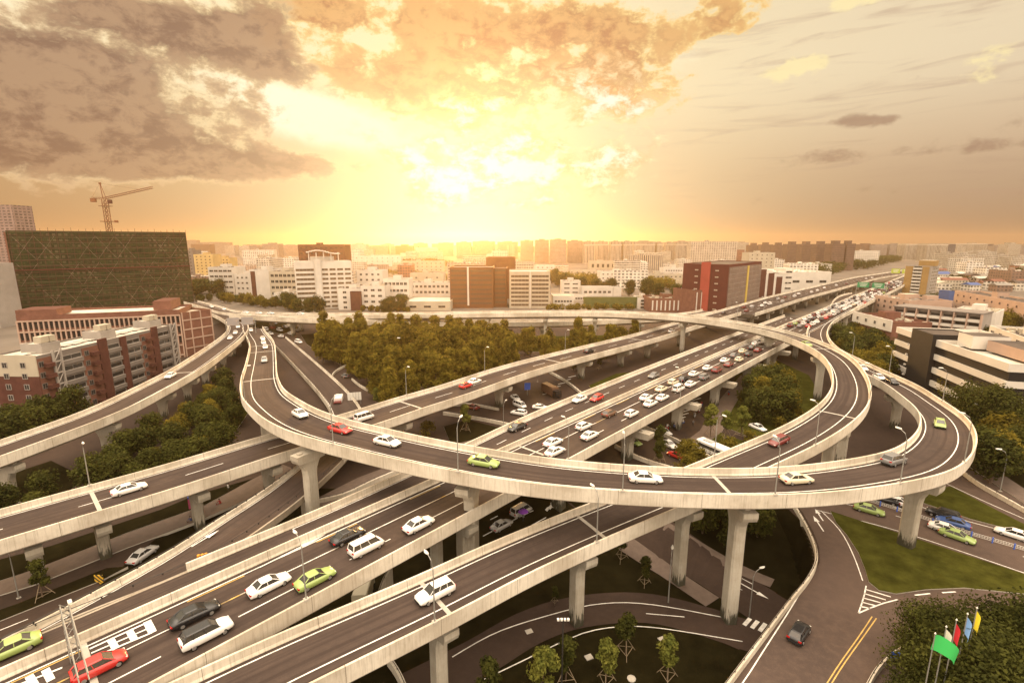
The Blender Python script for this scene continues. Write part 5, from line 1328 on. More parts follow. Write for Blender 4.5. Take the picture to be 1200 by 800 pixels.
def car_meshes(kind):
    S = SPEC[kind]; H = S['H']; q = MB(); rings = []
    for x, zl, zb, w in S['st']:
        rings.append([Vector(p) for p in ((x, -w * .9, zl), (x, -w, zl + .14), (x, -w, zb - .26), (x, -w * .95, zb - .07), (x, -w * .78, zb), (x, 0, zb + .03), (x, w * .78, zb), (x, w * .95, zb - .07), (x, w, zb - .26), (x, w, zl + .14), (x, w * .9, zl))])
    q.loft(rings)
    body = q.mesh('body', [PAINT['white']], smooth=True)
    xf, zf, xr, zr, tf, tr = S['g']; hw = S['W'] / 2 * .86; tw = S['W'] / 2 * .66; zt = H - .06
    q = MB(); q.loft([[Vector(p) for p in ((xf, -hw * .93, zf - .06), (xr, -hw * .93, zr - .08), (xr, hw * .93, zr - .08), (xf, hw * .93, zf - .06))], [Vector(p) for p in ((tf, -tw, zt), (tr, -tw, zt), (tr, tw, zt), (tf, tw, zt))]])
    glass = q.mesh('window_glass', [CGLASS])
    q = MB(); mx = (tf + tr) / 2
    def rr(z, e): return [Vector(p) for p in ((tf - .02 + e, -tw * .8, z), (tf - .12 + e, -tw - .02 - e, z), (mx, -tw - .03 - e, z), (tr + .1 - e, -tw - .02 - e, z), (tr - e, -tw * .8, z), (tr - e, tw * .8, z), (tr + .1 - e, tw + .02 + e, z), (mx, tw + .03 + e, z), (tf - .12 + e, tw + .02 + e, z), (tf - .02 + e, tw * .8, z))]
    q.loft([rr(zt - .015, .02), rr(zt + .03, 0), rr(H, -.12)])
    for s in (-1, 1):
        q.tube([(xf, s * hw * .95, zf - .03), (tf, s * tw, zt)], .045, 4); q.tube([(xr, s * hw * .95, zr - .03), (tr, s * tw, zt)], .075, 4)
        for f in ((.52,) if kind in ('sedan', 'hatch') else (.38, .72)):
            q.tube([(xf + (xr - xf) * f, s * hw * .95, (zf + zr) / 2 - .04), (tf + (tr - tf) * f, s * tw * 1.01, zt)], .04, 4)
    roof = q.mesh('roof', [PAINT['white']], smooth=False)
    q = MB(); q.tube([(0, -.12, 0), (0, .12, 0)], .32, 14); wheel = q.mesh('wheel', [TYRE]); q = MB(); q.tube([(0, -.135, 0), (0, .135, 0)], .2, 10); rim = q.mesh('rim', [RIM])
    e = S['st'][-1]; b = S['st'][0]
    q = MB(); q.box((0, 0, 0), (.16, .34, .11)); hl = q.mesh('headlight', [HEADL]); q = MB(); q.box((0, 0, 0), (.16, .34, .18)); tl = q.mesh('tail_light', [TAILL])
    q = MB(); q.box((e[0] - .04, 0, .42), (.14, 1.2, .2)).box((b[0] + .03, 0, .42), (.12, 1.3, .16)); bu = q.mesh('bumper_trim', [BUMP_])
    q = MB()
    for m_ in (body, glass, roof): pass
    return dict(body=body, glass=glass, roof=roof, wheel=wheel, rim=rim, hl=hl, tl=tl, bu=bu, S=S)
CM_ = {k: car_meshes(k) for k in SPEC}
def paint_slot(o, m): o.material_slots[0].link = 'OBJECT'; o.material_slots[0].material = m
CARP = {}
def car_proto(kind):
    if kind in CARP: return CARP[kind]
    c = CM_[kind]; S = c['S']; r = bpy.data.objects.new('car', None)
    def L(n, me, loc=(0, 0, 0), par=None):
        o = bpy.data.objects.new(n, me); o.parent = par or r; o.location = loc; COL.objects.link(o); return o
    COL.objects.link(r)
    L('body', c['body']); L('window_glass', c['glass']); L('roof', c['roof']); L('bumper_trim', c['bu'])
    for sx in (1, -1):
        for sy in (1, -1): w = L('wheel', c['wheel'], (sx * S['wb'], sy * (S['W'] / 2 - .13), .32)); L('rim', c['rim'], (0, 0, 0), w)
    e = S['st'][-2]; b = S['st'][1]
    for sy in (1, -1): L('headlight', c['hl'], (e[0] - .02, sy * .58, e[2] - .09)); L('tail_light', c['tl'], (b[0] - .0, sy * .64, b[2] - .16))
    CARP[kind] = r; r['proto'] = True; return r
PROTOS = []
def car(kind, color, p, heading, label, group=None, name=None, roofc=None, slope=0.0, simple=False):
    """a car standing at p, nose along heading (radians)"""
    S = SPEC[kind]
    if simple:
        key = 's_' + kind
        if key not in CM_:
            c = CM_[kind]; bm = bmesh.new(); q = MB()
            for me, mi in ((c['body'], 0), (c['glass'], 1), (c['roof'], 0)):
                q.add([v.co.copy() for v in me.vertices], [tuple(f.vertices) for f in me.polygons], mi)
            for sx in (1, -1):
                for sy in (1, -1): q.tube([(sx * S['wb'], sy * S['W'] / 2 * .8, .32), (sx * S['wb'], sy * S['W'] / 2, .32)], .32, 8, 2)
            e = S['st'][0]
            for sy in (1, -1): q.box((e[0] + .03, sy * .62, e[2] + .1), (.12, .3, .18), 0, 3)
            CM_[key] = q.mesh('car', [PAINT['white'], CGLASS, TYRE, TAILL]); bm.free()
        r = link('car', CM_[key], None, p, heading); paint_slot(r, PAINT[color]); tag(r, label, 'car', group)
    else:
        r = dup(car_proto(kind), p, heading, label, group); r['category'] = 'car'
        if 'proto' in r: del r['proto']
        for c in r.children:
            if c.name.startswith(('body', 'roof')): paint_slot(c, PAINT[roofc if (roofc and c.name.startswith('roof')) else color])
    r.rotation_euler = (0, -slope, heading)
    r.name = name or ('van' if kind == 'van' else 'car'); r['category'] = 'van' if kind == 'van' else 'car'
    return r
def on_deck(d, px, py, dz=.0):
    best = None
    for i, c in enumerate(d.C):
        p = un(px, py, CZ - c.z - .05); q = (p - c).to_2d().length
        if best is None or q < best[0]: best = (q, i, p)
    q, i, p = best; t = d.T[i]; j = min(len(d.C) - 1, i + 2); k = max(0, i - 2)
    sl = (d.C[j].z - d.C[k].z) / max(.1, (d.C[j] - d.C[k]).to_2d().length)
    lat = (p - d.P[i]).dot(d.S[i]); lat = max(1.6, min(d.W[i] - 1.6, lat)); pp = d.P[i] + d.S[i] * lat + t * (p - d.P[i]).dot(t); pp.z += .05
    return pp, math.atan2(t.y, t.x), sl
def dcar(d, px, py, kind, color, label, fwd=True, **k):
    p, a, sl = on_deck(d, px, py + 2); s = p.to_2d().length > 175
    return car(kind, color, p, a if fwd else a + PI, label, simple=s, slope=sl if fwd else -sl, **k)

CC = 'cars on the expressway carriageway'
dcar(dC, 118, 783, 'hatch', 'red', 'bright red hatchback beside the gantry mast at the lower left', group=CC)
dcar(dC, 229, 722, 'sedan', 'black', 'black sedan running side by side with the white sports utility car', group=CC)
dcar(dC, 243, 745, 'suv', 'white', 'white sports utility car with dark roof panel beside the black sedan', group=CC, roofc='black')
dcar(dC, 316, 687, 'sedan', 'white', 'white sedan with sunroof behind the light green taxi', group=CC)
dcar(dC, 370, 680, 'sedan', 'green', 'light green taxi at the lamp post on the expressway', group=CC)
dcar(dC, 408, 630, 'sedan', 'black', 'dark sedan half hidden behind the white minivan', group=CC)
dcar(dC, 430, 643, 'van', 'white', 'white minivan beside the dark sedan on the expressway', group=CC)
dcar(dC, 491, 616, 'sedan', 'white', 'white sedan alone on the expressway just left of the big pier', group=CC)
JN = [(648, 519, 'sedan', 'white'), (650, 530, 'sedan', 'white'), (684, 500, 'hatch', 'white'), (691, 511, 'sedan', 'white'), (714, 485, 'hatch', 'brown'), (740, 485, 'hatch', 'white'), (757, 466, 'sedan', 'white'), (762, 473, 'sedan', 'white'), (776, 466, 'sedan', 'white'), (775, 456, 'sedan', 'cream'), (789, 448, 'hatch', 'cream'), (795, 456, 'van', 'white'), (801, 444, 'sedan', 'black'), (809, 450, 'sedan', 'white'), (813, 438, 'sedan', 'white'), (825, 442, 'suv', 'grey'), (829, 431, 'sedan', 'white'), (840, 434, 'suv', 'maroon'), (849, 422, 'sedan', 'white'), (854, 427, 'sedan', 'maroon'), (860, 416, 'sedan', 'grey'), (866, 421, 'hatch', 'cream'), (870, 411, 'sedan', 'cream'), (877, 415, 'hatch', 'black'), (881, 407, 'sedan', 'black'), (888, 410, 'sedan', 'maroon'), (885, 402, 'sedan', 'white'), (891, 400, 'sedan', 'white')]
for i, (a, b, k, c) in enumerate(JN):
    dcar(dC, a, b, k, c, '%s %s queueing before the loop, %s from the front curve' % (c if c != 'maroon' else 'dark red', {'sedan': 'sedan', 'hatch': 'hatchback', 'suv': 'tall car', 'van': 'minivan'}[k], ordinal(i + 1)), group='queueing cars on the expressway')
cols = ['white'] * 9 + ['silver'] * 2 + ['black'] * 3 + ['maroon'] * 3 + ['red', 'cream', 'grey', 'green', 'brown']
lanes = {0: 'left', 1: 'second', 2: 'third', 3: 'right'}
for ln in range(4):
    t = 213 + ln * 2.0; n = 0
    while t < 560 and n < 34:
        i = min(range(len(dC.P)), key=lambda k: (dC.P[k] - mpt(t)).to_2d().length); W = dC.W[i]
        off = 2.2 + ln * 3.25
        if off > W - 1.7: t += 9; continue
        if t > 400 and rg.random() < .25: t += 9
        n += 1; c = rg.choice(cols); k = rg.choice(['sedan', 'sedan', 'hatch', 'suv', 'van']); p = mpt(t, -off - rg.uniform(-.3, .3)); p.z = dC.P[i].z + .05
        car(k, c, p, math.atan2(MD.y, MD.x) + rg.uniform(-.03, .03), '%s %s, %s lane of the far jam, %s from loop' % (c if c != 'maroon' else 'dark red', {'sedan': 'sedan', 'hatch': 'hatchback', 'suv': 'tall car', 'van': 'minivan'}[k], lanes[ln], ordinal(n)), group='jammed cars beyond the loop', simple=True)
        t += rg.uniform(7.2, 10.5) if t < 400 else rg.uniform(9, 15)
for a, b, k, c, l in [(679, 468, 'sedan', 'white', 'white car on the quiet carriageway, next to a red one'), (699, 467, 'hatch', 'red', 'small red car on the quiet carriageway'), (606, 501, 'sedan', 'black', 'dark car alone on the quiet carriageway near the median'), (766, 440, 'sedan', 'grey', 'grey car far along the quiet carriageway'), (12, 760, 'sedan', 'green', 'green taxi cut by the left edge of the slip lane')]:
    dcar(dC2, a, b, k, c, l, fwd=False, group='cars on the quiet carriageway')
for a, b, k, c, l, f in [(152, 574, 'sedan', 'white', 'white car on the left part of the long flyover', 1), (427, 490, 'van', 'white', 'white minibus on the long flyover just behind the front curve', 1), (556, 447, 'sedan', 'white', 'white car on the long flyover in front of the grove', 1), (546, 452, 'hatch', 'red', 'red car directly following the white one on the long flyover', 1), (690, 411, 'sedan', 'black', 'dark car far along the long flyover', 1), (787, 387, 'sedan', 'white', 'white car on the long flyover just before the loop', 1)]:
    dcar(dD, a, b, k, c, l, fwd=bool(f), group='cars on the long flyover')
for i, (a, b) in enumerate([(872, 359), (881, 358), (875, 363), (893, 357), (897, 354), (902, 355), (912, 349), (917, 352), (920, 347), (931, 346), (936, 343), (951, 341), (958, 339), (848, 366), (966, 336), (980, 333), (992, 331), (1004, 328), (1015, 325), (1022, 324)]):
    c = rg.choice(['white', 'white', 'white', 'maroon', 'silver', 'black']); dcar(dD2, a, b, rg.choice(['sedan', 'hatch', 'van']), c, '%s car on the wide far flyover, %s from its near end' % (c if c != 'maroon' else 'dark red', ordinal(i + 1)), group='cars on the wide far flyover')
for a, b, k, c, l, f in [(294, 386, 'sedan', 'white', 'white car at the top of the S bend under the sign gantry', 1), (308, 396, 'sedan', 'white', 'white car in the S bend, first of three close together', 1), (309, 401, 'hatch', 'white', 'white car in the S bend, middle of three close together', 1), (311, 406, 'sedan', 'white', 'white car in the S bend, last and lowest of three close together', 1), (310, 422, 'suv', 'silver', 'silver car in the S bend between two joints', 1), (352, 486, 'sedan', 'white', 'white sedan coming round the S bend', 1), (399, 504, 'sedan', 'red', 'red and white car on the front curve by the first lamp', 1), (454, 519, 'sedan', 'white', 'large white sedan following the red car on the front curve', 1), (567, 543, 'sedan', 'green', 'yellow green taxi in the middle of the front curve', 1), (756, 562, 'sedan', 'white', 'white car beside the lamp on the front curve above the bottom flyover', 1), (933, 563, 'sedan', 'cream', 'cream car on the front curve at the merging joint', 1), (1047, 541, 'suv', 'grey', 'dark grey tall car entering the right hand bend', 1), (1101, 498, 'hatch', 'green', 'green and yellow taxi in the right hand bend', 0), (1045, 447, 'sedan', 'black', 'dark car on the ramp beside the striped office', 0), (1030, 442, 'sedan', 'white', 'white car behind the dark one on the ramp beside the striped office', 0), (1010, 431, 'sedan', 'white', 'white car on the ramp next to the green tree', 0)]:
    dcar(dR1, a, b, k, c, l, fwd=bool(f), group='cars on the high curving flyover')
for a, b, k, c, l in [(912, 518, 'hatch', 'maroon', 'small dark red car inside the loop bend'), (940, 403, 'sedan', 'green', 'green and white taxi at the top right of the loop'), (510, 697, 'suv', 'white', 'large white car on the bottom flyover')]:
    dcar(dB, a, b, k, c, l, group='cars on the loop')
for i, (a, b) in enumerate([(263, 361), (296, 364), (308, 365), (321, 365.5), (356, 366), (248, 358)]):
    dcar(dB, a, b, 'sedan', 'white', 'tiny white car on the far left of the loop flyover, %s from the left' % ordinal(i + 1), group='cars on the far left of the loop')
for a, b, l in [(200, 440, 'white car on the left flyover beside the apartment block'), (276, 389, 'white car near the top of the left flyover, right one'), (270, 395, 'white car near the top of the left flyover, lower one'), (279, 382, 'white car near the top of the left flyover, highest one')]:
    dcar(dE, a, b, 'sedan', 'white', l, fwd=False, group='cars on the left flyover')
def gcar(px, py, px2, py2, kind, c, label, group=None):
    p = G(px, py, .02); q = G(px2, py2); d = q - p; return car(kind, c, p, math.atan2(d.y, d.x), label, group, simple=p.y > 175)
RS = 'cars on the right hand street'
for a in [(1018, 600, 1040, 606, 'sedan', 'green', 'green taxi on the street left of the tall right pier', RS), (1047, 590, 1030, 586, 'sedan', 'white', 'white car on the street between loop and right pier', RS), (1036, 588, 1020, 584, 'sedan', 'black', 'dark car partly hidden by the white one left of the right pier', RS), (1104, 606, 1085, 600, 'suv', 'black', 'black car behind the blue one on the right hand street', RS), (1116, 615, 1095, 609, 'sedan', 'blue', 'blue taxi in the middle of the right hand street', RS), (1108, 623, 1130, 630, 'sedan', 'white', 'white car between the blue and the green taxi', RS), (1121, 631, 1141, 638, 'sedan', 'green', 'green taxi nearest the lawn on the right hand street', RS), (1187, 629, 1165, 622, 'sedan', 'white', 'white car at the right edge of the street', RS),
          (936, 745, 950, 722, 'hatch', 'black', 'dark hatchback alone on the curved street at the lower right', None), (1049, 471, 1040, 463, 'sedan', 'teal', 'blue grey car on the sunken ramp between the two loops', None), (404, 442, 396, 436, 'hatch', 'grey', 'small grey car where the side street forks at the grove', None),
          (553, 479, 540, 476, 'sedan', 'maroon', 'dark red car on the street under the long flyover', 'cars at the central junction'), (609, 477, 620, 481, 'van', 'white', 'white van waiting at the central junction, upper one', 'cars at the central junction'), (608, 486, 596, 484, 'suv', 'white', 'white car waiting below the van at the central junction', 'cars at the central junction'), (633, 479, 648, 480, 'sedan', 'white', 'white sedan right of the two waiting white cars', 'cars at the central junction'), (604, 468, 612, 474, 'sedan', 'white', 'white car tucked beside the pier at the central junction', 'cars at the central junction'),
          (778, 508, 790, 514, 'sedan', 'white', 'white car passing the crossing under the expressway', 'cars on the underpass bridge'), (784, 523, 796, 530, 'sedan', 'white', 'second white car on the underpass bridge, nearer the red one', 'cars on the underpass bridge'), (793, 536, 780, 531, 'sedan', 'red', 'red car on the underpass bridge behind the bushes', 'cars on the underpass bridge'), (742, 520, 756, 526, 'sedan', 'green', 'green taxi on the underpass bridge beside the pier', 'cars on the underpass bridge'), (888, 503, 900, 508, 'sedan', 'white', 'white car on the lane behind the loop lawn trees', None),
          (588, 618, 600, 606, 'sedan', 'silver', 'silver sedan seen in the gap under the front curve', None), (611, 602, 622, 592, 'van', 'silver', 'silver van in the gap under the front curve', None), (168, 653, 200, 632, 'sedan', 'silver', 'silver car on the street under the left flyover', None),
          (553 - 15, 666, 548, 655, 'sedan', 'black', 'dark car in the black gap beside the front pier', None)]:
    gcar(*a)
ug = 'cars on the busy junction at the upper left'
for i, (a, b, c) in enumerate([(311, 387, 'white'), (317, 392, 'white'), (319, 385, 'maroon'), (328, 388, 'silver'), (329, 395, 'white'), (341, 392, 'white'), (340, 380, 'orange'), (350, 402, 'white'), (255, 367, 'white'), (262, 371, 'white'), (247, 364, 'silver'), (258, 363, 'white'), (240, 357, 'white'), (322, 380, 'black'), (334, 384, 'silver'), (348, 389, 'black')]):
    gcar(a, b, a + 12 * (1 if i % 2 else -1), b + 3 * (1 if i % 2 else -1), rg.choice(['sedan', 'hatch', 'van']), c, '%s car at the busy junction on the upper left, %s one' % (c if c != 'maroon' else 'dark red', ordinal(i + 1)), ug)
pk = 'parked cars seen between the grove and the loop flyover'
pk_o = [gcar(a, 379.5 + (i % 2) * 1.5, a + 5, 381.5, 'sedan', rg.choice(['white', 'white', 'silver', 'maroon']), 'x', pk) for i, a in enumerate(range(516, 610, 7))]
order_labels(pk_o, 'parked car under the loop flyover behind the grove, {ord} from the left')
# bus and lorries
def boxtruck(name, label, cat, px, py, px2, py2, L, W, H, cabL, c1, c2, win=True, z=None):
    p = G(px, py, .02); q = G(px2, py2); d = q - p
    r = thing(name, label, cat, p, math.atan2(d.y, d.x)); q = MB()
    def rb(x0, x1, z0, z1, w): return [[Vector((x, a * w / 2, b)) for a, b in ((-1, z0), (-1, z1 - .18), (-.86, z1), (.86, z1), (1, z1 - .18), (1, z0))] for x in (x0, x1)]
    q.loft(rb(-L / 2, L / 2 - cabL, .45, H, W)); q.build('cargo_body' if cabL else 'body', PAINT[c1], r)
    if cabL: 
        q = MB(); q.loft(rb(L / 2 - cabL + .1, L / 2, .4, H * .78, W * .95)); q.build('cab', PAINT[c2], r)
        q = MB(); q.box((L / 2 - .1, 0, H * .56), (.3, W * .82, H * .22)); q.build('windscreen', CGLASS, r)
    else:
        for s in (-1, 1): q = MB(); q.box((0, s * W / 2, H * .64), (L * .9, .06, H * .28)); q.build('window_band', CGLASS, r)
        q = MB(); q.box((L / 2, 0, H * .6), (.08, W * .86, H * .36)); q.build('windscreen', CGLASS, r)
        q = MB(); q.box((-1.5, 0, H + .1), (2.2, 1.4, .24)); q.build('roof_unit', PAINT['silver'], r)
    for sx in (-.32, .34):
        for s in (-1, 1): wq = MB(); wq.tube([(sx * L, s * W / 2 - .3 * s, .45), (sx * L, s * W / 2 - .02 * s, .45)], .45, 12); wq.build('wheel', TYRE, r)
    return r
boxtruck('bus', 'long white bus on the street beside the loop lawn', 'bus', 836, 533, 852, 540, 8, 2.4, 2.8, 0, 'white', 'white')
boxtruck('lorry', 'small lorry with white box on the slip road by the white board', 'lorry', 397, 476, 395, 482, 6, 2.2, 2.9, 1.6, 'white', 'maroon')
boxtruck('lorry', 'cream lorry seen in the gap between expressway and bottom flyover', 'lorry', 427, 700, 433, 680, 6, 2.3, 2.8, 1.6, 'cream', 'cream')
boxtruck('lorry', 'dark brown lorry on the side street behind the central pier', 'lorry', 646, 463, 660, 470, 8.5, 2.4, 3.2, 1.8, 'brown', 'black')
for kk, pr_ in CARP.items():
    for c in list(pr_.children_recursive): bpy.data.objects.remove(c)
    bpy.data.objects.remove(pr_)

# ------------------------------------------------------------------ people and scooters
SKIN = mat('skin', (.45, .28, .19), .6, 0); HAIR = mat('hair_black', (.012, .01, .009), .7, 0)
def skin_figure(name, joints, bones, mi):
    me = bpy.data.meshes.new(name); names = list(joints); me.from_pydata([joints[n][:3] for n in names], [(names.index(a), names.index(b)) for a, b in bones], [])
    o = bpy.data.objects.new(name, me); COL.objects.link(o); o.modifiers.new('s', 'SKIN'); o.modifiers.new('d', 'SUBSURF').levels = 1
    for i, n in enumerate(names):
        sv = me.skin_vertices[0].data[i]; r = joints[n][3]; sv.radius = (r, r); sv.use_root = (n == 'pelvis')
    bpy.context.view_layer.update(); dg = bpy.context.evaluated_depsgraph_get(); out = bpy.data.meshes.new_from_object(o.evaluated_get(dg)); bpy.data.objects.remove(o)
    out.materials.clear()
    for m_ in mi: out.materials.append(m_)
    zs = joints['neck'][2]; pz = joints['pelvis'][2]
    for p in out.polygons: c = p.center; p.material_index = 2 if c.z > zs else (0 if c.z > pz - .05 or abs(c.y) > .3 else 1); p.use_smooth = True
    return out
def figure(pose, shirt, trousers):
    if pose == 'ride':
        J = dict(pelvis=(-.15, 0, .82, .15), chest=(-.05, 0, 1.2, .17), neck=(-.02, 0, 1.42, .06), head=(.02, 0, 1.56, .10), crown=(.02, 0, 1.68, .09))
        for s, k in ((1, 'l'), (-1, 'r')): J.update({k + 'sh': (-.03, .2 * s, 1.34, .07), k + 'el': (.14, .28 * s, 1.12, .05), k + 'ha': (.40, .24 * s, 1.04, .045), k + 'hi': (-.12, .12 * s, .78, .11), k + 'kn': (.28, .14 * s, .72, .08), k + 'an': (.24, .14 * s, .36, .055), k + 'fo': (.38, .15 * s, .32, .05)})
    else:
        J = dict(pelvis=(0, 0, .94, .14), chest=(0, 0, 1.28, .16), neck=(0, 0, 1.50, .06), head=(.02, 0, 1.62, .10), crown=(.02, 0, 1.73, .08))
        for s, k in ((1, 'l'), (-1, 'r')): J.update({k + 'sh': (0, .2 * s, 1.43, .07), k + 'el': (.02, .25 * s, 1.14, .05), k + 'ha': (.12, .25 * s, .9, .045), k + 'hi': (0, .1 * s, .9, .10), k + 'kn': (.06 * s, .11 * s, .5, .07), k + 'an': (-.04 * s, .11 * s, .08, .05), k + 'fo': (.10 - .04 * s, .12 * s, .05, .05)})
    Bn = [('pelvis', 'chest'), ('chest', 'neck'), ('neck', 'head'), ('head', 'crown')]
    for k in 'lr': Bn += [('chest', k + 'sh'), (k + 'sh', k + 'el'), (k + 'el', k + 'ha'), ('pelvis', k + 'hi'), (k + 'hi', k + 'kn'), (k + 'kn', k + 'an'), (k + 'an', k + 'fo')]
    return skin_figure('person', J, Bn, [shirt, trousers, SKIN])
CL = [mat('cloth_' + n, c, .9, 0) for n, c in (('white', (.6, .58, .54)), ('blue', (.05, .08, .18)), ('red', (.35, .04, .04)), ('dark', (.03, .03, .03)), ('grey', (.2, .19, .18)))]
RIDE = [figure('ride', CL[i], CL[3]) for i in (0, 1, 2, 4)]; WALK = [figure('walk', CL[i], CL[3]) for i in (0, 4)]
hq = MB(); hq.loft([[Vector((.0 + r * math.cos(a), r * math.sin(a), z)) for a in [2 * PI * k / 8 for k in range(8)]] for r, z in ((.115, -.02), (.12, .06), (.09, .13), (.03, .155))]); HAIRM = hq.mesh('hair', HAIR)
q = MB(); q.loft([[Vector((x, s * w, z)) for s, z in ((-1, z0), (1, z0), (1, z1), (-1, z1))] for x, w, z0, z1 in ((-.75, .10, .5, .72), (-.4, .16, .35, .78), (.05, .15, .25, .66), (.2, .14, .24, .34), (.42, .14, .26, .4), (.55, .12, .3, .95), (.62, .06, .4, 1.0))]); SCB = q.mesh('body', PAINT['grey'])
q = MB(); q.tube([(0, -.05, 0), (0, .05, 0)], .25, 12); SCW = q.mesh('wheel', TYRE); q = MB(); q.tube([(.56, -.3, 1.02), (.6, 0, 1.06), (.56, .3, 1.02)], .025, 5).tube([(.6, 0, 1.05), (.75, 0, .3)], .035, 5); SCH = q.mesh('handlebar', BUMP_)
RI = []
def rider(px, py, px2, py2, i, label=''):
    p = G(px, py, .01); d = G(px2, py2) - p; a = math.atan2(d.y, d.x)
    r = thing('scooter', '', 'scooter', p, a, 'scooters at the crossings'); b = link('body', SCB, r); paint_slot(b, PAINT[['red', 'black', 'blue', 'silver', 'maroon'][i % 5]])
    link('wheel', SCW, r, (-.6, 0, .25)); link('wheel', SCW, r, (.72, 0, .25)); link('handlebar', SCH, r)
    h = link('person', RIDE[i % 4], None, p, a); tag(h, '', 'person', 'scooter riders'); link('hair', HAIRM, h, (.02, 0, 1.62)); RI.append((r, h)); return r, h
for i, v in enumerate([(782, 503, 790, 508), (790, 503, 798, 508), (822, 476, 815, 480), (814, 489, 808, 494), (819, 484, 812, 489), (854, 463, 848, 468), (860, 455, 852, 460), (887, 440, 880, 444), (893, 436, 886, 440), (224, 615, 210, 622), (258, 594, 244, 601), (770, 512, 762, 506), (800, 497, 792, 500)]): rider(*v, i)
PLACE = ['left of the pair on the crossing under the expressway', 'right of the pair on the crossing under the expressway', 'highest of three on the diagonal lane', 'lowest of three on the diagonal lane', 'middle of three on the diagonal lane', 'beside the pier foot inside the loop', 'just above the one beside the pier foot', 'far end of the lane behind the shrubs, left', 'far end of the lane behind the shrubs, right', 'on the left street before the slip ramp', 'on the left street near the striped crossing', 'left end of the underpass bridge parapet', 'at the upper stripes of the crossing']
for (r, h), s in zip(RI, PLACE): r['label'] = 'scooter ' + s; h['label'] = 'person riding a scooter, ' + s
for px, py, i, l in [(268, 576, 0, 'person in white walking on the left pavement'), (613, 611, 1, 'person under the purple umbrella'), (812, 499, 1, 'person standing on the pavement below the pier'), (948, 568 + 44, 0, 'x')][:3]:
    p = G(px, py, .05); h = link('person', WALK[i], None, p, .8); tag(h, l, 'person'); link('hair', HAIRM, h, (.02, 0, 1.68))
p = G(613, 611, .05); r = thing('umbrella', 'purple umbrella held above a walking person', 'umbrella', p)
q = MB(); q.loft([[Vector((rr * math.cos(a), rr * math.sin(a), z)) for a in [2 * PI * k / 10 for k in range(10)]] for rr, z in ((1.0, 2.0), (.8, 2.18), (.4, 2.3), (.03, 2.34))]); q.build('canopy', mat('umbrella_purple', (.22, .06, .40), .7, 0), r); q = MB(); q.tube([(0, 0, 1.0), (0, 0, 2.3)], .02, 5); q.build('shaft', M_DARKM, r)

# ------------------------------------------------------------------ lamps, signs, flags
LAMPH = mat('lamp_head_white', (.62, .60, .54), .4, 0)
def lamp_proto(H=7.4, arm=1.5):
    q = MB(); q.tube([(0, 0, 0), (0, 0, H * .6), (0, 0, H - 1.2), (arm * .25, 0, H - .35), (arm * .7, 0, H)], [.09, .07, .055, .05, .04], 6); pole = q.mesh('pole', M_METAL)
    q = MB(); q.loft([[Vector((arm * .6 + x, y * w, H + .02 + z)) for y, z in ((-1, 0), (-.5, .14), (.5, .14), (1, 0), (.5, -.06), (-.5, -.06))] for x, w in ((0, .08), (.25, .17), (.6, .17), (.85, .06))]); head = q.mesh('lamp_head', LAMPH)
    q = MB(); q.box((0, 0, -.1), (.5, .5, .22)); base = q.mesh('base_bracket', M_JOINT); return pole, head, base
LP = lamp_proto()
def lamp(p, a, label, group='street lamps on the flyover barriers', s=1.0):
    r = thing('street_lamp', label, 'street lamp', p, a, group); link('pole', LP[0], r); link('lamp_head', LP[1], r); link('base_bracket', LP[2], r); r.scale = (s,) * 3; return r
def dlamp(d, px, py, side, label, s=1.0, flip=False):
    """on the barrier: side 0 left, 1 right of the deck"""
    i = min(range(len(d.C)), key=lambda i: (lambda q: (q[0] - px) ** 2 + (q[1] - py) ** 2)(proj(d.P[i] + d.S[i] * (.14 if side == 0 else d.W[i] - .14) + Vector((0, 0, 1.1)))))
    p = d.P[i] + d.S[i] * (.14 if side == 0 else d.W[i] - .14) + Vector((0, 0, 1.15)); a = math.atan2(d.S[i].y, d.S[i].x) + (0 if side == 0 else PI)
    return lamp(p, a, label, s=s)
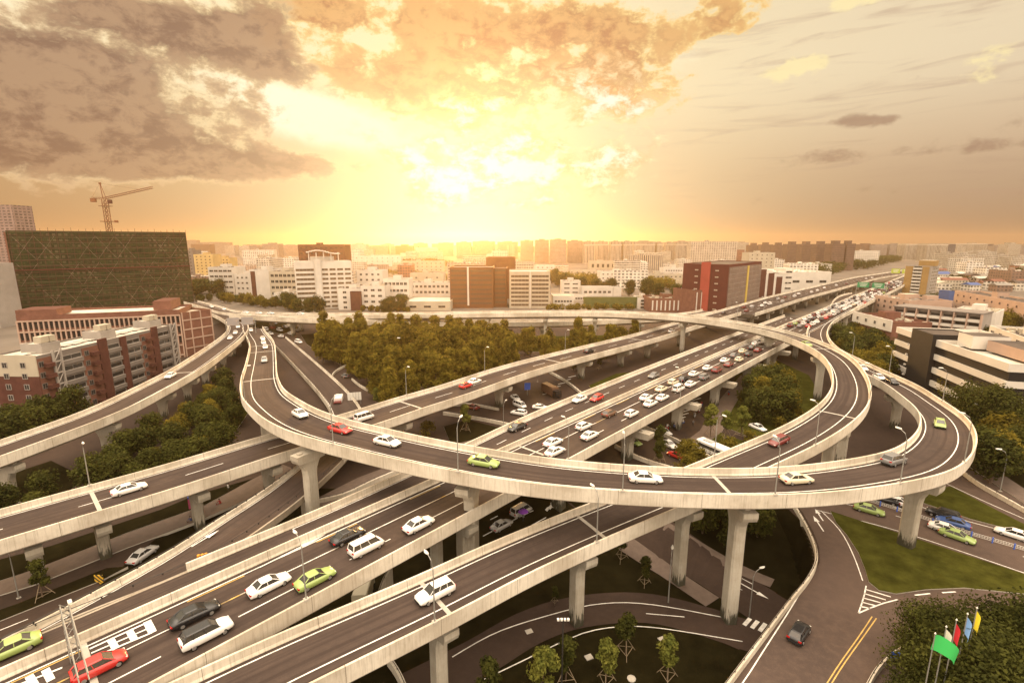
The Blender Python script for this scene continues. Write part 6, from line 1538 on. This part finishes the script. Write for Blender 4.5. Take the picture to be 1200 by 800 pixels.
for d, px, py, sd_, l in [(dR1, 396, 522, 1, 'street lamp on the front curve beside the red car'), (dR1, 539, 553, 1, 'street lamp on the front curve above the tallest left pier'), (dR1, 731, 575, 1, 'street lamp on the front curve at the white car'), (dR1, 905, 582, 1, 'street lamp on the front curve right of the joint'), (dR1, 1050, 567, 1, 'street lamp on the front curve by the dark tall car'), (dR1, 1131, 540, 1, 'street lamp at the outer tip of the right hand bend'), (dR1, 1105, 468, 1, 'street lamp on the ramp below the striped office'), (dR1, 1040, 435, 1, 'street lamp on the ramp left of the striped office'), (dR1, 1000, 415, 1, 'street lamp on the ramp by the light green trees'), (dR1, 285, 470, 1, 'street lamp at the left bulge of the S bend'), (dR1, 290, 408, 1, 'street lamp high in the S bend'),
                          (dB, 515, 725, 0, 'street lamp on the bottom flyover by the large white car'), (dB, 697, 637, 0, 'street lamp on the bottom flyover below the front curve'), (dB, 833, 535, 1, 'street lamp where the inner loop passes behind the front curve'), (dB, 962, 524, 0, 'street lamp on the outer barrier of the inner loop'), (dB, 1020, 470, 0, 'street lamp at the right side of the inner loop'), (dB, 862, 372, 0, 'street lamp at the back of the loop before the red block'),
                          (dC, 367, 697, 1, 'street lamp on the expressway barrier by the green taxi'), (dC, 662, 535, 1, 'street lamp on the expressway barrier behind the front curve'), (dC, 800, 467, 1, 'street lamp on the expressway barrier at the minivan'), (dC, 930, 398, 1, 'street lamp on the expressway barrier beyond the loop'),
                          (dD, 98, 570, 0, 'street lamp on the long flyover at the left joint'), (dD, 475, 463, 0, 'street lamp on the long flyover at the grove corner'), (dD, 566, 436, 0, 'street lamp on the long flyover beside the white car'), (dD, 663, 410, 0, 'street lamp on the long flyover left of the tall pier'), (dD, 750, 390, 0, 'street lamp on the long flyover before the loop'), (dD2, 920, 343, 0, 'street lamp on the wide far flyover at its left edge'), (dD2, 895, 364, 1, 'street lamp on the near edge of the wide far flyover')]:
    dlamp(d, px, py, sd_, l)
def glamp(px, py, H, label, a=0.0): return lamp(G(px, py), a, label, 'street lamps standing on the ground', H / 7.4)
glamp(878, 722, 7.8, 'tall street lamp on the traffic island of the sunken street', .3); glamp(783, 706, 8.5, 'dark street lamp on the sunken lawn between two piers', 1.2); glamp(22, 700, 7, 'street lamp on the dark strip at the lower left', 2.5)
glamp(1172, 575, 8.5, 'street lamp on the path at the right edge', PI * .9); glamp(1145, 510, 8, 'street lamp outside the right hand bend before the trees', PI * .8); glamp(462, 432, 12, 'tall lamp standing inside the grove', 0); glamp(590, 500, 7, 'street lamp beside the parapet of the small lawn', 1); glamp(630, 447, 8, 'street lamp behind the long flyover near the junction', 2)
# floodlight mast on the sunken lawn
p = G(658, 812); r = thing('floodlight_mast', 'straight mast with crossbar and four small floodlights on the sunken lawn', 'floodlight', p)
q = MB(); q.tube([(0, 0, 0), (0, 0, 10.5)], .09, 6); q.build('mast', M_DARKM, r); q = MB(); q.tube([(-.7, 0, 10.3), (.7, 0, 10.3)], .04, 5); q.build('crossbar', M_DARKM, r)
for k in range(4): q = MB(); q.box((-.6 + .4 * k, -.1, 10.5), (.26, .3, .2)); q.build('floodlight', LAMPH, r)
for px, py, lab in [(620, 740, 'square pale cover plate on the lawn below the curved street'), (690, 770, 'pale cover plate at the foot of the left pier'), (776, 749, 'small pale cover plate beside the curved street'), (740, 795, 'round manhole cover on the lawn')]:
    q = MB(); q.box((0, 0, .06), (1.0, .8, .14)) if 'round' not in lab else q.tube([(0, 0, -.1), (0, 0, .1)], .55, 14); tag(q.build('cover_plate', M_JOINT, None, G(px, py), .4), lab, 'cover')
# gantry mast with lattice at the lower left
i = near_index(dC, 88, 770, 0)
p = un(88, 772, 38.6 + 1.0); r = thing('sign_gantry', 'lattice sign gantry rising beside the red car at the lower left', 'gantry', (p.x, p.y, p.z - 1.2), math.atan2(MN.y, MN.x))
q = MB()
for x in (-.35, .35):
    for y in (-.35, .35): q.tube([(x, y, 0), (x * .8, y * .8, 7.2)], .045, 5)
for k in range(9):
    z = .8 * k; q.tube([(-.35, -.35, z), (.35, -.35, z + .8)], .035, 4).tube([(.35, .35, z), (-.35, .35, z + .8)], .035, 4).tube([(-.35, .35, z), (-.35, -.35, z + .8)], .035, 4).tube([(.35, -.35, z), (.35, .35, z + .8)], .035, 4)
q.build('lattice_post', M_METAL, r); q = MB()
for y in (-.3, .3):
    for z in (6.6, 7.2): q.tube([(0, y, z), (-11.5, y, z)], .05, 5)
for k in range(14): q.tube([(-.82 * k, -.3, 6.6), (-.82 * (k + 1), -.3, 7.2)], .03, 4).tube([(-.82 * k, .3, 7.2), (-.82 * (k + 1), .3, 6.6)], .03, 4)
q.build('lattice_beam', M_METAL, r)
q = MB()
for k in range(3): q.box((.1 - .4 * k, -.4, 7.35 + .1 * k), (.18, .3, .18))
q.build('camera_box', LAMPH, r)
# painted characters on the lane at the lower left
def deck_marks(quads, z, label):
    for nm, q in quads:
        P = [un(a, b, z) + Vector((0, 0, .012)) for a, b in q]
        tag(link(nm, new_mesh(nm, P, [tuple(range(len(P)))], M_WHITE)), kind='structure')
zh = 39.65
def bar(a, b, w): 
    """a thick painted stroke between two pixels"""
    A, B = on_deck(dC, *a)[0], on_deck(dC, *b)[0]; t = (B - A).normalized(); s = Vector((t.y, -t.x, 0)) * w / 2; z = Vector((0, 0, .035))
    tag(link('painted_character', new_mesh('painted_character', [A - s + z, B - s + z, B + s + z, A + s + z], [(0, 1, 2, 3)], M_WHITE)), kind='structure')
for a, b, w in [((105, 760), (173, 729), .24), ((107, 765), (174, 736), .20), ((109, 770), (178, 741), .24), ((172, 727), (179, 741), .7), ((151, 738), (158, 750), .6), ((129, 748), (136, 760), .6), ((12, 806), (73, 782), .24), ((34, 791), (41, 803), .6), ((53, 784), (60, 797), .6)]: bar(a, b, w)
arrow(345, 644, 12, -6, 9, z=on_deck(dC2, 345, 644)[0].z + .01); arrow(238, 632, 10, -6, 5, z=on_deck(dS, 238, 632)[0].z + .01)
# green direction signs over the jam, grey sign backs, boards
G_SIGN = mat('sign_green', (.05, .20, .09), .5, 0); G_SIGN2 = mat('sign_yellow_green', (.34, .40, .06), .5, 0); S_BACK = mat('sign_back_grey', (.26, .24, .23), .5, .05); S_BLUE = mat('sign_blue', (.05, .12, .50), .5, 0)
def sign_gantry(label, pts, y_bottom, hh, boards, m, zbase):
    A, B = pts; r = thing('sign_gantry', label, 'gantry', A, math.atan2(B.y - A.y, B.x - A.x)); w = (B - A).to_2d().length; q = MB()
    for x in (0, w): q.tube([(x, 0, 0), (x, 0, y_bottom + hh * .8)], .16, 6)
    q.build('post', M_METAL, r); q = MB()
    for z in (.3, .8): q.tube([(0, .1, y_bottom + hh * z), (w, .1, y_bottom + hh * z)], .1, 5)
    q.build('beam', M_METAL, r)
    for a, b in boards:
        q = MB(); q.box((w * (a + b) / 2, -.12, y_bottom + hh / 2), (w * (b - a), .12, hh)); bo = q.build('sign_board', m, r)
        if m is not S_BACK:
            q = MB()
            for k in range(3): q.box((w * (a + b) / 2, -.20, y_bottom + hh * (.28 + .24 * k)), (w * (b - a) * (.5 + .1 * k), .03, hh * .08))
            q.build('legend_line', M_WHITE, bo)
        q = MB(); 
    return r
t = 388; A_ = mpt(t, 1.0); B_ = mpt(t, -16); A_.z = B_.z = 11.2
A_, B_ = (A_, B_) if A_.x < B_.x else (B_, A_)
sign_gantry('pair of green direction signs above the jammed carriageway', (A_, B_), 5.6, 3.6, [(.02, .42), (.52, .92)], G_SIGN, 0)
t = 600; A_ = mpt(t, 12.0); B_ = mpt(t, -16); A_.z = B_.z = 11.2
sign_gantry('far pair of yellow green signs over the expressway', (A_, B_), 5.6, 4.4, [(.25, .5), (.56, .8)], G_SIGN2, 0)
i = near_index(dE, 270, 383, 0); j = near_index(dR1, 296, 388, 0)
A_ = dE.P[i].copy(); B_ = dR1.P[j].copy(); A_ = un(266, 392, 40.5); B_ = un(300, 390, 40.5); A_.z = B_.z = min(A_.z, B_.z)
sign_gantry('gantry with two plain grey sign backs where the left flyovers split', (A_, B_), 4.0, 3.4, [(.05, .46), (.54, .95)], S_BACK, 0)
p = G(416, 474); r = thing('sign_board', 'white panelled board on posts beside the side street', 'board', p, .25); q = MB()
for k in range(5): q.box((-1.6 + .8 * k, 0, 2.6), (.72, .12, 2.4))
q.build('panel', LAMPH, r); q = MB(); q.tube([(-1.7, .1, 0), (-1.7, .1, 3.8)], .08, 5).tube([(1.7, .1, 0), (1.7, .1, 3.8)], .08, 5); q.build('post', M_METAL, r)
p = G(618, 463); r = thing('parking_sign', 'blue sign board at the central junction', 'sign', p, .2); q = MB(); q.box((0, 0, 3.0), (1.9, .14, 2.3)); q.build('board', S_BLUE, r); q = MB(); q.tube([(0, .1, 0), (0, .1, 4)], .1, 6); q.build('post', M_METAL, r)
p = un(1050, 768, 46.2); r = thing('traffic_sign', 'small blue arrow sign on the barrier end beside the flags', 'sign', (p.x, p.y, p.z - 1.0), -.2)
q = MB(); q.box((0, 0, 1.1), (.95, .06, .75)); q.build('board', S_BLUE, r); q = MB(); q.box((-.05, -.05, 1.0), (.5, .02, .12), 0).box((.18, -.05, 1.1), (.12, .02, .34)); q.build('arrow', LAMPH, r); q = MB(); q.tube([(0, .05, 0), (0, .05, 1.2)], .04, 5); q.build('post', M_METAL, r)
ORG = mat('barrel_orange', (.62, .28, .04), .6, .1)
def cushion(p, lab):
    r = thing('crash_cushion', lab, 'crash cushion', p, .4); r.scale = (.5,) * 3
    for k in range(3): q = MB(); q.tube([(-.9 + .85 * k, 0, 0), (-.9 + .85 * k, 0, 1.0)], [.42, .36], 10); q.build('drum', ORG, r)
p, a, _ = on_deck(dS, 247, 654); cushion(p, 'yellow crash drums at the nose between slip ramp and expressway'); cushion(G(316, 556), 'orange crash drums on the pavement beside the tall left pier')
q = MB(); q.box((0, 0, .9), (1.2, .1, 1.1)); hz = bpy.data.materials.new('hazard_stripe'); hz.use_nodes = True; k = NT(hz); o_ = k.nd('ShaderNodeTexCoord').outputs['Object']; s_ = k.nd('ShaderNodeSeparateXYZ'); k.L.new(o_, s_.inputs[0])
k.L.new(k.mix(k.m('LESS_THAN', k.m('FRACT', k.m('MULTIPLY', k.m('ADD', s_.outputs[0], s_.outputs[2]), 1.5)), .5), (.02, .018, .015, 1), (.60, .36, .03, 1)), k.b.inputs['Base Color'])
q.box((0, .3, .5), (.3, .5, 1.0)); o = q.build('hazard_board', hz, None, G(117, 684)); tag(o, 'black and yellow striped hazard board at the foot of the left pier', 'hazard board')
p = G(228, 600); r = thing('advert_kiosk', 'pink and blue kiosk board on the left pavement', 'kiosk', p, .5); q = MB(); q.box((0, 0, 1.9), (1.5, .5, 1.9)); q.build('pink_panel', mat('panel_pink', (.50, .08, .20), .6, 0), r); q = MB(); q.box((0, 0, 3.05), (1.5, .5, .4)); q.build('blue_header', S_BLUE, r); q = MB(); q.box((0, 0, .5), (.3, .3, 1)); q.build('post', M_DARKM, r)
# fence along the middle of the right hand street
P = resample([G(a, b) for a, b in [(1012, 587), (1060, 602), (1132, 627), (1215, 651)]], 2.4); r = thing('street_fence', 'white street fence with blue posts in the middle of the right hand street', 'fence', (0, 0, 0)); q = MB()
for z in (.35, .6, .85): q.tube([p + Vector((0, 0, z)) for p in P], .03, 4)
for a, b in zip(P, P[1:]):
    for k in range(8): c = a.lerp(b, k / 8); q.box((c.x, c.y, .6), (.03, .03, .5))
q.build('rail_panel', LAMPH, r)
q = MB(); q.box((0, 0, .5), (.14, .14, 1.0)); pm = q.mesh('post', S_BLUE)
for p in P: link('post', pm, r, p)
# flagpoles
def flag(px, py, c, name, wave, w, h, drop):
    p = un(px, py, CZ - 12.5); r = thing('flagpole', '%s flag on a tall pole in the lower right corner' % name, 'flag', (p.x, p.y, 0), .3)
    q = MB(); q.tube([(0, 0, 0), (0, 0, 12.5)], [.07, .045], 6); q.build('pole', M_METAL, r); q = MB(); q.tube([(0, 0, 12.5), (0, 0, 12.65)], [.09, .02], 6); q.build('finial', LAMPH, r)
    vs = []; fs = []; nx, nz = 10, 6
    for i in range(nx + 1):
        u = i / nx
        for j in range(nz + 1):
            v = j / nz; vs.append((.06 + w * u, wave * math.sin(u * 6 + v) * .25, 12.3 - h * v - drop * u * u - .12 * math.sin(u * 5)))
    for i in range(nx):
        for j in range(nz): a = i * (nz + 1) + j; fs.append((a, a + 1, a + nz + 2, a + nz + 1))
    me = new_mesh('cloth', vs, fs, mat('flag_' + name.replace(' ', '_'), c, .8, 0), None, True); link('cloth', me, r)
flag(1096, 742, (.05, .42, .10), 'green', 1, 2.7, 1.7, 2.0); flag(1109, 734, (.62, .58, .48), 'white', .6, .7, 1.9, 1.4); flag(1121, 726, (.50, .03, .04), 'red', .6, .55, 1.9, 1.8); flag(1134, 719, (.20, .36, .62), 'light blue', .6, .6, 1.9, 1.7); flag(1145, 712, (.72, .58, .04), 'yellow', .5, .55, 2.0, 1.6)
for fo in [o for o in bpy.data.objects if o.name.startswith('flagpole')]: fo.rotation_euler[2] = .1

# ------------------------------------------------------------------ the city beyond
rc = random.Random(11)
def tower(name, label, xl, xr, yt, yb, dep, m, group, top=None):
    A, B = base_px(xl, yb, xr, yb); H = height_at(A, xl, yt); r, w = bthing(name, label, A, B, dep, group)
    block(r, 0, w, 0, dep, 0, H, m, W_ROOF, 0); 
    if top: block(r, w * .3, w * .7, dep * .2, dep * .8, H + .01, H + top, m, W_DROOF, 0, 'roof_house')
    return r
SK = []
def sk(lst, m, grp, label, top=3, dep=24):
    out = []
    for xl, xr, yt, yb in lst: out.append(tower('apartment_tower', '', xl, xr, yt, yb, dep, m, grp, top))
    order_labels(out, label)
sk([(877, 890, 287, 305), (891, 904, 286.5, 306), (906, 919, 287, 309), (921, 936, 286, 311), (938, 952, 286, 313), (955, 969, 286, 315), (972, 987, 285.5, 317), (989, 999, 285.5, 317)], F_TOWER[0], 'brown apartment towers in a row', 'brown apartment tower in the row right of centre, {ord} from the left', 5, 20)
sk([(1001, 1016, 287, 302), (1019, 1038, 287, 303), (1041, 1056, 286, 303)], F_TOWER[1], 'grey towers behind the far highway', 'grey apartment tower above the far highway end, {ord} from the left', 2)
sk([(1059, 1078, 286, 305), (1084, 1108, 285.5, 307), (1119, 1155, 285.5, 302)], F_TOWER[3], 'ribbed towers on the right skyline', 'pale ribbed office tower on the right skyline, {ord} from the left', 0, 30)
sk([(1079, 1083, 286, 305), (1109, 1117, 286, 306), (1156, 1162, 286, 300)], F_TOWER[4], 'slate flanks on the right skyline', 'dark slate tower between the ribbed ones, {ord} from the left', 0, 30)
sk([(1164, 1176, 288, 301), (1178, 1200, 289, 302), (1202, 1240, 288, 302)], F_TOWER[1], 'grey blocks at the right end', 'grey block at the right end of the skyline, {ord} from the left', 2)
sk([(1106, 1116, 297, 317), (1117, 1141, 298, 318), (1142, 1165, 295, 317), (1166, 1182, 299, 314), (1183, 1215, 301, 316)], F_TOWER[2], 'pale flats before the right skyline', 'pale flats in front of the right skyline, {ord} from the left', 3)
sk([(535, 552, 284, 303), (554, 580, 283, 302), (583, 607, 283.5, 303), (610, 625, 282, 306), (627, 643, 281, 308), (645, 663, 280.5, 309), (665, 682, 282, 308)], F_TOWER[1], 'hazy towers near the sun', 'hazy yellowish tower under the sun, {ord} from the left', 2, 28)
sk([(684, 696, 283, 309), (697, 712, 283, 306), (715, 728, 283, 308), (730, 740, 283, 308), (742, 767, 283, 306), (769, 776, 284, 306), (780, 789, 284, 305), (791, 807, 283, 306)], F_TOWER[3], 'tall towers right of the sun', 'tall apartment tower right of the sun glow, {ord} from the left', 2, 26)
sk([(863, 876, 284, 303), (846, 862, 287, 303)], F_TOWER[2], 'towers behind the pale slab', 'tower behind the pale slab, {ord} from the left', 2)
sk([(219, 232, 281.5, 296), (235, 270, 284, 297), (286, 299, 287, 299), (300, 312, 287.5, 299), (314, 328, 287, 299), (330, 350, 287, 300), (406, 425, 287, 300), (428, 455, 288, 299), (458, 490, 288.5, 299), (514, 531, 284.5, 300)], F_TOWER[1], 'faint blocks on the left horizon', 'faint grey block on the left horizon, {ord} from the left', 1)
for i, (xl, xr, yt, yb, m) in enumerate([(232, 256, 301, 312, FAC[5]), (257, 300, 300, 308, FAC[0]), (300, 350, 297, 304, FAC[4]), (352, 372, 300, 306, FAC[0])]): pass
# low roofs spread over the plain, thinning towards the horizon
def on_road(x, y, m_=10):
    r = Vector((x, y, 0)) - M0; t = r.x * MD.x + r.y * MD.y; n = r.x * MN.x + r.y * MN.y
    return t > -200 and -26 - m_ < n < 92 + m_
NB = 0; out = []
ring = [(304, 341, 1.0), (296, 316, .9), (289, 300, .8)]
tries = 0
while NB < 235 and tries < 30000:
    tries += 1
    py = rc.choice([rc.uniform(287.6, 292), rc.uniform(291, 300), rc.uniform(298, 318), rc.uniform(312, 338)]); px = rc.uniform(-60, 1260)
    if px < 225 and py > 300: continue
    if px > 1030 and rc.random() < .25: continue
    p = un(px, py, CZ); x, y = p.x, p.y
    if y > 3600 or y < 300: continue
    if on_road(x, y): continue
    w = rc.uniform(14, 46) * (1 + y / 2500); dp = rc.uniform(10, 18) * (1 + y / 2500); H = rc.choice([6, 9, 12, 15, 18, 18, 21, 24]) * (1 if y < 900 else 1.25)
    if y < 430: H = min(H, 12)
    if H > CZ * .72 and y < 1500: continue
    R_ = max(w, dp) * .55
    if any((x - a) ** 2 + (y - b) ** 2 < (R_ + c) ** 2 for a, b, c in DISCS): continue
    DISCS.append((x, y, R_ * .8)); NB += 1
    a = rc.choice([0, 0, .1, -.1, .2, PI / 2, PI / 2 + .1]) + (.0 if px < 700 else -.15)
    m = rc.choice(FAC + [FAC[0], FAC[6], FAC[1], FAC[6]])
    r = thing('low_rise_block', '', 'building', (x, y, 0), a, 'low blocks spread over the plain'); r['px'] = px
    block(r, -w / 2, w / 2, -dp / 2, dp / 2, 0, H, m, rc.choice([W_ROOF, W_ROOFP, W_ROOFP, W_DROOF, W_BRICK]), .6 if y < 1200 else 0)
    if y < 1300:
        block(r, -w * .1, -w * .1 + 4, -2, 2, H + (-.59 if y < 1200 else .01), H + 2.2, m, W_ROOFP, 0, 'roof_house')
    if y < 900:
        cq = MB()
        for _ in range(9): cq.box((rc.uniform(-w * .42, w * .42), rc.uniform(-dp * .4, dp * .4), H - .2), (rc.uniform(.8, 2.6), rc.uniform(.8, 2), rc.uniform(.8, 2)))
        cq.build('roof_equipment', rc.choice([W_LGREY, W_CREAM, W_WHITE]), r)
    out.append(r)
for o in out: del o['px']
order_labels(out, 'low block on the plain, {row} band of roofs, {ord} from the left', 4, ['nearest', 'second', 'third', 'farthest'])
xx = 225.0; ft = []
while xx < 1215:
    wpx = rc.uniform(9, 22); yb = rc.uniform(296, 304)
    if not (868 < xx < 1000):
        ft.append(tower('skyline_block', '', xx, xx + wpx, rc.uniform(285.2, 289.5), yb, 30, rc.choice(F_TOWER[:4] + [FAC[0], FAC[4]]), 'far skyline blocks', rc.choice([0, 3, 4])))
    xx += wpx + rc.uniform(0, 7)
order_labels(ft, 'far skyline block on the horizon, {ord} from the left')
# old low roofs at the right, packed tightly
out = []
for i in range(70):
    px = rc.uniform(1092, 1240); py = rc.uniform(316, 342); p = un(px, py, CZ)
    if any((p.x - a) ** 2 + (p.y - b) ** 2 < (5 + c * .7) ** 2 for a, b, c in DISCS): continue
    w = rc.uniform(10, 26); dp = rc.uniform(8, 13); H = rc.uniform(5, 10); DISCS.append((p.x, p.y, w * .45))
    r = thing('old_house', '', 'house', (p.x, p.y, 0), rc.choice([-.15, .1, 1.4]), 'old low houses at the right')
    block(r, -w / 2, w / 2, -dp / 2, dp / 2, 0, H, rc.choice(FAC), W_DROOF, 0)
    rm = MB(); rm.loft([[Vector((x, -dp / 2 - .4, H)), Vector((x, 0, H + 2.2)), Vector((x, dp / 2 + .4, H))] for x in (-w / 2 - .3, w / 2 + .3)]); rm.build('roof', rc.choice([W_DROOF, W_BRICK, W_ROOF, W_BLUE, W_ROOFP]) if i % 5 else W_CREAM, r); out.append(r)
order_labels(out, 'old low house with pitched roof beyond the pink block, {row} row, {ord} from left', 3, ['nearest', 'middle', 'farthest'])
# distant woods that read as one mass
def wood(pts, H, n, spread, ls, m):
    P = resample([un(a, b, CZ) for a, b in pts], 6); vs = []; fs = []
    cl = []
    for p in P:
        for k in range(3): cl.append((p.x + rc.uniform(-spread, spread), p.y + rc.uniform(-spread, spread), H * rc.uniform(.35, .7), H * rc.uniform(.3, .45)))
    for i in range(n):
        cx, cy, cz, r = cl[rc.randrange(len(cl))]; d = Vector((rc.gauss(0, 1), rc.gauss(0, 1), rc.gauss(0, 1))).normalized(); p = Vector((cx, cy, cz)) + d * r * rc.uniform(.8, 1.1)
        if on_road(p.x, p.y, -6): continue
        p.z = max(.3, p.z)
        nrm = (d + Vector((rc.gauss(0, .5), rc.gauss(0, .5), rc.gauss(.2, .5)))).normalized(); u = nrm.orthogonal().normalized(); v = nrm.cross(u); s = ls * rc.uniform(.6, 1.3); k = len(vs)
        vs += [p - u * s, p - v * s, p + u * s, p + v * s]; fs.append((k, k + 1, k + 2, k + 3))
    tag(link('distant_wood', new_mesh('distant_wood', vs, fs, m)), kind='stuff')
wood([(938, 326), (955, 322), (1000, 312), (1050, 306)], 16, 16000, 18, 1.1, L_DARK)
wood([(1000, 316), (1040, 311), (1090, 306), (1110, 310)], 14, 9000, 14, 1.2, L_DARK)
wood([(965, 335), (1000, 326), (1030, 318)], 12, 5000, 6, .9, L_DARK)
wood([(196, 350), (230, 345), (258, 341)], 13, 6000, 8, .9, L_DARK)
wood([(470, 312), (500, 310), (520, 314)], 14, 4000, 12, 1.1, L_DARK)
wood([(680, 330), (740, 332), (790, 340)], 11, 6000, 8, .9, L_MID)
wood([(600, 330), (650, 326), (690, 336)], 11, 5000, 10, .9, L_MID)
wood([(1130, 318), (1200, 322)], 10, 4000, 12, .9, L_DARK)
wood([(1104, 330), (1180, 334), (1240, 332)], 9, 4000, 14, .8, L_DARK)

wood([(232, 353), (262, 352), (300, 356)], 6, 5000, 4, .55, L_DARK)
wood([(300, 358), (345, 360), (352, 360)], 5, 3500, 3, .5, L_DARK)
wood([(425, 364.5), (475, 366)], 4, 2500, 2, .5, L_MID)
wood([(645, 364), (690, 364), (740, 364)], 5, 3500, 3, .5, L_MID)
wood([(272, 330), (300, 332)], 9, 2500, 8, .8, L_DARK)
wood([(420, 322), (470, 322), (520, 328)], 8, 4000, 8, .8, L_MID)

# ------------------------------------------------------------------ haze
hv = bpy.data.materials.new('haze'); hv.use_nodes = True; nt = hv.node_tree; nt.nodes.clear()
pv = nt.nodes.new('ShaderNodeVolumePrincipled'); ou = nt.nodes.new('ShaderNodeOutputMaterial'); nt.links.new(pv.outputs[0], ou.inputs['Volume'])
pv.inputs['Color'].default_value = (.92, .70, .46, 1); pv.inputs['Density'].default_value = HAZE; pv.inputs['Anisotropy'].default_value = .85
hb = MB(); hb.box((0, 2480, 54), (10200, 5200, 126)); hm = hb.mesh('haze', hv)
for p in hm.polygons: pass
tag(link('haze', hm), kind='stuff')
